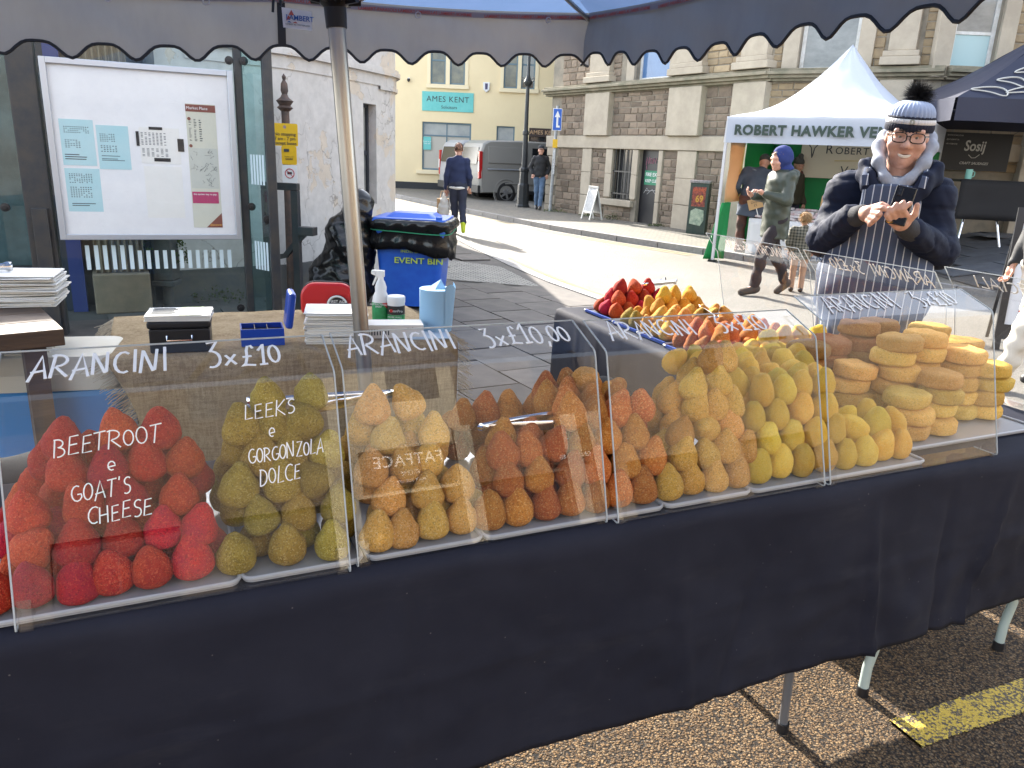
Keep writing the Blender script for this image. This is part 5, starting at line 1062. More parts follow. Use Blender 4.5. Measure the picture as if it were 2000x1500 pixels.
# black cash box with leaflets on top
cb = thing('cash_box', 'black cash box with a stack of green and white leaflets on its lid', 'cash box', onT(.31, 1.97), SA - R(6))
mb = MB(); mb.bx(-.11, .11, -.08, .08, 0, .095); mb.build('body', BLACK, cb, bevel=.006); mb = MB(); mb.bx(-.115, .115, -.085, .085, .097, .125); mb.build('lid', BLACK, cb, bevel=.008)
mb = MB(); mb.tube([(-.045, -.088, .07), (-.045, -.1, .055), (.045, -.1, .055), (.045, -.088, .07)], .004, 6); mb.build('handle', CHROME, cb)
lf = thing('leaflet_stack', 'green and white leaflets piled on the black cash box', 'leaflets', onT(.31, 1.97, .126), SA - R(8))
for k in range(6): mb = MB(); mb.bx(-.118, .118, -.083, .083, k * .004, k * .004 + .003); o = mb.build('leaflet', PAPER, lf); o.rotation_euler.z = random.uniform(-.03, .03)
mb = MB(); mb.bx(.0, .085, -.08, .08, .024, .0245); mb.build('print', M('leaf_green', (.3, .5, .12), .7, col2=(.6, .65, .5), scale=30), lf); mb = MB()
for i in range(7): mb.bx(-.1, -.02 + .01 * (i % 3), -.06 + i * .019, -.052 + i * .019, .024, .0246)
stuff(mb.build('print_lines', INK, lf))
# open blue cash box
bb = thing('blue_cash_box', 'open blue cash box with black coin tray and raised lid', 'cash box', onT(.62, 1.99), SA - R(4)); BLP = M('blue_enamel', (.01, .06, .42), .3, coat=.3)
for q in ((-.085, .085, -.065, -.06, 0, .07), (-.085, .085, .06, .065, 0, .07), (-.085, -.08, -.06, .06, 0, .07), (.08, .085, -.06, .06, 0, .07), (-.08, .08, -.06, .06, 0, .005)): mb = MB(); mb.bx(*q); mb.build('box_side', BLP, bb)
mb = MB(); mb.bx(-.078, .078, -.058, .058, .04, .05); ct = mb.build('coin_tray', BLACK, bb)
for x in (-.03, .02): mb = MB(); mb.bx(x, x + .003, -.058, .058, .05, .066); mb.build('divider', BLACK, ct)
mb = MB(Matrix.Translation((.09, 0, .068)) @ Matrix.Rotation(R(8), 4, 'Y')); mb.bx(0, .03, -.066, .066, 0, .15); mb.build('lid', BLP, bb, bevel=.01)
# napkins, first aid kit, bottles, tub, roll, boxes
def napkins(label, p, rz, w, d, n, seed, th=.0055):
    o = thing('napkin_stack', label, 'napkins', p, rz); rr = random.Random(seed); mb0 = MB()
    for k in range(n):
        mb = MB(); x, y = rr.uniform(-.008, .008), rr.uniform(-.008, .008); ww, dd = w / 2 * rr.uniform(.94, 1.04), d / 2 * rr.uniform(.94, 1.04); dz = th * .8
        e = [rr.uniform(-.002, .003) for _ in range(8)]
        mb.add([(-ww + e[0], -dd, 0), (ww, -dd + e[1], 0), (ww + e[2], dd, 0), (-ww, dd + e[3], 0), (-ww, -dd + e[4], dz + e[0]), (ww + e[5], -dd, dz + e[1]), (ww, dd + e[6], dz + e[2]), (-ww + e[7], dd, dz + e[3])], [(0, 3, 2, 1), (4, 5, 6, 7), (0, 1, 5, 4), (1, 2, 6, 5), (2, 3, 7, 6), (3, 0, 4, 7)])
        q = mb.build('napkin', PAPER, o, bevel=.0015); q.location = (x, y, k * th); q.rotation_euler = (rr.uniform(-.02, .02), rr.uniform(-.02, .02), rr.uniform(-.05, .05))
    return o
napkins('tall stack of white paper bags beside the open blue cash box', onT(.93, 1.98), SA - R(14), .25, .2, 24, 3)
fa = thing('first_aid_kit', 'red first aid case with black and white badge standing behind the napkins', 'first aid kit', onT(1.0, 2.5), SA - R(20)); RDP = M('red_case', (.55, .012, .015), .35, bmp=.1)
mb = MB(); mb.prism(sum([arc(cx, cz, r, r, q, q + 90, 7) for cx, cz, r, q in ((.06, .09, .07, 0), (-.06, .09, .07, 90), (-.1, .03, .03, 180), (.1, .03, .03, 270))], []), -.04, .04, 'y'); mb.build('case', RDP, fa, smooth=True, bevel=.012)
mb = MB(); mb.tube([(x, 0, z) for x, z in sum([arc(cx, cz, r, r, q, q + 90, 7) for cx, cz, r, q in ((.06, .09, .071, 0), (-.06, .09, .071, 90), (-.1, .03, .031, 180))], [])], .005, 6); mb.build('zip', BLACK, fa)
mb = MB(frame((.05, -.053, .055), (1, 0, 0), (0, 0, 1))); mb.lathe([(.052, 0), (.05, .003)], 24); q = mb.build('badge', BLACK, fa); mb = MB(); mb.tube([(.05 + .046 * math.cos(R(a)), -.057, .055 + .046 * math.sin(R(a))) for a in range(20, 171, 10)], .005, 5); mb.build('badge_ring', WHITE, q); text('FIRST AID', .018, WHITE, q, fr_xz(.05, -.0575, .075), depth=.0003, off=.012)
mb = MB(frame((.05, -.0565, .045), (1, 0, 0), (0, 0, 1))); mb.lathe([(.013, 0), (.013, .001)], 14); mb.build('badge_cross', M('kit_green', (.02, .3, .2), .5), q)
GRN = M('label_green', (.02, .25, .08), .45, col2=(.03, .34, .12), scale=30)
sb = thing('spray_bottle', 'white trigger spray bottle with green antibacterial label', 'spray bottle', onT(1.2, 2.26), SA - R(30)); WP = M('white_plastic', (.75, .75, .74), .4)
mb = MB(); mb.lathe([(.034, 0), (.04, .01), (.041, .1), (.037, .125), (.026, .15), (.028, .17), (.02, .195), (.014, .205), (.014, .22)], 24); mb.build('bottle', WP, sb, smooth=True)
mb = MB(); mb.lathe([(.0415, .012), (.0418, .1)], 24, cap=False); q = mb.build('label', GRN, sb, smooth=True); text('ANTIBACTERIAL\nSPRAY', .011, WHITE, q, fr_xz(0, -.0425, .088), depth=.0003, off=.01); mb = MB(frame((.026, -.034, .085), (.8, .6, 0), (0, 0, 1))); mb.prism([(-.012, .016), (.016, .016), (.016, -.016)], 0, .0012, 'z'); mb.build('red_flash', RDP, q)
mb = MB(); mb.bx(-.02, .018, -.012, .012, .218, .25); mb.prism([(-.045, .232), (-.02, .222), (-.02, .25), (-.042, .25)], -.011, .011, 'y'); tg = mb.build('spray_head', WP, sb, bevel=.004); mb = MB(); mb.tube([(-.018, 0, .222), (-.028, 0, .2), (-.038, 0, .178)], [.006, .005, .004], 6); mb.build('trigger', WP, sb, smooth=True)
wt_ = thing('wipes_tub', 'white lidded tub of cleaning wipes with black and green label', 'tub', onT(1.26, 2.21), SA - R(25))
mb = MB(); mb.lathe([(.04, 0), (.042, .004), (.042, .105)], 24); mb.build('tub', WP, wt_, smooth=True); mb = MB(); mb.lathe([(.044, .105), (.044, .13), (.04, .135)], 24); mb.build('lid', WP, wt_, smooth=True)
mb = MB(); mb.lathe([(.0425, .05), (.0425, .092)], 24, cap=False); q = mb.build('label', BLACK, wt_, smooth=True); text('CleanPro', .017, WHITE, q, fr_xz(.006, -.0435, .07), depth=.0003); mb = MB(); mb.lathe([(.0425, .008), (.0425, .0495)], 24, cap=False); q = mb.build('label', GRN, wt_, smooth=True); text('PROBE WIPES\n100', .011, WHITE, q, fr_xz(0, -.0435, .034), depth=.0003)
mb = MB(frame((-.016, -.0435, .07), (1, 0, 0), (0, 0, 1))); mb.lathe([(.008, 0), (.008, .0006)], 12); mb.build('red_dot', RDP, wt_)
pr_ = thing('paper_roll', 'standing roll of pale blue paper towel with loose end', 'paper roll', onT(1.4, 2.04)); BPAP = M('blue_paper', (.3, .5, .68), .9, bmp=.5, bscale=300, bdist=.001)
mb = MB(); mb.lathe([(.074, 0), (.075, .01), (.075, .195), (.02, .198), (.02, .1)], 32, cap=False); mb.build('roll', BPAP, pr_, smooth=True)
mb = MB(); mb.grid(lambda u, v: ((.077 + .02 * v * u) * math.cos(-.9 + u * 1.6), (.077 + .02 * v * u) * math.sin(-.9 + u * 1.6), .02 + v * .19 + .012 * math.sin(u * 7) * v), 14, 8); mb.build('loose_sheet', BPAP, pr_, smooth=True, ang=0)
mb = MB(); mb.add([(-.05, -.02, .19), (.0, -.05, .195), (.02, .02, .235), (.05, .0, .19), (-.02, .05, .2)], [(0, 1, 2), (1, 3, 2), (3, 4, 2), (4, 0, 2)]); mb.build('centre_tuft', BPAP, pr_)
bx_ = thing('glove_box', 'flat white cardboard glove box in front of the spray bottle', 'box', onT(1.18, 1.98), SA - R(12)); mb = MB(); mb.bx(-.13, .13, -.06, .06, 0, .06); mb.build('carton', M('white_card', (.7, .69, .67), .7), bx_, bevel=.002); mb = MB(); [mb.bx(-.11 + i * .012, -.105 + i * .012, -.0612, -.0602, .015, .04) for i in range(8)]; stuff(mb.build('barcode', DKTX, bx_)); text('medium', .014, INK, bx_, fr_xz(.08, -.0615, .045), depth=.0003)
# paper bag by the roll
mb = MB(); mb.bx(-.09, .09, -.07, .07, 0, .006); o = mb.build('paper_sheet', M('pale_blue_sheet', (.5, .6, .7), .7), None, bevel=.001); o.location = onT(1.33, 1.93); o.rotation_euler.z = SA - R(10); tag(o, 'pale blue paper sheets lying beside the paper towel roll', 'paper')
# ---------------------------------------------------------------- wooden shelf at the left with paper bags, tongs; cool box below
ws = thing('plank_table', 'dark worn plank table holding paper bags beside the cool box', 'table', (-2.05, 2.68, 0), SA + R(15)); WOOD = M('dark_plank', (.1, .062, .04), .65, col2=(.055, .035, .025), scale=6, stretch=(.3, 4, 4), bmp=.3, bscale=30, rnd=.2)
for k in range(5): mb = MB(); mb.bx(-.9, .32, -.35 + k * .17, -.185 + k * .17, .84, .9); mb.build('plank', WOOD, ws, bevel=.004)
for x in (-.8, .2):
    for y in (-.28, .42): mb = MB(); mb.bx(x, x + .07, y, y + .07, 0, .84); mb.build('leg', WOOD, ws)
napkins('stack of cream paper bags on the dark plank table', (-1.98, 3.02, .903), SA - R(6), .3, .22, 22, 9)
tongs('dark tongs lying on the cream paper bags', (-2.2, 2.93, 1.04), SA + R(10), .22, .03)
cx = thing('cool_box', 'blue cool box with cream ribbed lid at the end of the burlap table', 'cool box', (-1.78, 2.92, 0), SA - R(8)); cx.scale = (1, 1, 1.06); CRP = M('cream_plastic', (.62, .58, .46), .45, col2=(.68, .65, .56), scale=5); SKYB = M('cool_blue', (.03, .22, .55), .35)
mb = MB(); tap(mb, .21, .18, .24, .21, 0, .6, .05); mb.build('body', SKYB, cx, smooth=True)
mb = MB(); tap(mb, .255, .225, .255, .225, .6, .66, .06); tap(mb, .25, .22, .2, .17, .66, .71, .06); lid = mb.build('lid', CRP, cx, smooth=True)
for k in range(7): mb = MB(); mb.bx(-.16, -.02, -.13 + k * .04, -.112 + k * .04, .71, .716); mb.build('lid_rib', CRP, lid)
mb = MB(); mb.tube([(.25, -.15, .5), (.3, -.1, .66), (.3, .1, .66), (.25, .15, .5)], .012, 8); mb.build('handle', CRP, cx, smooth=True)
o = blob('holdall', [('e', (0, 0, .16), (.3, .14, .15)), ('e', (.15, 0, .24), (.12, .1, .1)), ('e', (-.18, 0, .2), (.12, .12, .12))], M('dark_nylon', (.015, .02, .026), .9, bmp=.2, spec=.1), None, .015, .06, folds(.006, 30)); o.location = (-1.45, 2.1, .32); o.rotation_euler.z = SA; tag(o, 'dark nylon holdall on a blue crate under the counter', 'bag')
cr = thing('plastic_crate', 'light blue plastic crate under the dark holdall', 'crate', (-1.45, 2.1, 0), SA); mb = MB(); tap(mb, .3, .2, .33, .22, 0, .34, .03); mb.build('tub', SKYB, cr, smooth=True)
# loose leaflet and dark coat at the back of the counter
lf2 = thing('brochure', 'folded blue and pink brochure lying at the back of the counter', 'brochure', ST(1.16, .59, T + .008), SA + R(10)); mb = MB(); mb.grid(lambda u, v: ((u - .5) * .17, (v - .5) * .12, .004 + .018 * (1 - v) ** 2), 2, 6); mb.build('cover', M('brochure_print', (.06, .12, .4), .35, col2=(.5, .2, .3), scale=22), lf2, smooth=True, ang=0, solid=.001)
o = blob('folded_coat', [('e', (0, 0, .05), (.16, .09, .055)), ('e', (.1, .04, .07), (.1, .08, .06)), ('e', (-.09, .03, .04), (.09, .08, .045))], M('black_fabric', (.012, .012, .013), .8, bmp=.3), None, .01, .03, folds(.006, 45)); o.location = ST(1.36, .6, T); o.rotation_euler.z = SA; tag(o, 'crumpled black coat lying behind the brown arancini', 'coat')
# ---------------------------------------------------------------- vans
def make_van(name, label, M4, paint, windows, detail=True):
    o = placed(name, label, 'van', M4, None)
    prof = [(.05, .32), (0, .5), (0, .95), (.05, 1.6), (.14, 1.86), (.34, 1.97), (1.5, 2.0), (3.1, 1.98), (3.6, 1.88), (4.2, 1.3), (4.5, 1.18), (4.9, 1.02), (5.0, .8), (5.0, .42), (4.9, .3)]
    cxm = (2.5, 1.05)
    def sl_(y, k): return [(cxm[0] + (x - cxm[0]) * (1 - k * .03), y * (1 - max(0, z - .95) * .13), cxm[1] + (z - cxm[1]) * (1 - k * .05)) for x, z in prof]
    ss = [sl_(-.98, 1), sl_(-.93, .2), sl_(-.85, 0), sl_(.85, 0), sl_(.93, .2), sl_(.98, 1)]; n = len(prof)
    mb = MB(); mb.add([p for q in ss for p in q], [(j * n + i, j * n + (i + 1) % n, (j + 1) * n + (i + 1) % n, (j + 1) * n + i) for j in range(5) for i in range(n)] + [tuple(range(n)), tuple(range(6 * n - 1, 5 * n - 1, -1))]); mb.build('body', paint, o, smooth=True, ang=40)
    DG = M('van_glass', (.012, .014, .016), .18, spec=.35); TRIM = M('van_trim', (.02, .02, .022), .55); LR = M('tail_red', (.45, .015, .015), .2, coat=.5); LWH = M('tail_white', (.7, .7, .68), .2)
    yy = lambda z: -.985 * (1 - max(0, z - .95) * .13) - .002
    def side(name_, x0, x1, z0, z1, mat, out=.006, sk=.0): mb = MB(); mb.add([(x0, yy(z0) - out, z0), (x1, yy(z0) - out, z0), (x1 + sk, yy(z1) - out, z1), (x0 + sk, yy(z1) - out, z1), (x0, yy(z0) + .03, z0), (x1, yy(z0) + .03, z0), (x1 + sk, yy(z1) + .03, z1), (x0 + sk, yy(z1) + .03, z1)], [(0, 1, 2, 3), (1, 5, 6, 2), (4, 0, 3, 7), (3, 2, 6, 7), (0, 4, 5, 1)]); return mb.build(name_, mat, o, bevel=.012)
    if windows: side('side_window', 1.85, 2.95, 1.28, 1.78, DG, sk=.03)
    side('side_panel', .3, 1.7, 1.27, 1.78, paint, .012); side('front_window', 3.05, 3.75, 1.25, 1.72, DG, sk=-.05)
    side('door_rail', .28, 1.75, 1.06, 1.1, ALU, .016); side('body_line', .9, 4.3, .62, .66, paint, .02); side('sill', 1.35, 3.6, .3, .42, TRIM, .012)
    rear = lambda y0, y1, z0, z1, mat, nm, out=.015, x=0: (lambda mb: (mb.bx(-out + x, .04 + x, y0, y1, z0, z1), mb.build(nm, mat, o, bevel=.012))[1])(MB())
    wx = .03
    mb = MB(); mb.add([(-.014, -.72, 1.22), (-.014, .72, 1.22), (.08, .66, 1.74), (.08, -.66, 1.74)], [(0, 1, 2, 3)]); mb.build('rear_window', DG, o, solid=.02)
    for s in (-1, 1):
        mb = MB(); mb.prism([(s * .84, .75), (s * .97, .78), (s * .95, 1.62), (s * .82, 1.62)], -.02, .1, 'x'); tl = mb.build('tail_light', LR, o, bevel=.02)
        mb = MB(); mb.prism([(s * .86, 1.0), (s * .955, 1.0), (s * .945, 1.3), (s * .85, 1.3)], -.026, -.018, 'x'); mb.build('reverse_lens', LWH, tl)
    rear(-.95, .95, .32, .56, TRIM, 'bumper', .05)
    mb = MB(); mb.bx(-.022, -.01, -.26, .26, .66, .77); npl = mb.build('number_plate', M('plate_yellow', (.7, .45, .02), .4), o); text('WD16 XUJ', .085, DKTX, npl, frame((-.024, 0, .715), (0, -1, 0), (0, 0, 1)), depth=.0005, off=.02)
    for x in (.95, 4.0):
        for s in (-1, 1):
            w4 = Matrix.Translation((x, s * .87, .345)) @ Matrix.Rotation(R(90) * -s, 4, 'X')
            mb = MB(w4); mb.lathe([(.2, -.1), (.33, -.1), (.345, -.06), (.345, .08), (.32, .115), (.24, .12), (.225, .09)], 28, cap=False); wh = mb.build('wheel', M('tyre', (.018, .018, .018), .75), o, smooth=True)
            mb = MB(w4); mb.lathe([(.232, .07), (.232, .1), (.21, .105), (.205, .06)], 28, cap=False)
            for k in range(5):
                a = k * 1.2566; mb.tube([(.03 * math.cos(a), .03 * math.sin(a), .1), (.21 * math.cos(a), .21 * math.sin(a), .09)], [.05, .042], 4, sq=.5)
            mb.lathe([(.06, .09), (.055, .115)], 14); mb.build('rim', M('alloy', (.5, .5, .5), .3, metal=.8), wh, smooth=True)
            mb = MB(w4); mb.lathe([(.21, .02), (.0, .02)], 20, cap=False); mb.build('brake_disc', TRIM, wh)
            if s < 0: mb = MB(w4); mb.lathe([(.37, .07), (.43, .115), (.46, .105)], 28, cap=False); mb.build('wheel_arch', paint, wh, smooth=True)
    mb = MB(); mb.bx(3.55, 3.75, -1.2, -.97, 1.1, 1.32); mb.build('wing_mirror', TRIM, o, bevel=.03)
    return o
vrot = math.atan2(.423, .906)
make_van('parked_van', 'dark grey panel van parked behind the lamp post', Matrix.Translation((-1.74, 26.4, 0)) @ Matrix.Rotation(vrot, 4, 'Z'), M('grey_metallic', (.26, .25, .225), .45, spec=.4), True)
make_van('parked_van', 'silver white panel van parked beyond the dark grey van', Matrix.Translation((-2.62, 28.4, 0)) @ Matrix.Rotation(vrot, 4, 'Z'), M('silver_metallic', (.36, .36, .36), .5, spec=.3), False)
# ---------------------------------------------------------------- lamp post, direction sign, A-board, utility box
IRON = M('black_iron', (.018, .022, .026), .45, col2=(.03, .034, .036), scale=10)
lp = thing('lamp_post', 'tall black cast-iron lamp post with wide octagonal base', 'lamp post', (.08, 23.0, .1))
mb = MB(); mb.lathe([(.2, 0), (.2, .05), (.175, .08), (.165, .62), (.13, .68), (.12, 1.0), (.14, 1.02), (.14, 1.08), (.1, 1.12)], 8); mb.build('base', IRON, lp)
mb = MB(); mb.lathe([(.085, 1.12), (.07, 2.0), (.09, 2.02), (.09, 2.1), (.06, 2.14), (.05, 3.3)], 14); mb.build('shaft', IRON, lp, smooth=True)
mb = MB(); mb.lathe([(.05, 3.3), (.11, 3.36), (.13, 3.42), (.08, 3.5), (.06, 3.55), (.045, 3.6), (.04, 4.5)], 14); mb.build('collar', IRON, lp, smooth=True)
for k in range(4): a = k * 1.571; mb = MB(); mb.tube([(.08 * math.cos(a), .08 * math.sin(a), 3.42), (.16 * math.cos(a), .16 * math.sin(a), 3.46), (.17 * math.cos(a), .17 * math.sin(a), 3.54), (.12 * math.cos(a), .12 * math.sin(a), 3.53)], .016, 6); mb.build('scroll', IRON, lp, smooth=True)
mb = MB(); mb.lathe([(.1, 4.5), (.2, 4.9), (.12, 5.0), (.03, 5.15)], 8); mb.build('lantern', M('lantern_glass', (.4, .38, .3), .2), lp)
ds = thing('direction_sign', 'blue ahead-only arrow sign on a grey pole by the stone building', 'road sign', (.84, 21.7, .1)); GALV = M('galvanised', (.38, .4, .41), .5, metal=.3, col2=(.25, .26, .27), scale=9)
mb = MB(); mb.tube([(0, 0, 0), (.06, 0, 2.75)], .045, 12); mb.build('pole', GALV, ds, smooth=True)
BS = M('sign_blue', (.01, .1, .48), .4); mb = MB(); mb.bx(-.06, .18, -.065, -.05, 2.12, 2.68); q = mb.build('blue_plate', WHITE, ds, bevel=.004); mb = MB(); mb.bx(-.048, .168, -.069, -.064, 2.132, 2.668); mb.build('face', BS, q)
mb = MB(); mb.prism([(.035, 2.2), (.085, 2.2), (.085, 2.46), (.135, 2.46), (.06, 2.62), (-.015, 2.46), (.035, 2.46)], -.072, -.069, 'y'); mb.prism([(.085, 2.2), (.13, 2.2), (.13, 2.25), (.085, 2.25)], -.072, -.069, 'y'); mb.build('arrow', WHITE, q)
mb = MB(); mb.bx(-.03, .1, -.06, -.05, 1.68, 1.9); mb.build('yellow_plate', YS, ds)
mb = MB()
for i in range(24): z = 1.0 + i * .027; mb.add([(.02 + (i % 3 - 1) * .012, -.048, z), (.05 + (i % 2) * .01, -.046, z), (.05, -.046, z + .02), (.02, -.048, z + .02)], [(0, 1, 2, 3)])
stuff(mb.build('sticker', WHITE, ds))
p = WAB @ Vector((3.05, -.7, .1)); ab = thing('chalk_board', 'white-framed chalkboard leaning against the stone wall beside the barred window', 'sign', p, math.atan2(-.8477, .5305) - R(10))
for sg in (-1, 1):
    mm = Matrix.Rotation(R(12 * sg), 4, 'X') @ Matrix.Translation((0, sg * .02 - .0, 0)); mb = MB(Matrix.Translation((0, sg * -.17, 0)) @ Matrix.Rotation(R(-13 * sg), 4, 'X')); 
    for q in ((-.24, -.2, 0, .82), (.2, .24, 0, .82), (-.2, .2, .16, .2), (-.2, .2, .78, .82)): mb.bx(q[0], q[1], -.012, .012, q[2], q[3])
    f = mb.build('frame', WFR, ab); mb = MB(Matrix.Translation((0, sg * -.17, 0)) @ Matrix.Rotation(R(-13 * sg), 4, 'X')); mb.bx(-.2, .2, -.005, .005, .2, .78); mb.build('slate', M('chalk_slate', (.35, .36, .36), .8, col2=(.5, .5, .5), scale=14), f)
p = WAB @ Vector((6.4, -.42, .1)); ub = thing('utility_cabinet', 'dark green utility cabinet plastered with torn posters and graffiti', 'cabinet', p, math.atan2(-.8477, .5305) + R(35)); ub.scale = (.82, .82, .95); CAB = M('cabinet_green', (.03, .05, .045), .6, col2=(.06, .07, .06), scale=6)
mb = MB(); mb.bx(-.24, .24, -.18, .18, 0, 1.1); mb.build('case', CAB, ub, bevel=.01); mb = MB(); mb.bx(-.26, .26, -.2, .2, 1.1, 1.16); mb.build('cap', M('cap_posters', (.4, .32, .32), .7, col2=(.15, .15, .16), scale=20), ub, bevel=.01)
mb = MB(); mb.bx(-.17, .17, -.184, -.182, .6, 1.02); q = mb.build('poster', M('poster_dark', (.06, .02, .03), .6, col2=(.5, .1, .06), scale=16), ub); text('OFF GRID', .07, M('poster_red', (.6, .12, .05), .6), q, fr_xz(0, -.187, .95), off=.02); text('69', .2, M('poster_orange', (.6, .3, .05), .6), q, fr_xz(.02, -.187, .76), off=.03)
mb = MB(); mb.prism([(-.18, .22), (.1, .18), (.18, .3), (.16, .52), (-.05, .56), (-.17, .5)], -.184, -.182, 'y'); mb.build('torn_poster', M('torn_paper', (.55, .56, .45), .8, col2=(.25, .3, .25), scale=14), ub)
# ================================================================ people
def rotm(rx=0, ry=0, rz=0): return np.array(Matrix.Rotation(rz, 3, 'Z') @ Matrix.Rotation(ry, 3, 'Y') @ Matrix.Rotation(rx, 3, 'X'))
def head_prims(c, Rm, s=1.):
    c = np.array(c)
    P = lambda x, y, z: tuple(c + Rm @ (np.array((x, y, z)) * s))
    E = lambda x, y, z, a, b, d, k=.018, t='e': (t, P(x, y, z), (a * s, b * s, d * s), Rm, k)
    C = lambda p, q, ra, rb, k=.012: ('c', P(*p), P(*q), ra * s, rb * s, k)
    return [E(0, .012, .035, .076, .095, .1), E(0, -.03, -.02, .066, .066, .09, .03), E(0, -.042, -.078, .042, .042, .04, .03), E(.04, -.058, -.022, .03, .03, .026), E(-.04, -.058, -.022, .03, .03, .026),
            C((-.045, -.074, .034), (.045, -.074, .034), .015, .015), C((0, -.086, .02), (0, -.106, -.022), .009, .0145, .008), C((-.013, -.094, -.026), (.013, -.094, -.026), .009, .009, .008),
            E(.031, -.096, .012, .017, .012, .009, .008, 's'), E(-.031, -.096, .012, .017, .012, .009, .008, 's'),
            C((-.024, -.086, -.057), (.024, -.086, -.057), .007, .007, .006), C((-.018, -.085, -.068), (.018, -.085, -.068), .008, .008, .006), E(0, -.075, -.092, .022, .022, .018), E(.076, .012, -.002, .01, .02, .031, .008), E(-.076, .012, -.002, .01, .02, .031, .008)]
def join_nets(name, parts, mat, parent):
    """several nets at their own fineness, joined as the one body mesh"""
    V, F, n = [], [], 0
    for prims, h, k in parts:
        o = blob('tmp', prims, mat, None, h, k); me = o.data; v = np.empty(len(me.vertices) * 3); me.vertices.foreach_get('co', v); V.append(v.reshape(-1, 3)); F += [tuple(n + i for i in p.vertices) for p in me.polygons]; n += len(me.vertices)
        bpy.data.objects.remove(o); bpy.data.meshes.remove(me)
    me = bpy.data.meshes.new(name); me.from_pydata(np.concatenate(V).tolist(), [], F); me.polygons.foreach_set('use_smooth', [True] * len(F)); me.materials.append(mat); me.update(); return link(name, me, parent)
EYEW = M('eye_white', (.75, .72, .68), .2); IRIS = M('iris', (.06, .035, .02), .15)
def eyes(c, Rm, par, s=1.):
    for x in (-.031, .031):
        p = np.array(c) + Rm @ (np.array((x, -.0735, .012)) * s); mb = MB(Matrix.Translation(p)); mb.lathe([(.0125 * math.sin(R(a)) + .0001, -.0125 * math.cos(R(a))) for a in range(0, 181, 20)], 12, cap=False); e = mb.build('eye', EYEW, par, smooth=True, ang=0)
        q = np.array(c) + Rm @ (np.array((x, -.0855, .0115)) * s); mb = MB(frame(q, (1, 0, 0), (0, .0, 1))); mb.lathe([(.0055, 0), (.004, .001)], 10); mb.build('iris', IRIS, e)
def hand_prims(w, d, side, curl=.7, up=(0, 0, 1), s=1.):
    """five-fingered relaxed hand: wrist w, pointing d, thumb on side (unit vector)"""
    w, d, t = np.array(w), np.array(d) / np.linalg.norm(d), np.array(side) / np.linalg.norm(side); n = np.cross(d, t)
    P = [('c', tuple(w), tuple(w + d * .05 * s), .026 * s, .03 * s), ('c', tuple(w + d * .055 * s + t * .02 * s), tuple(w + d * .075 * s - t * .024 * s), .017 * s, .016 * s)]
    for i, (o, L) in enumerate(((.03, .075), (.011, .085), (-.009, .08), (-.028, .062))):
        b = w + d * (.088 - .006 * abs(i - 1)) * s + t * o * s; m = b + (d * math.cos(curl * .6) + n * math.sin(curl * .6)) * L * .5 * s; e = m + (d * math.cos(curl * 1.9) + n * math.sin(curl * 1.9)) * L * .5 * s
        P += [('c', tuple(b), tuple(m), .0098 * s, .009 * s, .004), ('c', tuple(m), tuple(e), .009 * s, .0075 * s, .004)]
    b = w + d * .03 * s + t * .026 * s; m = b + (d * .7 + t * .7 + n * .2) * .035 * s; e = m + (d * .95 + t * .1 + n * .3) * .03 * s
    return P + [('c', tuple(b), tuple(m), .013 * s, .011 * s, .006), ('c', tuple(m), tuple(e), .0105 * s, .009 * s, .004)]
def human(name, label, loc, rotz, J, wear, h=.02, skin=SKIN, H=1.72, hk=.02, group=None):
    """J: joints for height 1.72, person faces -y; wear: list of (part, material, fn(J)->prims, disp)"""
    o = thing(name, label, 'person', loc, rotz, group); k = H / 1.72; o.scale = (k, k, k)
    D = dict(head=(0, -.02, 1.6), hr=(0, 0, 0), neck=(0, .01, 1.44), chest=(0, 0, 1.25), pel=(0, .01, .95), sl=(.158, .01, 1.385), el=(.22, .02, 1.12), wl=(.23, -.08, .9), sr=(-.158, .01, 1.385), er=(-.22, .02, 1.12), wr=(-.23, -.08, .9), hl=(.09, .01, .92), kl=(.1, -.02, .5), al=(.1, .02, .08), tl=(.11, -.13, .03), hr_=(-.09, .01, .92), kr=(-.1, -.02, .5), ar=(-.1, .02, .08), tr=(-.11, -.13, .03), dl=(0, -.2, -1), dr=(0, -.2, -1)); D.update(J)
    A = {q: np.array(v, float) for q, v in D.items()}; Rm = rotm(*D['hr'])
    c = lambda a, b, ra, rb: ('c', tuple(A[a] if isinstance(a, str) else a), tuple(A[b] if isinstance(b, str) else b), ra, rb)
    body = [c('chest', 'pel', .12, .11), c('sl', 'sr', .05, .05), c('neck', 'chest', .05, .1), c('sl', 'el', .045, .038), c('el', 'wl', .036, .026), c('sr', 'er', .045, .038), c('er', 'wr', .036, .026), c('hl', 'kl', .07, .05), c('kl', 'al', .048, .035), c('hr_', 'kr', .07, .05), c('kr', 'ar', .048, .035), c('al', 'tl', .035, .028), c('ar', 'tr', .035, .028), c('neck', tuple(A['head'] + Rm @ np.array((0, .02, -.06))), .055, .055)]
    hd = head_prims(A['head'], Rm); hands = [hand_prims(A['wl'], A['dl'], (-1, -.3, .1) if True else 0), hand_prims(A['wr'], A['dr'], (1, -.3, .1))]
    join_nets('body', [(body, h, .04), (hd, min(h, .009), .015)] + [(q, min(h, .008), .008) for q in hands], skin, o)
    for part, mat, prims, disp in wear: 
        cut = None
        if hasattr(prims, 'hem'):
            zc = A['pel'][2] - prims.hem - .06; px_ = A['pel'][0]; cut = lambda X, zc=zc, px_=px_: np.where(np.abs(X[..., 0] - px_) < .215, zc - X[..., 2] - .05 * X[..., 1], -.5)
        blob(part, prims(A, c, Rm), mat, o, h * .8, .03, disp, cut=cut)
    return o, A, Rm
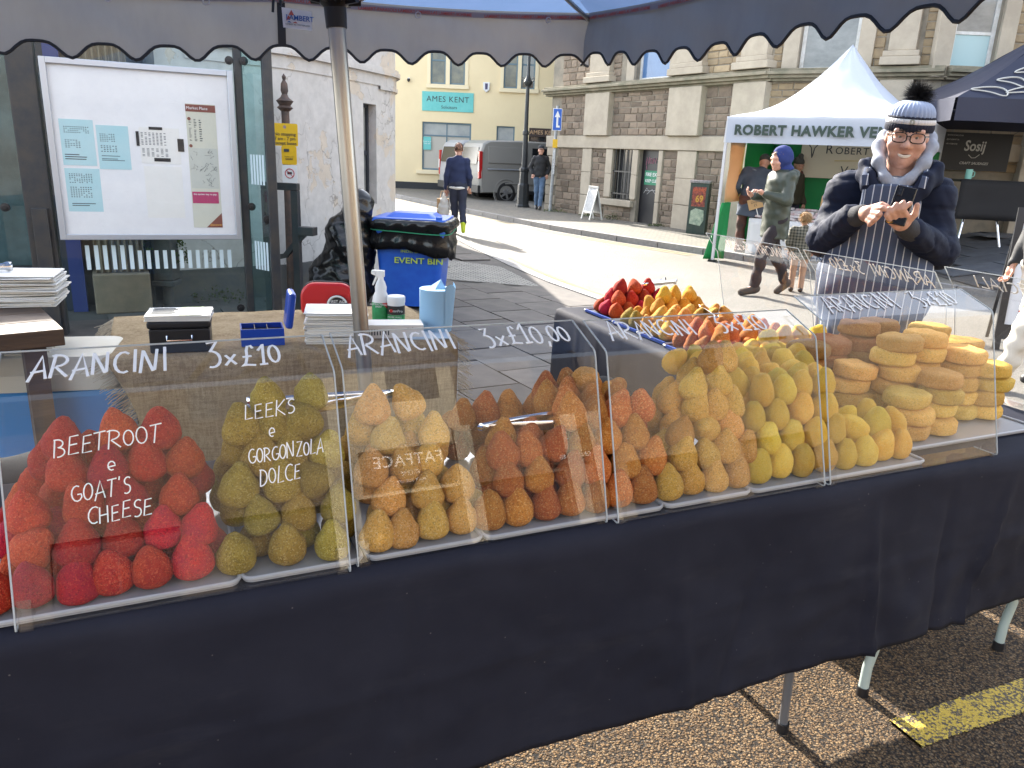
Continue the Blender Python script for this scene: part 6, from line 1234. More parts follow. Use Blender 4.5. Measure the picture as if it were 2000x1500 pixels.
def w_jacket(r=1., hem=.0, low='pel'):
    def f(A, c, Rm):
        w = lambda a, b, t: A[a] * (1 - t) + A[b] * t; p = A['pel']
        L_ = lambda a, b, ra, rb: ('f', tuple(a), tuple(b), ra, rb)
        return [L_(A['chest'] + (0, 0, .06), p + np.array((0, 0, -hem - .12)), .175 * r, .185 * r), ('e', tuple(A['chest'] + (0, 0, .04)), (.185 * r, .125 * r, .2)), c('sl', 'sr', .072 * r, .072 * r), c('sl', 'el', .07 * r, .058 * r), c('el', tuple(w('el', 'wl', .93)), .058 * r, .045 * r), c('sr', 'er', .07 * r, .058 * r), c('er', tuple(w('er', 'wr', .93)), .058 * r, .045 * r), c('neck', 'chest', .075 * r, .1 * r)]
    f.hem = hem; return f
def w_trousers(r=1., cut=.96):
    def f(A, c, Rm):
        w = lambda a, b, t: A[a] * (1 - t) + A[b] * t
        return [c('hl', 'kl', .098 * r, .07 * r), c('kl', tuple(w('kl', 'al', cut)), .07 * r, .062 * r), c('hr_', 'kr', .098 * r, .07 * r), c('kr', tuple(w('kr', 'ar', cut)), .07 * r, .062 * r), ('e', tuple(A['pel'] + (0, .01, .0)), (.165 * r, .13 * r, .1))]
    return f
def w_shoe(s):
    def f(A, c, Rm):
        a, t = A['a' + s], A['t' + s]; d = (t - a) / np.linalg.norm(t - a); n = np.array((0, 0, 1))
        return [('c', tuple(a + (0, 0, -.03)), tuple(t), .05, .042), ('c', tuple(a - d * .04 + (0, 0, -.03)), tuple(a), .046, .05)]
    return f
def hair_mesh(par, c, Rm, mat, n=700, cover=None, L=.035, seed=1, name='hair'):
    rr = random.Random(seed); mb = MB(); c = np.array(c)
    for i in range(n):
        v = np.array([rr.gauss(0, 1) for _ in range(3)]); v /= np.linalg.norm(v)
        if not cover(v): continue
        p = v * np.array((.08, .1, .104)) + np.array((0, .012, .035)); e = p + (v * .35 + np.array((rr.uniform(-.5, .5), rr.uniform(-.5, .5), -.4))) * L; s = np.cross(v, [rr.uniform(-1, 1), rr.uniform(-1, 1), .3]); s = s / (np.linalg.norm(s) + 1e-6) * .006
        q = [tuple(c + Rm @ x) for x in (p * .97 - s, p * .97 + s, e)]; mb.add(q, [(0, 1, 2)])
    return mb.build(name, mat, par)
def w_cap(r=1.04, low=.0, seed=0):
    def f(A, c, Rm): return [('e', tuple(A['head'] + Rm @ np.array((0, .018, .072))), (.082 * r, .1 * r, .074 * r), Rm)]
    return f
NAVYF = M('navy_fleece', (.022, .032, .085), .9, bmp=.2, bscale=300, bdist=.002); NAVYT = M('navy_trouser', (.025, .03, .055), .85); BLKJ = M('black_jacket', (.014, .014, .016), .7, bmp=.1); JEAN = M('denim', (.07, .12, .2), .85, col2=(.11, .17, .26), scale=12)
HAIRB = M('brown_hair', (.06, .035, .02), .6, rnd=0); GREYH = M('grey_hair', (.35, .33, .3), .7); LIMEM = M('lime_sole', (.5, .6, .02), .5); BLKS = M('black_shoe', (.015, .015, .016), .5)
# ---------------------------------------------------------------- vendor
VX = thing('person', 'smiling man in bobble hat, glasses, puffer jacket and striped apron using a phone', 'person', (1.585, 3.42, 0), R(-25))
Z0 = 1.0
hc = (.03, -.03, 1.683); hR = rotm(R(6), R(3), R(3))
sl_, el_, wl_ = (.172, .03, 1.455), (.228, .0, 1.235), (.085, -.275, 1.335)
sr_, er_, wr_ = (-.172, .03, 1.455), (-.23, .0, 1.245), (-.095, -.27, 1.375)
body = [('e', (0, .04, 1.25), (.2, .13, .28)), ('e', (0, -.03, 1.08), (.2, .17, .2)), ('c', (-.1, .03, .95), (-.1, .03, .5), .09, .06), ('c', (.1, .03, .95), (.1, .03, .5), .09, .06), ('c', (-.1, .03, .5), (-.1, .05, .1), .06, .045), ('c', (.1, .03, .5), (.1, .05, .1), .06, .045), ('c', (-.1, .03, .06), (-.12, -.14, .04), .045, .035), ('c', (.1, .03, .06), (.12, -.14, .04), .045, .035),
        ('c', (.02, .02, 1.45), (.028, -.005, 1.6), .062, .062), ('c', sl_, sr_, .06, .06), ('c', sl_, el_, .05, .045), ('c', el_, wl_, .045, .032), ('c', sr_, er_, .05, .045), ('c', er_, wr_, .045, .032)]
hl = [('c', (.083, -.29, 1.34), (.06, -.33, 1.36), .03, .034), ('e', (.055, -.338, 1.368), (.038, .024, .036))]
for i, (x, z, L) in enumerate(((.014, 1.372, .05), (.03, 1.385, .056), (.048, 1.396, .054), (.066, 1.4, .045))):
    b_ = (x + .012, -.362, z - .014); m_ = (x - .008, -.388, z + L * .3); e_ = (x - .004 + .006 * i, -.386, z + L * .8); hl += [('c', b_, m_, .0115, .0105, .005), ('c', m_, e_, .0105, .009, .004)]
hl += [('c', (.085, -.335, 1.365), (.104, -.35, 1.395), .014, .0125, .006), ('c', (.104, -.35, 1.395), (.106, -.358, 1.43), .012, .01, .004)]
hr2 = [('c', (-.09, -.28, 1.378), (-.062, -.325, 1.385), .03, .032), ('e', (-.052, -.34, 1.388), (.034, .026, .032)),
       ('c', (-.04, -.362, 1.405), (-.012, -.388, 1.412), .011, .0105, .005), ('c', (-.012, -.388, 1.412), (.012, -.382, 1.402), .0105, .009, .004), ('c', (-.045, -.366, 1.39), (-.02, -.392, 1.388), .0115, .011, .005), ('c', (-.02, -.392, 1.388), (-.026, -.372, 1.372), .011, .0095, .004),
       ('c', (-.052, -.366, 1.374), (-.032, -.39, 1.368), .0115, .0105, .005), ('c', (-.032, -.39, 1.368), (-.04, -.368, 1.355), .0105, .009, .004), ('c', (-.06, -.36, 1.36), (-.045, -.38, 1.352), .0105, .0095, .005), ('c', (-.045, -.38, 1.352), (-.05, -.36, 1.342), .0095, .008, .004), ('c', (-.045, -.335, 1.412), (-.018, -.36, 1.424), .0125, .011, .005), ('c', (-.018, -.36, 1.424), (.002, -.372, 1.42), .011, .009, .004)]
hp = head_prims(hc, hR, .98)
F_ = lambda x, y, z: tuple(np.array(hc) + hR @ (np.array((x, y, z)) * .98))
# smile folds and full cheeks
hp += [('c', F_(.052, -.066, -.03), F_(.046, -.07, -.06), .017, .014, .01), ('c', F_(-.052, -.066, -.03), F_(-.046, -.07, -.06), .017, .014, .01), ('s', F_(0, -.096, -.0615), (.028, .012, .0068), hR, .004), ('e', F_(.048, -.068, -.022), (.024, .022, .02), hR, .012), ('e', F_(-.048, -.068, -.022), (.024, .022, .02), hR, .012)]
for s in (-1, 1): hp += [('c', F_(s * .016, -.0835, .02), F_(s * .046, -.079, .0185), .0052, .0045, .004), ('c', F_(s * .018, -.083, .0035), F_(s * .045, -.078, .0045), .005, .0045, .004)]
SKV = M('vendor_skin', (.56, .3, .215), .48, col2=(.64, .38, .29), scale=26, bmp=.2, bscale=200, bdist=.002)
join_nets('body', [(body, .02, .04), (hp, .005, .015), (hl, .005, .006), (hr2, .005, .006)], SKV, VX)
eyes(hc, hR, VX, .98)
mb = MB(); mb.tube([F_(x, -.0895 - .01 * (1 - (x / .024) ** 2) * .5, -.0655 + .0085 * (x / .024) ** 2) for x in np.linspace(-.026, .026, 9)], [.002, .0048, .006, .0064, .0066, .0064, .006, .0048, .002], 6); mb.build('teeth', M('teeth', (.75, .7, .6), .3), VX, smooth=True)
for s in (-1, 1):
    mb = MB(); mb.tube([F_(s * .016, -.09, .034), F_(s * .034, -.091, .039), F_(s * .052, -.078, .033)], [.003, .0042, .002], 6); mb.build('eyebrow', M('brow', (.1, .07, .05), .8), VX, smooth=True)
g = MB()
for s in (-1, 1):
    rim = []
    for i in range(25):
        a = 2 * math.pi * i / 24; ca_, sa_ = math.cos(a), math.sin(a); kq = (abs(ca_) ** 3.2 + abs(sa_) ** 3.2) ** (-1 / 3.2); rim.append(F_(s * .034 + ca_ * kq * .027, -.108 + abs(s * .034 + ca_ * kq * .027) * .12, .01 + sa_ * kq * .0195))
    g.tube(rim, .0023, 6, False); g.tube([F_(s * .061, -.1, .018), F_(s * .078, -.06, .018), F_(s * .082, .02, .012)], .0026, 6)
g.tube([F_(-.009, -.109, .014), F_(0, -.113, .018), F_(.009, -.109, .014)], .0022, 6); gl_ = g.build('glasses', M('glasses_black', (.012, .012, .014), .25), VX, smooth=True)
for s in (-1, 1): mb = MB(); mb.add([F_(s * .034 + .025 * math.cos(a), -.107 + abs(s * .034 + .025 * math.cos(a)) * .12, .01 + .018 * math.sin(a)) for a in [i * math.pi / 8 for i in range(16)]], [tuple(range(16))]); mb.build('lens', glass('spectacle', (.97, .97, .97), .0, 1.), gl_)
# bobble hat: ribbed crown, two stripes, turned-up band, fur bobble
hat = []
HB = M('hat_pale_blue', (.3, .36, .5), .9, bmp=.4, bscale=160, bdist=.003); HW = M('hat_white', (.68, .68, .68), .9, bmp=.4, bscale=160, bdist=.003); HN = M('hat_navy', (.012, .015, .03), .9, bmp=.4, bscale=160, bdist=.003)
def ring(z0, z1, r0, r1, mat, name, ribs=44, amp=.0022, seg=4, off=(0, .014)):
    mb = MB(); n = 132; vs_ = []
    for j in range(seg + 1):
        f = j / seg; r = r0 + (r1 - r0) * f + .003 * math.sin(f * math.pi); z = z0 + (z1 - z0) * f
        for i in range(n): a = 2 * math.pi * i / n; q = r + amp * math.cos(a * ribs); vs_.append(F_(q * math.cos(a) * .9 + off[0], q * math.sin(a) * 1.06 + off[1], z))
    mb.add(vs_, [(j * n + i, j * n + (i + 1) % n, (j + 1) * n + (i + 1) % n, (j + 1) * n + i) for j in range(seg) for i in range(n)] + [tuple(seg * n + i for i in range(n))]); return mb.build(name, mat, VX, smooth=True, ang=0)
ring(.03, .062, .102, .104, HN, 'hat_band'); ring(.062, .082, .104, .102, HW, 'hat_stripe'); ring(.082, .092, .102, .098, HN, 'hat_stripe')
mb = MB(); n = 132; vs_ = []
for j in range(13):
    f = j / 12; r = .098 * math.cos(f * 1.35) ** .75; z = .09 + .062 * math.sin(f * 1.5)
    for i in range(n): a = 2 * math.pi * i / n; q = r * (1 + .03 * math.cos(a * 30)); vs_.append(F_(q * math.cos(a) * .9, q * math.sin(a) * 1.06 + .014, z))
mb.add(vs_, [(j * n + i, j * n + (i + 1) % n, (j + 1) * n + (i + 1) % n, (j + 1) * n + i) for j in range(12) for i in range(n)] + [tuple(12 * n + i for i in range(n))]); hatc = mb.build('hat_crown', HB, VX, smooth=True, ang=0)
mb = MB(frame(F_(0, -.096, .072), (1, 0, 0), (0, 0, 1))); mb.lathe([(.011, 0), (.009, .003)], 14); mb.build('hat_badge', M('badge_metal', (.35, .36, .33), .35, metal=.7), hatc, smooth=True)
rr = random.Random(4); mb = MB(); pc = np.array(F_(.008, .035, .172))
for i in range(3400):
    v = np.array([rr.gauss(0, 1) for _ in range(3)]); v /= np.linalg.norm(v); s = np.cross(v, [rr.gauss(0, 1) for _ in range(3)]); s = s / (np.linalg.norm(s) + 1e-6) * .0011; e = v * rr.uniform(.05, .074) + np.array([rr.uniform(-.008, .008) for _ in range(3)]); mb.add([tuple(pc + v * .012 - s), tuple(pc + v * .012 + s), tuple(pc + e)], [(0, 1, 2)])
stuff(mb.build('bobble_fur', M('black_fur', (.012, .011, .012), .7), hatc))
# grey hood, puffer jacket with quilting, cuffs, apron
hood = []
for s in (-1, 1):
    pth = [(.02, -.125, 1.47), (.02 + s * .045, -.118, 1.52), (.025 + s * .085, -.08, 1.585), (.028 + s * .096, -.01, 1.65), (.03 + s * .085, .06, 1.69), (.03, .1, 1.7)]
    hood += [('c', pth[i], pth[i + 1], (.013, .017, .021, .024, .024)[i], (.017, .021, .024, .024, .024)[i]) for i in range(5)]
hood += [('e', (.02, -.105, 1.475), (.02, .025, .04)), ('e', (.03, .1, 1.6), (.1, .05, .12)), ('e', (.02, .02, 1.5), (.12, .1, .05))]
blob('hoodie', hood, M('heather_grey', (.34, .37, .43), .95, col2=(.29, .32, .38), scale=60, bmp=.3, bscale=350, bdist=.002), VX, .008, .035, folds(.0012, 60, 2))
PUF = M('puffer_navy', (.011, .016, .036), .72, bmp=.2, bscale=110, bdist=.003, spec=.18)
def quilt(v):
    q = np.where((v[:, 1] < -.07) & (np.abs(v[:, 0]) > .09), v[:, 1] * 1.05 + v[:, 2] * .4, v[:, 2] + .05 * np.abs(v[:, 0])); q = np.abs(np.sin((q - .02) * math.pi / .1)); q = np.clip(q * 2.6, 0, 1) ** .5; return .0085 * (q - .85) + folds(.0022, 70, 7)(v) + folds(.0016, 150, 3)(v)
jk = [('e', (0, .04, 1.26), (.2, .14, .27)), ('e', (0, -.0, 1.05), (.222, .18, .2)), ('c', sl_, sr_, .07, .07), ('c', (.03, .035, 1.52), sl_, .075, .074), ('c', (.0, .035, 1.52), sr_, .075, .074), ('c', sl_, el_, .074, .07), ('c', el_, (.11, -.24, 1.32), .07, .055), ('c', sr_, er_, .074, .07), ('c', er_, (-.125, -.23, 1.36), .07, .055)]
blob('puffer_jacket', jk, PUF, VX, .011, .04, quilt)
col = []
for s in (-1, 1): p5 = [(.02 + s * .065, -.14, 1.47), (.02 + s * .105, -.115, 1.53), (.025 + s * .14, -.05, 1.575), (.025 + s * .13, .06, 1.58), (.02, .12, 1.58)]; col += [('c', p5[i], p5[i + 1], .018, .018) for i in range(4)] + [('c', (p5[i][0], p5[i][1], p5[i][2] - .05), (p5[i + 1][0], p5[i + 1][1], p5[i + 1][2] - .045), .022, .022) for i in range(4)]
blob('jacket_collar', col, PUF, VX, .011, .03, folds(.0018, 60, 5))
KN = M('knit_cuff', (.035, .036, .042), .9, bmp=.5, bscale=120, bdist=.004)
blob('cuff', [('c', (.115, -.235, 1.315), (.075, -.3, 1.345), .046, .042)], KN, VX, .007, .01); blob('cuff', [('c', (-.13, -.225, 1.355), (-.085, -.288, 1.378), .046, .04)], KN, VX, .007, .01)
APR = stripes('striped_apron', (.055, .075, .13), (.55, .58, .62), .031, .13)
ap = [('e', (0, .03, 1.28), (.245, .172, .285)), ('e', (0, -.01, 1.06), (.262, .212, .215)), ('c', (0, -.03, 1.05), (0, -.02, .45), .205, .2), ('e', (0, -.125, 1.41), (.125, .042, .16))]
def apcut(X):
    z = X[..., 2]; w = np.where(z > 1.3, .115, np.clip(.115 + (1.3 - z) * 1.1, .115, .235)); return np.maximum.reduce([np.abs(X[..., 0] - .01 * (z > 1.3)) - w, X[..., 1] + .06, z - 1.5, .5 - z])
blob('apron', ap, APR, VX, .009, .05, folds(.004, 26, 3), cut=apcut)
for s in (-1, 1): mb = MB(); mb.tube([(s * .105 + .01, -.15, 1.49), (s * .112 + .01, -.14, 1.53), (s * .112 + .015, -.1, 1.56), (s * .09 + .02, .04, 1.56)], .014, 8, sq=.3, up=(0, 1, 0)); mb.build('apron_strap', APR, VX, smooth=True)
blob('trousers', [('c', (-.1, .04, .95), (-.11, .04, .5), .12, .09), ('c', (-.11, .04, .5), (-.11, .05, .1), .09, .075), ('c', (.1, .04, .95), (.11, .04, .5), .12, .09), ('c', (.11, .04, .5), (.11, .05, .1), .09, .075)], NAVYT, VX, .02, .03)
for s in (-1, 1): blob('shoe', [('c', (s * .11, .05, .05), (s * .12, -.15, .04), .05, .042)], BLKS, VX, .015, .01)
mb = MB(); mb.lathe([(.0128, -.003), (.0135, 0), (.0128, .003)], 14, cap=False); rg = mb.build('ring', M('gold', (.7, .45, .12), .25, metal=1), VX, smooth=True); rg.location = (.02, -.376, 1.366); rg.rotation_euler = (R(35), 0, 0)
ph = thing('mobile_phone', 'black mobile phone held upright by the man in the bobble hat', 'phone', (1.585, 3.42, 0), R(-25))
pm = Matrix.Translation((.05, -.358, 1.424)) @ Matrix.Rotation(R(9), 4, 'Y') @ Matrix.Rotation(R(-14), 4, 'X')
mb = MB(pm); mb.bx(-.037, .037, -.004, .0045, -.075, .075); mb.build('case', M('phone_black', (.01, .01, .012), .2), ph, bevel=.004)
mb = MB(pm); mb.bx(-.03, -.01, -.0062, -.004, .035, .066); q = mb.build('camera_block', M('phone_cam', (.02, .02, .023), .15), ph, bevel=.002)
for dz in (.043, .058): mb = MB(pm @ frame((-.02, -.0064, dz), (1, 0, 0), (0, 0, 1))); mb.lathe([(.0045, 0), (.004, .0008)], 12); mb.build('camera_lens', WGLASS, q)
# ---------------------------------------------------------------- passers-by
o, A, Rm = human('person', 'man in navy fleece walking away up the road with shopping bags', (-1.22, 15.4, 0), R(180), dict(head=(0, -.04, 1.6), hr=(R(4), 0, R(10)), el=(.225, .02, 1.11), wl=(.235, -.05, .86), er=(-.225, .05, 1.11), wr=(-.22, -.12, .9), kl=(.06, -.06, .52), al=(.05, -.02, .09), tl=(.06, -.16, .03), kr=(-.1, .04, .53), ar=(-.14, .3, .26), tr=(-.15, .34, .1)), [('fleece', NAVYF, w_jacket(.96, -.03), folds(.006, 26, 1)), ('trousers', NAVYT, w_trousers(1.02), folds(.008, 20, 3)), ('shoe', LIMEM, w_shoe('r'), None), ('shoe', BLKS, w_shoe('l'), None)], .02)
hair_mesh(o, A['head'], Rm, HAIRB, 1600, lambda v: v[2] > -.5 and (v[1] > -.2 or v[2] > .5), .02)
blob('shirt_hem', [('e', (0, .01, .9), (.185, .145, .05))], WHITE, o, .02, .01)
pw = Matrix.Translation((-1.22, 15.4, 0)) @ Matrix.Rotation(R(180), 4, 'Z')
b1 = blob('carrier_bag', [('e', (0, 0, -.34), (.12, .07, .16)), ('e', (0, 0, -.2), (.08, .05, .1)), ('c', (0, 0, -.1), (0, 0, -.02), .03, .02)], M('white_polythene', (.72, .72, .7), .4, trans=.3), None, .015, .04, folds(.01, 40, 2)); b1.matrix_world = pw @ Matrix.Translation((.27, -.06, .82)); tag(b1, 'white plastic carrier bag in the walking man\'s hand', 'bag')
pbg = placed('paper_bag', 'brown paper bag behind the white carrier bag', 'bag', pw @ Matrix.Translation((.31, -.12, .35))); mb = MB(); mb.bx(-.13, .1, -.05, .05, 0, .32); mb.build('bag', M('kraft', (.42, .27, .14), .8), pbg); mb = MB(); mb.tube([(-.06, 0, .32), (-.03, 0, .46), (.02, 0, .46), (.05, 0, .32)], .006, 5); mb.build('handle', _mc['kraft'], pbg)
o, A, Rm = human('person', 'bearded man in black cap, black jacket and jeans beside the lamp post', (.52, 22.2, .1), R(3), dict(head=(0, -.03, 1.6), el=(.27, .06, 1.14), wl=(.2, -.06, .97), er=(-.27, .06, 1.14), wr=(-.2, -.06, .97), kl=(.06, -.1, .53), al=(.03, -.16, .1), tl=(.02, -.3, .05), kr=(-.06, .04, .5), ar=(-.05, .14, .12), tr=(-.05, .02, .03)), [('jacket', BLKJ, w_jacket(1.0, .0), folds(.006, 26, 2)), ('jeans', JEAN, w_trousers(.98), folds(.007, 22, 1)), ('shoe', BLKS, w_shoe('l'), None), ('shoe', BLKS, w_shoe('r'), None), ('cap', M('cap_navy', (.02, .024, .03), .8), w_cap(1.06), None)], .022)
mb = MB(); mb.grid(lambda u, v: (A['head'][0] + (u - .5) * .15, A['head'][1] - .075 - .075 * v * math.sin(u * math.pi), A['head'][2] + .045 - .012 * v - .02 * (u - .5) ** 2), 8, 3); mb.build('cap_peak', _mc['cap_navy'], o, smooth=True, ang=0, solid=.006)
hair_mesh(o, A['head'], Rm, GREYH, 900, lambda v: v[2] < -.45 and v[1] < .1, .03, 3, 'beard')
WAXG = M('green_wax_coat', (.05, .06, .042), .42, col2=(.035, .045, .032), scale=10, bmp=.2); NCOAT = M('slate_coat', (.05, .065, .095), .8, col2=(.065, .08, .11), scale=8)
# customer reaching over the venison counter (seen from behind)
o, A, Rm = human('person', 'customer in slate coat and grey beanie leaning over the venison counter', (3.9, 13.4, .06), R(168), dict(head=(-.16, -.16, 1.53), hr=(R(25), 0, 0), neck=(-.12, -.1, 1.4), chest=(-.06, -.06, 1.2), sl=(.1, -.08, 1.38), sr=(-.3, -.06, 1.36), el=(.26, .06, 1.16), wl=(.22, -.14, 1.03), er=(-.36, -.1, 1.12), wr=(-.28, -.34, 1.06), dl=(-.3, -1, 0), dr=(.2, -1, -.1)), [('coat', NCOAT, w_jacket(1.18, .22), folds(.011, 16, 3)), ('trousers', M('rust_trousers', (.12, .04, .025), .85, col2=(.03, .022, .02), scale=5), w_trousers(1.1), folds(.008, 20, 2)), ('boot', BLKS, w_shoe('l'), None), ('boot', BLKS, w_shoe('r'), None), ('beanie', M('charcoal_knit', (.06, .06, .055), .95, bmp=.4, bscale=140), w_cap(1.1), None)], .02)
# customer in green coat walking past, in profile
o, A, Rm = human('person', 'curly-haired customer in green waxed coat and blue hood walking past', (3.13, 9.62, 0), R(-78), dict(head=(0, -.05, 1.585), hr=(R(12), 0, R(14)), sl=(.17, .02, 1.4), el=(.24, -.02, 1.14), wl=(.14, -.26, 1.2), dl=(-.2, -1, .5), er=(-.24, .0, 1.14), wr=(-.16, -.24, 1.16), dr=(.2, -1, .5), kl=(.08, -.16, .5), al=(.07, -.2, .1), tl=(.07, -.36, .04), kr=(-.08, .1, .5), ar=(-.08, .3, .14), tr=(-.08, .2, .03)), [('waxed_coat', WAXG, w_jacket(1.08, .2), folds(.004, 34, 5)), ('trousers', M('dark_plum', (.022, .016, .02), .8), w_trousers(1.0), folds(.01, 22, 2)), ('boot', M('suede_boot', (.06, .05, .042), .9), w_shoe('l'), None), ('boot', _mc['suede_boot'], w_shoe('r'), None)], .016, H=1.76)
blob('hood', [('e', (0, -.015, 1.615), (.108, .13, .14)), ('e', (0, .04, 1.48), (.11, .1, .08)), ('s', tuple(A['head'] + (0, -.15, -.02)), (.1, .125, .13))], M('royal_hood', (.02, .035, .15), .9), o, .012, .02, folds(.004, 40))
blob('coat_hood', [('c', (-.1, .1, 1.42), (.1, .1, 1.42), .07, .07), ('e', (0, .14, 1.38), (.12, .06, .09))], WAXG, o, .016, .03, folds(.006, 35))
hair_mesh(o, A['head'], Rm, M('ginger_hair', (.16, .08, .035), .6), 700, lambda v: v[2] > .42 and v[1] < -.25, .05, 5)
# stallholder behind the venison counter
o, A, Rm = human('person', 'stallholder in bobble hat and olive jacket behind the venison counter', (5.05, 14.75, .0), R(25), dict(head=(0, -.05, 1.58), hr=(R(18), 0, 0)), [('jacket', M('olive_jacket', (.05, .045, .03), .85), w_jacket(1.12), folds(.01, 18, 8)), ('trousers', NAVYT, w_trousers(1.0), None), ('bobble_hat', M('grey_bobble', (.08, .078, .07), .95, bmp=.4, bscale=140), lambda A, c, Rm: w_cap(1.1)(A, c, Rm) + [('e', tuple(A['head'] + Rm @ np.array((0, .02, .17))), (.05, .05, .05))], None)], .022)
blob('scarf', [('c', (-.07, -.05, 1.44), (.07, -.05, 1.44), .06, .06)], M('maroon_scarf', (.12, .04, .04), .9), o, .018, .02)
# child in a checked coat
m, t, b = newmat('checked_wool'); p = coords(t); s_ = nd(t, 'ShaderNodeSeparateXYZ'); t.links.new(p, s_.inputs[0]); f1 = mth(t, 'LESS_THAN', mth(t, 'FRACT', mth(t, 'MULTIPLY', s_.outputs[0], 16)), .4); f2 = mth(t, 'LESS_THAN', mth(t, 'FRACT', mth(t, 'MULTIPLY', s_.outputs[2], 16)), .4)
t.links.new(mixc(t, mth(t, 'MULTIPLY', mth(t, 'ADD', f1, f2), .5), (.2, .19, .15), (.02, .026, .022)), b.inputs['Base Color']); b.inputs['Roughness'].default_value = .95
o, A, Rm = human('person', 'small fair-haired child in a dark checked coat beside the green-coated customer', (3.62, 9.95, 0), R(165), dict(head=(0, -.02, 1.58), neck=(0, 0, 1.36), sl=(.2, .01, 1.32), sr=(-.2, .01, 1.32), chest=(0, 0, 1.15), el=(.28, .02, 1.05), er=(-.28, .02, 1.05)), [('checked_coat', m, w_jacket(1.2, .16), folds(.008, 20, 1)), ('tights', M('tan_tights', (.4, .24, .16), .8), w_trousers(.95), None), ('shoe', BLKS, w_shoe('l'), None), ('shoe', BLKS, w_shoe('r'), None)], .024, H=1.02)
hair_mesh(o, A['head'], Rm, M('fair_hair', (.45, .3, .15), .6), 1500, lambda v: v[1] > -.3 or v[2] > .4, .12, 6)
# passer-by at the right-hand edge, pale trousers
o, A, Rm = human('person', 'passer-by in black top and cream trousers beside the pavement board', (3.93, 5.75, 0), R(-75), dict(kl=(.08, -.16, .5), al=(.07, -.28, .1), tl=(.07, -.42, .04), kr=(-.08, .06, .5), ar=(-.08, .26, .12), tr=(-.08, .14, .03), el=(.24, -.1, 1.15), wl=(.2, -.3, 1.05)), [('jacket', BLKJ, w_jacket(1.05, -.02), folds(.01, 18, 6)), ('trousers', M('cream_cord', (.6, .55, .46), .9, bmp=.3), w_trousers(1.05), folds(.014, 30, 2)), ('shoe', BLKS, w_shoe('l'), None), ('shoe', BLKS, w_shoe('r'), None)], .02)
hair_mesh(o, A['head'], Rm, HAIRB, 900, lambda v: v[2] > -.3 and v[1] > -.4, .04, 9)
# ================================================================ neighbouring market stalls
GWH = M('gazebo_white', (.5, .54, .61), .8, bmp=.2, bscale=14, bdist=.01, trans=.1); GRNS = M('green_sheet', (.01, .26, .07), .6, bmp=.4, bscale=6, bdist=.03, trans=.2)
def cloth_panel(name, mat, par, p00, p10, p01, p11, nu=10, nv=10, amp=.03, seed=0, solid=.004):
    P = [Vector(p) for p in (p00, p10, p01, p11)]; n = (P[1] - P[0]).cross(P[2] - P[0]).normalized(); mb = MB()
    mb.grid(lambda u, v: P[0].lerp(P[1], u).lerp(P[2].lerp(P[3], u), v) + n * amp * (math.sin(u * 9 + seed) * .6 + mnoise.noise((u * 4, v * 3, seed))), nu, nv); return mb.build(name, mat, par, smooth=True, ang=0, solid=solid)
def gazebo(name, label, M4, W, D, zt_, zv, za, mat, legm, legs=(0, 1, 2, 3), lz=(0, 0, 0, 0), sag=.12):
    o = placed(name, label, 'gazebo', M4); cs = [(0, 0), (W, 0), (W, D), (0, D)]; ap = Vector((W / 2, D / 2, za))
    for i, (x, y) in enumerate(cs):
        if i in legs:
            mb = MB(); mb.bx(x - .02, x + .02, y - .02, y + .02, lz[i] + .01, zt_ - .02); lg = mb.build('leg', legm, o); mb = MB(); mb.bx(x - .06, x + .06, y - .06, y + .06, lz[i], lz[i] + .03); mb.build('foot_plate', BLACK, lg)
    for i in range(4):
        a, b_ = cs[i], cs[(i + 1) % 4]; a, b_ = Vector((*a, zt_)), Vector((*b_, zt_)); mb = MB()
        def fn(u, v, a=a, b_=b_):
            p = ap.lerp(a.lerp(b_, u), v); f = 4 * u * (1 - u); p.z -= sag * math.sin(v * math.pi) * (1 - .35 * f) + .02 * mnoise.noise((u * 5, v * 5, i)); return p
        mb.grid(fn, 20, 14); mb.build('roof_panel', mat, o, smooth=True, ang=0)
        out = ((a + b_) / 2 - Vector((W / 2, D / 2, zt_))).normalized() * .025; mb = MB()
        mb.grid(lambda u, v: a.lerp(b_, u) + out * (1 + .6 * math.sin(u * 17 + i) * v) - Vector((0, 0, (zt_ - zv) * v)), 30, 4); mb.build('valance', mat, o, smooth=True, ang=0)
        mb = MB(); mb.tube([a - Vector((0, 0, .06)), b_ - Vector((0, 0, .06))], .012, 4); mb.build('truss_bar', legm, o)
    return o
VM = Matrix.Translation((3.22, 12.8, 0)) @ Matrix.Rotation(math.atan2(-.53, .848), 4, 'Z')
vg = gazebo('market_gazebo', 'white pop-up gazebo lettered ROBERT HAWKER VENISON', VM, 2.8, 2.9, 2.27, 1.88, 3.45, GWH, M('white_steel', (.65, .65, .66), .4), sag=.27)
DGR = M('dark_green_letter', (.035, .06, .045), .6)
text('ROBERT HAWKER VENISON', .2, DGR, vg, frame((.13, -.062, 2.065), (1, 0, 0), (0, 0, 1)), off=.045, xs=1.0, sx=1.1, align='LEFT')
SERIFN = M('banner_ink', (.05, .055, .06), .6); BLUEI = M('banner_blue_ink', (.05, .1, .2), .6); GOLD = M('banner_gold', (.6, .48, .16), .6)
cloth_panel('back_sheet', GRNS, vg, (0, 2.8, .1), (2.8, 2.8, .1), (0, 2.8, 2.2), (2.8, 2.8, 2.2), 24, 8, .02, 1)
cloth_panel('side_sheet', M('cream_tarp', (.62, .42, .24), .7, trans=.3), vg, (.03, .15, .95), (.03, 1.0, .95), (.03, .15, 2.1), (.03, 1.0, 2.1), 6, 6, .02, 2); cloth_panel('side_sheet', GRNS, vg, (.04, 1.0, .1), (.04, 2.8, .1), (.04, 1.0, 2.15), (.04, 2.8, 2.15), 14, 8, .03, 3)
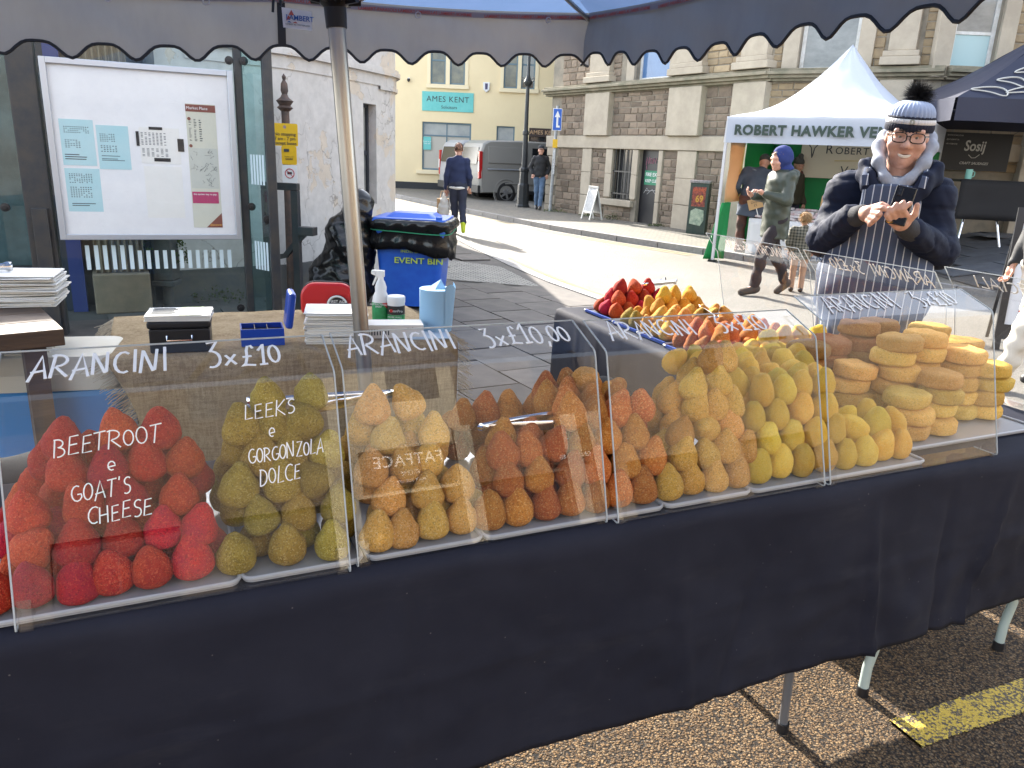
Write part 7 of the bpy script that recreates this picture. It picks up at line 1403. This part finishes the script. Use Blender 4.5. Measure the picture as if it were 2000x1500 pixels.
cloth_panel('side_sheet', GRNS, vg, (-.14, -.04, .03), (.08, .3, .03), (.04, .05, .95), (.06, .4, .95), 6, 10, .03, 5)
bn2 = placed('hanging_banner', 'cream banner reading ROBERT HAWKER VENISON hung inside the white gazebo', 'banner', VM @ Matrix.Translation((.55, 2.72, 1.38)))
mb = MB(); mb.bx(0, 2.0, -.004, .004, 0, .72); mb.build('sheet', M('banner_cream', (.68, .62, .48), .7), bn2)
def small_caps(s_, x, z, size, mat, par, y):
    for w in s_.split(): 
        text(w[0], size * 1.3, mat, par, frame((x, y, z + size * .1), (1, 0, 0), (0, 0, 1)), align='LEFT'); x += size * .98; text(w[1:], size, mat, par, frame((x, y, z), (1, 0, 0), (0, 0, 1)), align='LEFT', sx=1.12); x += size * .78 * len(w[1:]) + size * .25
small_caps('ROBERT HAWKER', .42, .48, .17, SERIFN, bn2, -.008); small_caps('VENISON', .72, .12, .17, SERIFN, bn2, -.008); mb = MB(); mb.tube([(.6, -.007, .31), (1.1, -.007, .325), (1.75, -.007, .335)], .008, 4); mb.build('gold_rule', GOLD, bn2)
mb = MB()
for s in (-1, 1): mb.tube([(.2, -.007, .35), (.2 + s * .03, -.007, .52), (.2 + s * .1, -.007, .6), (.2 + s * .12, -.007, .7)], .01, 4); mb.tube([(.2 + s * .06, -.007, .56), (.2 + s * .05, -.007, .68)], .008, 4)
mb.lathe([(.03, 0), (.03, .001)], 10, (.2, -.006, .4)); mb.build('stag_emblem', SERIFN, bn2)
ct = placed('venison_counter', 'long counter with a white ROBERT HAWKER VENISON front sheet', 'counter', VM @ Matrix.Translation((.32, .72, 0)))
mb = MB(); mb.bx(0, 2.4, 0, .75, .66, .7); mb.build('top', WHITE, ct)
cloth_panel('front_sheet', M('counter_sheet', (.7, .71, .72), .6), ct, (0, -.02, .06), (2.4, -.02, .06), (0, -.02, .7), (2.4, -.02, .7), 20, 6, .01, 4)
small_caps('ROBERT HAWKER', .5, .42, .17, SERIFN, ct, -.05); small_caps('VENISON', .9, .14, .17, BLUEI, ct, -.05); mb = MB(); mb.tube([(.6, -.045, .29), (2.2, -.045, .3)], .007, 4); mb.build('gold_rule', GOLD, ct)
for x in (.08, 2.32):
    for y in (.06, .68): mb = MB(); mb.tube([(x, y, 0), (x, y, .66)], .02, 6); mb.build('leg', GALV, ct)
for x in (.25, 1.6): mb = MB(); mb.bx(x, x + .07, -.06, -.035, .65, .69); mb.build('clip', BLACK, ct)
rr = random.Random(8); MEAT = [M('meat_pack%d' % i, c, .3, col2=(.7, .68, .68), scale=18) for i, c in enumerate(((.42, .2, .2), (.5, .32, .3), (.62, .55, .55)))]
pk = MB(); pk.bx(-.085, .085, -.06, .06, 0, .035); pms = [pk.mesh('meat_pack', m_) for m_ in MEAT]
for j in range(5):
    for i in range(12):
        q = link('meat_pack', pms[rr.randrange(3)]); q.matrix_world = VM @ Matrix.Translation((.42 + i * .19 + rr.uniform(-.03, .03), .8 + j * .13, .702 + j * .032 + rr.uniform(0, .02))) @ Matrix.Rotation(rr.uniform(-.5, .5), 4, 'Z') @ Matrix.Rotation(rr.uniform(-.25, .1), 4, 'X'); tag(q, 'vacuum-packed cut of venison in the display on the white gazebo counter', 'meat pack', 'venison packs on the counter')
for i, (x, y, z, mat, lab) in enumerate(((.42, .7, .86, M('kraft_card', (.5, .32, .15), .8), 'tilted brown price card at the left end of the venison counter'), (1.5, .9, .95, _mc['kraft_card'], 'brown price card standing among the venison packs'), (1.78, .86, .93, M('white_tag', (.66, .67, .66), .7), 'white handwritten price card standing in the venison packs'), (2.25, .95, .93, M('plain_white_tag', (.75, .74, .72), .7), 'blank white card at the far end of the venison packs'))):
    q = placed('price_card', lab, 'price card', VM @ Matrix.Translation((x, y, z)) @ Matrix.Rotation(R(-20 if i == 0 else 3), 4, 'Y')); mb = MB(); mb.bx(-.12, .12, -.004, .004, 0, .17); mb.build('card', mat, q)
    mb = MB(); mb.tube([(0, .006, -.13), (0, .006, .1)], .008, 4); mb.build('stem', WHITE, q)
    if i < 3: text('Venison\nSteaks' if i == 2 else 'Diced\n£5', .055, INK, q, frame((0, -.006, .085), (1, 0, 0), (0, 0, 1)), depth=.0004)
# ---------------------------------------------------------------- black gazebo of the sausage stall
BKG = M('gazebo_navy', (.012, .016, .04), .6, bmp=.15, bscale=14, bdist=.01)
KM = Matrix.Translation((6.25, 11.9, .4)) @ Matrix.Rotation(R(-3), 4, 'Z')
kg = gazebo('market_gazebo', 'black pop-up gazebo with pale outlined sausages on the roof', KM, 3.6, 2.4, 2.22, 1.9, 3.4, BKG, BLACK, (1, 2, 3), sag=.1)
PALE = M('pale_print', (.5, .5, .47), .7)
def roofp(u, v): a, b_ = Vector((0, 0, 2.22)), Vector((3.6, 0, 2.22)); ap = Vector((1.8, 1.2, 3.4)); p = ap.lerp(a.lerp(b_, u), v); p.z -= .1 * math.sin(v * math.pi) * (1 - .35 * 4 * u * (1 - u)); return p + Vector((0, -.012, .016))
rr = random.Random(6)
for i in range(12):
    u0, v0 = .1 + .055 * i, (.9, .74, .58)[i % 3] - .02 * (i // 3); mb = MB(); a0 = rr.uniform(-.3, .6); pts = []
    for k in range(25):
        t_ = k / 24 * 2 * math.pi; L = .13 * math.cos(t_); w = .045 * math.sin(t_); x, y = L, w + 3.2 * L * L - .03; pts.append(roofp(u0 + (x * math.cos(a0) - y * math.sin(a0)) * .75, min(.97, v0 + x * math.sin(a0) + y * math.cos(a0) * .9)))
    mb.tube(pts, .011, 4, False); mb.build('sausage_outline', PALE, kg)
sbn = placed('sausage_banner', 'black banner with white Sosij lettering hung behind the sausage stall', 'banner', Matrix.Translation((7.25, 13.95, 1.62)) @ Matrix.Rotation(R(-4), 4, 'Z'))
mb = MB(); mb.bx(0, 1.12, -.004, .004, 0, .62); mb.build('sheet', M('banner_black', (.014, .015, .017), .6), sbn)
text('Sosij', .24, PALE, sbn, frame((.52, -.008, .4), (1, 0, 0), (0, 0, 1)), off=.018, xs=.8, shear=.1); text('CRAFT SAUSAGES', .06, PALE, sbn, frame((.55, -.008, .12), (1, 0, 0), (0, 0, 1)), off=.01, shear=.2); mb = MB(); mb.tube([(.44, -.007, .26), (.5, -.007, .21), (.56, -.007, .215), (.62, -.007, .27)], .007, 4); mb.build('smile_logo', PALE, sbn)
for i, s_ in enumerate(('WWW.SOSIJ.CO.UK', '@SOSIJBRISTOL', 'HELLO@SOSIJ')): text(s_, .03, PALE, sbn, frame((.03, -.008, .57 - i * .07), (1, 0, 0), (0, 0, 1)), align='LEFT', depth=.0005)
mb = MB()
for a, b_ in (((0, 0, .62), (-.35, -.3, .95)), ((1.12, 0, .62), (1.6, -.3, 1.0))): mb.tube([a, b_], .004, 4)
mb.build('guy_cord', BLACK, sbn)
stb = placed('sausage_table', 'trestle table draped in black cloth with silver legs under the black gazebo', 'table', Matrix.Translation((7.0, 12.75, .44)) @ Matrix.Rotation(R(-3), 4, 'Z'))
mb = MB(); mb.bx(0, 1.55, 0, .6, 1.0, 1.04); mb.build('top', BLACK, stb); cloth_panel('drape', M('black_drape', (.012, .012, .014), .8), stb, (0, -.02, .42), (1.1, -.02, .42), (0, -.02, 1.04), (1.55, -.02, 1.04), 16, 6, .03, 2); cloth_panel('drape', _mc['black_drape'], stb, (1.1, -.02, .5), (1.55, -.02, .45), (1.1, -.02, .8), (1.55, -.02, 1.0), 6, 6, .03, 3)
for x, l in ((.25, .1), (.75, -.08), (1.12, .1), (1.4, -.08)): mb = MB(); mb.tube([(x + l, .3, 1.0), (x - l, .02, 0)], .022, 8); mb.build('leg', CHROME, stb, smooth=True)
mg = placed('mug', 'turquoise mug on the black sausage table', 'mug', Matrix.Translation((7.13, 12.78, 1.485))); mb = MB(); mb.lathe([(.045, 0), (.05, .01), (.05, .15), (.044, .15), (.042, .02)], 16, cap=False); mb.build('cup', M('mug_teal', (.25, .55, .48), .4), mg, smooth=True); mb = MB(); mb.tube([(.05, 0, .12), (.09, 0, .11), (.09, 0, .05), (.05, 0, .03)], .009, 6); mb.build('handle', _mc['mug_teal'], mg, smooth=True)
# pavement board at the right edge
pb2 = placed('pavement_board', 'black-framed pavement board with white panel and red price writing', 'sign', Matrix.Translation((4.8, 6.9, 0)) @ Matrix.Rotation(R(-22), 4, 'Z') @ Matrix.Rotation(R(-9), 4, 'X'))
for q in ((-.36, -.3, 0, 1.3), (.3, .36, 0, 1.3), (-.3, .3, 1.16, 1.3), (-.3, .3, .1, .24)): mb = MB(); mb.bx(q[0], q[1], -.02, .02, q[2], q[3]); mb.build('frame_rail', BLACK, pb2)
mb = MB(); mb.bx(-.3, .3, -.008, .012, .24, 1.16); pn = mb.build('panel', M('board_pale', (.66, .68, .72), .5), pb2); text('3.50', .2, M('red_marker', (.55, .05, .05), .6), pn, frame((-.05, -.011, .42), (1, 0, 0), (0, 0, 1)), shear=.3); text('~ MENU ~', .06, WHITE, pb2, frame((0, -.023, 1.23), (1, 0, 0), (0, 0, 1)))
for s in (-1, 1): mb = MB(); mb.tube([(s * .33, .02, 1.25), (s * .33, .5, .1)], .02, 4); mb.build('back_leg', BLACK, pb2)
# ================================================================ sunlit shops across the road behind the photographer (seen mirrored in the screens)
BM = Matrix.Translation(ST(0, -12, 0)) @ Matrix.Rotation(SA + math.pi, 4, 'Z')      # faces the stall; local x runs towards -s
bk = placed('shop_terrace', 'sunlit cream stone shop terrace across the road mirrored in the screens', 'building', BM)
SHOPW = M('sunlit_stone', (.55, .48, .36), .8, col2=(.48, .42, .32), scale=.8, co='World'); DKG = M('shop_window_dark', (.03, .03, .035), .15)
holes = [(-7.2, -5.4, .4, 2.3), (-5.0, -3.1, .4, 2.3), (-2.6, -.9, .3, 2.3), (-.2, 1.6, .4, 2.3), (-10.4, -8.6, .4, 2.3), (-13.6, -11.6, .4, 2.4), (-4.9, -3.9, 4.0, 5.8), (-1.6, -.5, 4.0, 5.8), (-8.0, -6.9, 4.0, 5.8), (-11.5, -10.4, 4.0, 5.8), (1.6, 2.7, 4.0, 5.8), (-15, -13.9, 4.0, 5.8)]
DKST = M('dark_brick', (.14, .11, .085), .85, col2=(.17, .13, .1), scale=1.5, co='World'); MIDST = M('mid_stone', (.3, .24, .17), .85, col2=(.24, .19, .13), scale=1, co='World')
for x0, x1, mt in ((-22, -8.3, MIDST), (-8.3, -5.2, DKST), (-5.2, -2.75, SHOPW), (-2.75, 8, DKST)): mb = MB(); wall(mb, x0, x1, 0, 8, [q for q in holes if q[0] >= x0 and q[1] <= x1], .2); mb.bx(x0, x1, .3, 8, 0, 7.9); mb.build('wall', mt, bk)
for h in holes: window(bk, Matrix(), h[0], h[1], h[2], h[3], .12, M('dark_shop_frame', (.06, .05, .045), .5), DKG, (2, 1) if h[2] < 1 else (2, 2), .07)
for x in (-8.2, -7.6, -5.35, -2.95): mb = MB(); mb.bx(x, x + .35, -.12, .02, 0, 3.4); mb.build('pilaster', SHOPW, bk)
fs = MB(); fs.bx(-4.95, -3.2, -.1, -.01, 2.42, 3.12); sg = fs.build('fascia', M('fascia_brown', (.05, .035, .02), .5), bk)
text('FATFACE', .3, WHITE, sg, frame((-4.07, -.105, 2.88), (1, 0, 0), (0, 0, 1)), off=.012, sx=1.1); text('FROME', .11, WHITE, sg, frame((-4.07, -.105, 2.64), (1, 0, 0), (0, 0, 1))); text('MADE FOR LIFE', .08, WHITE, sg, frame((-4.07, -.105, 2.5), (1, 0, 0), (0, 0, 1)))
mb = MB(); mb.bx(-8.0, -6.9, -.1, -.01, 2.42, 3.12); s2 = mb.build('fascia', _mc['fascia_brown'], bk); text('SINCE 1988', .14, WHITE, s2, frame((-7.45, -.105, 2.55), (1, 0, 0), (0, 0, 1))); mb = MB(frame((-7.45, -.105, 2.85), (1, 0, 0), (0, 0, 1))); mb.lathe([(.17, 0), (.17, .004)], 20); mb.build('round_logo', WHITE, s2)
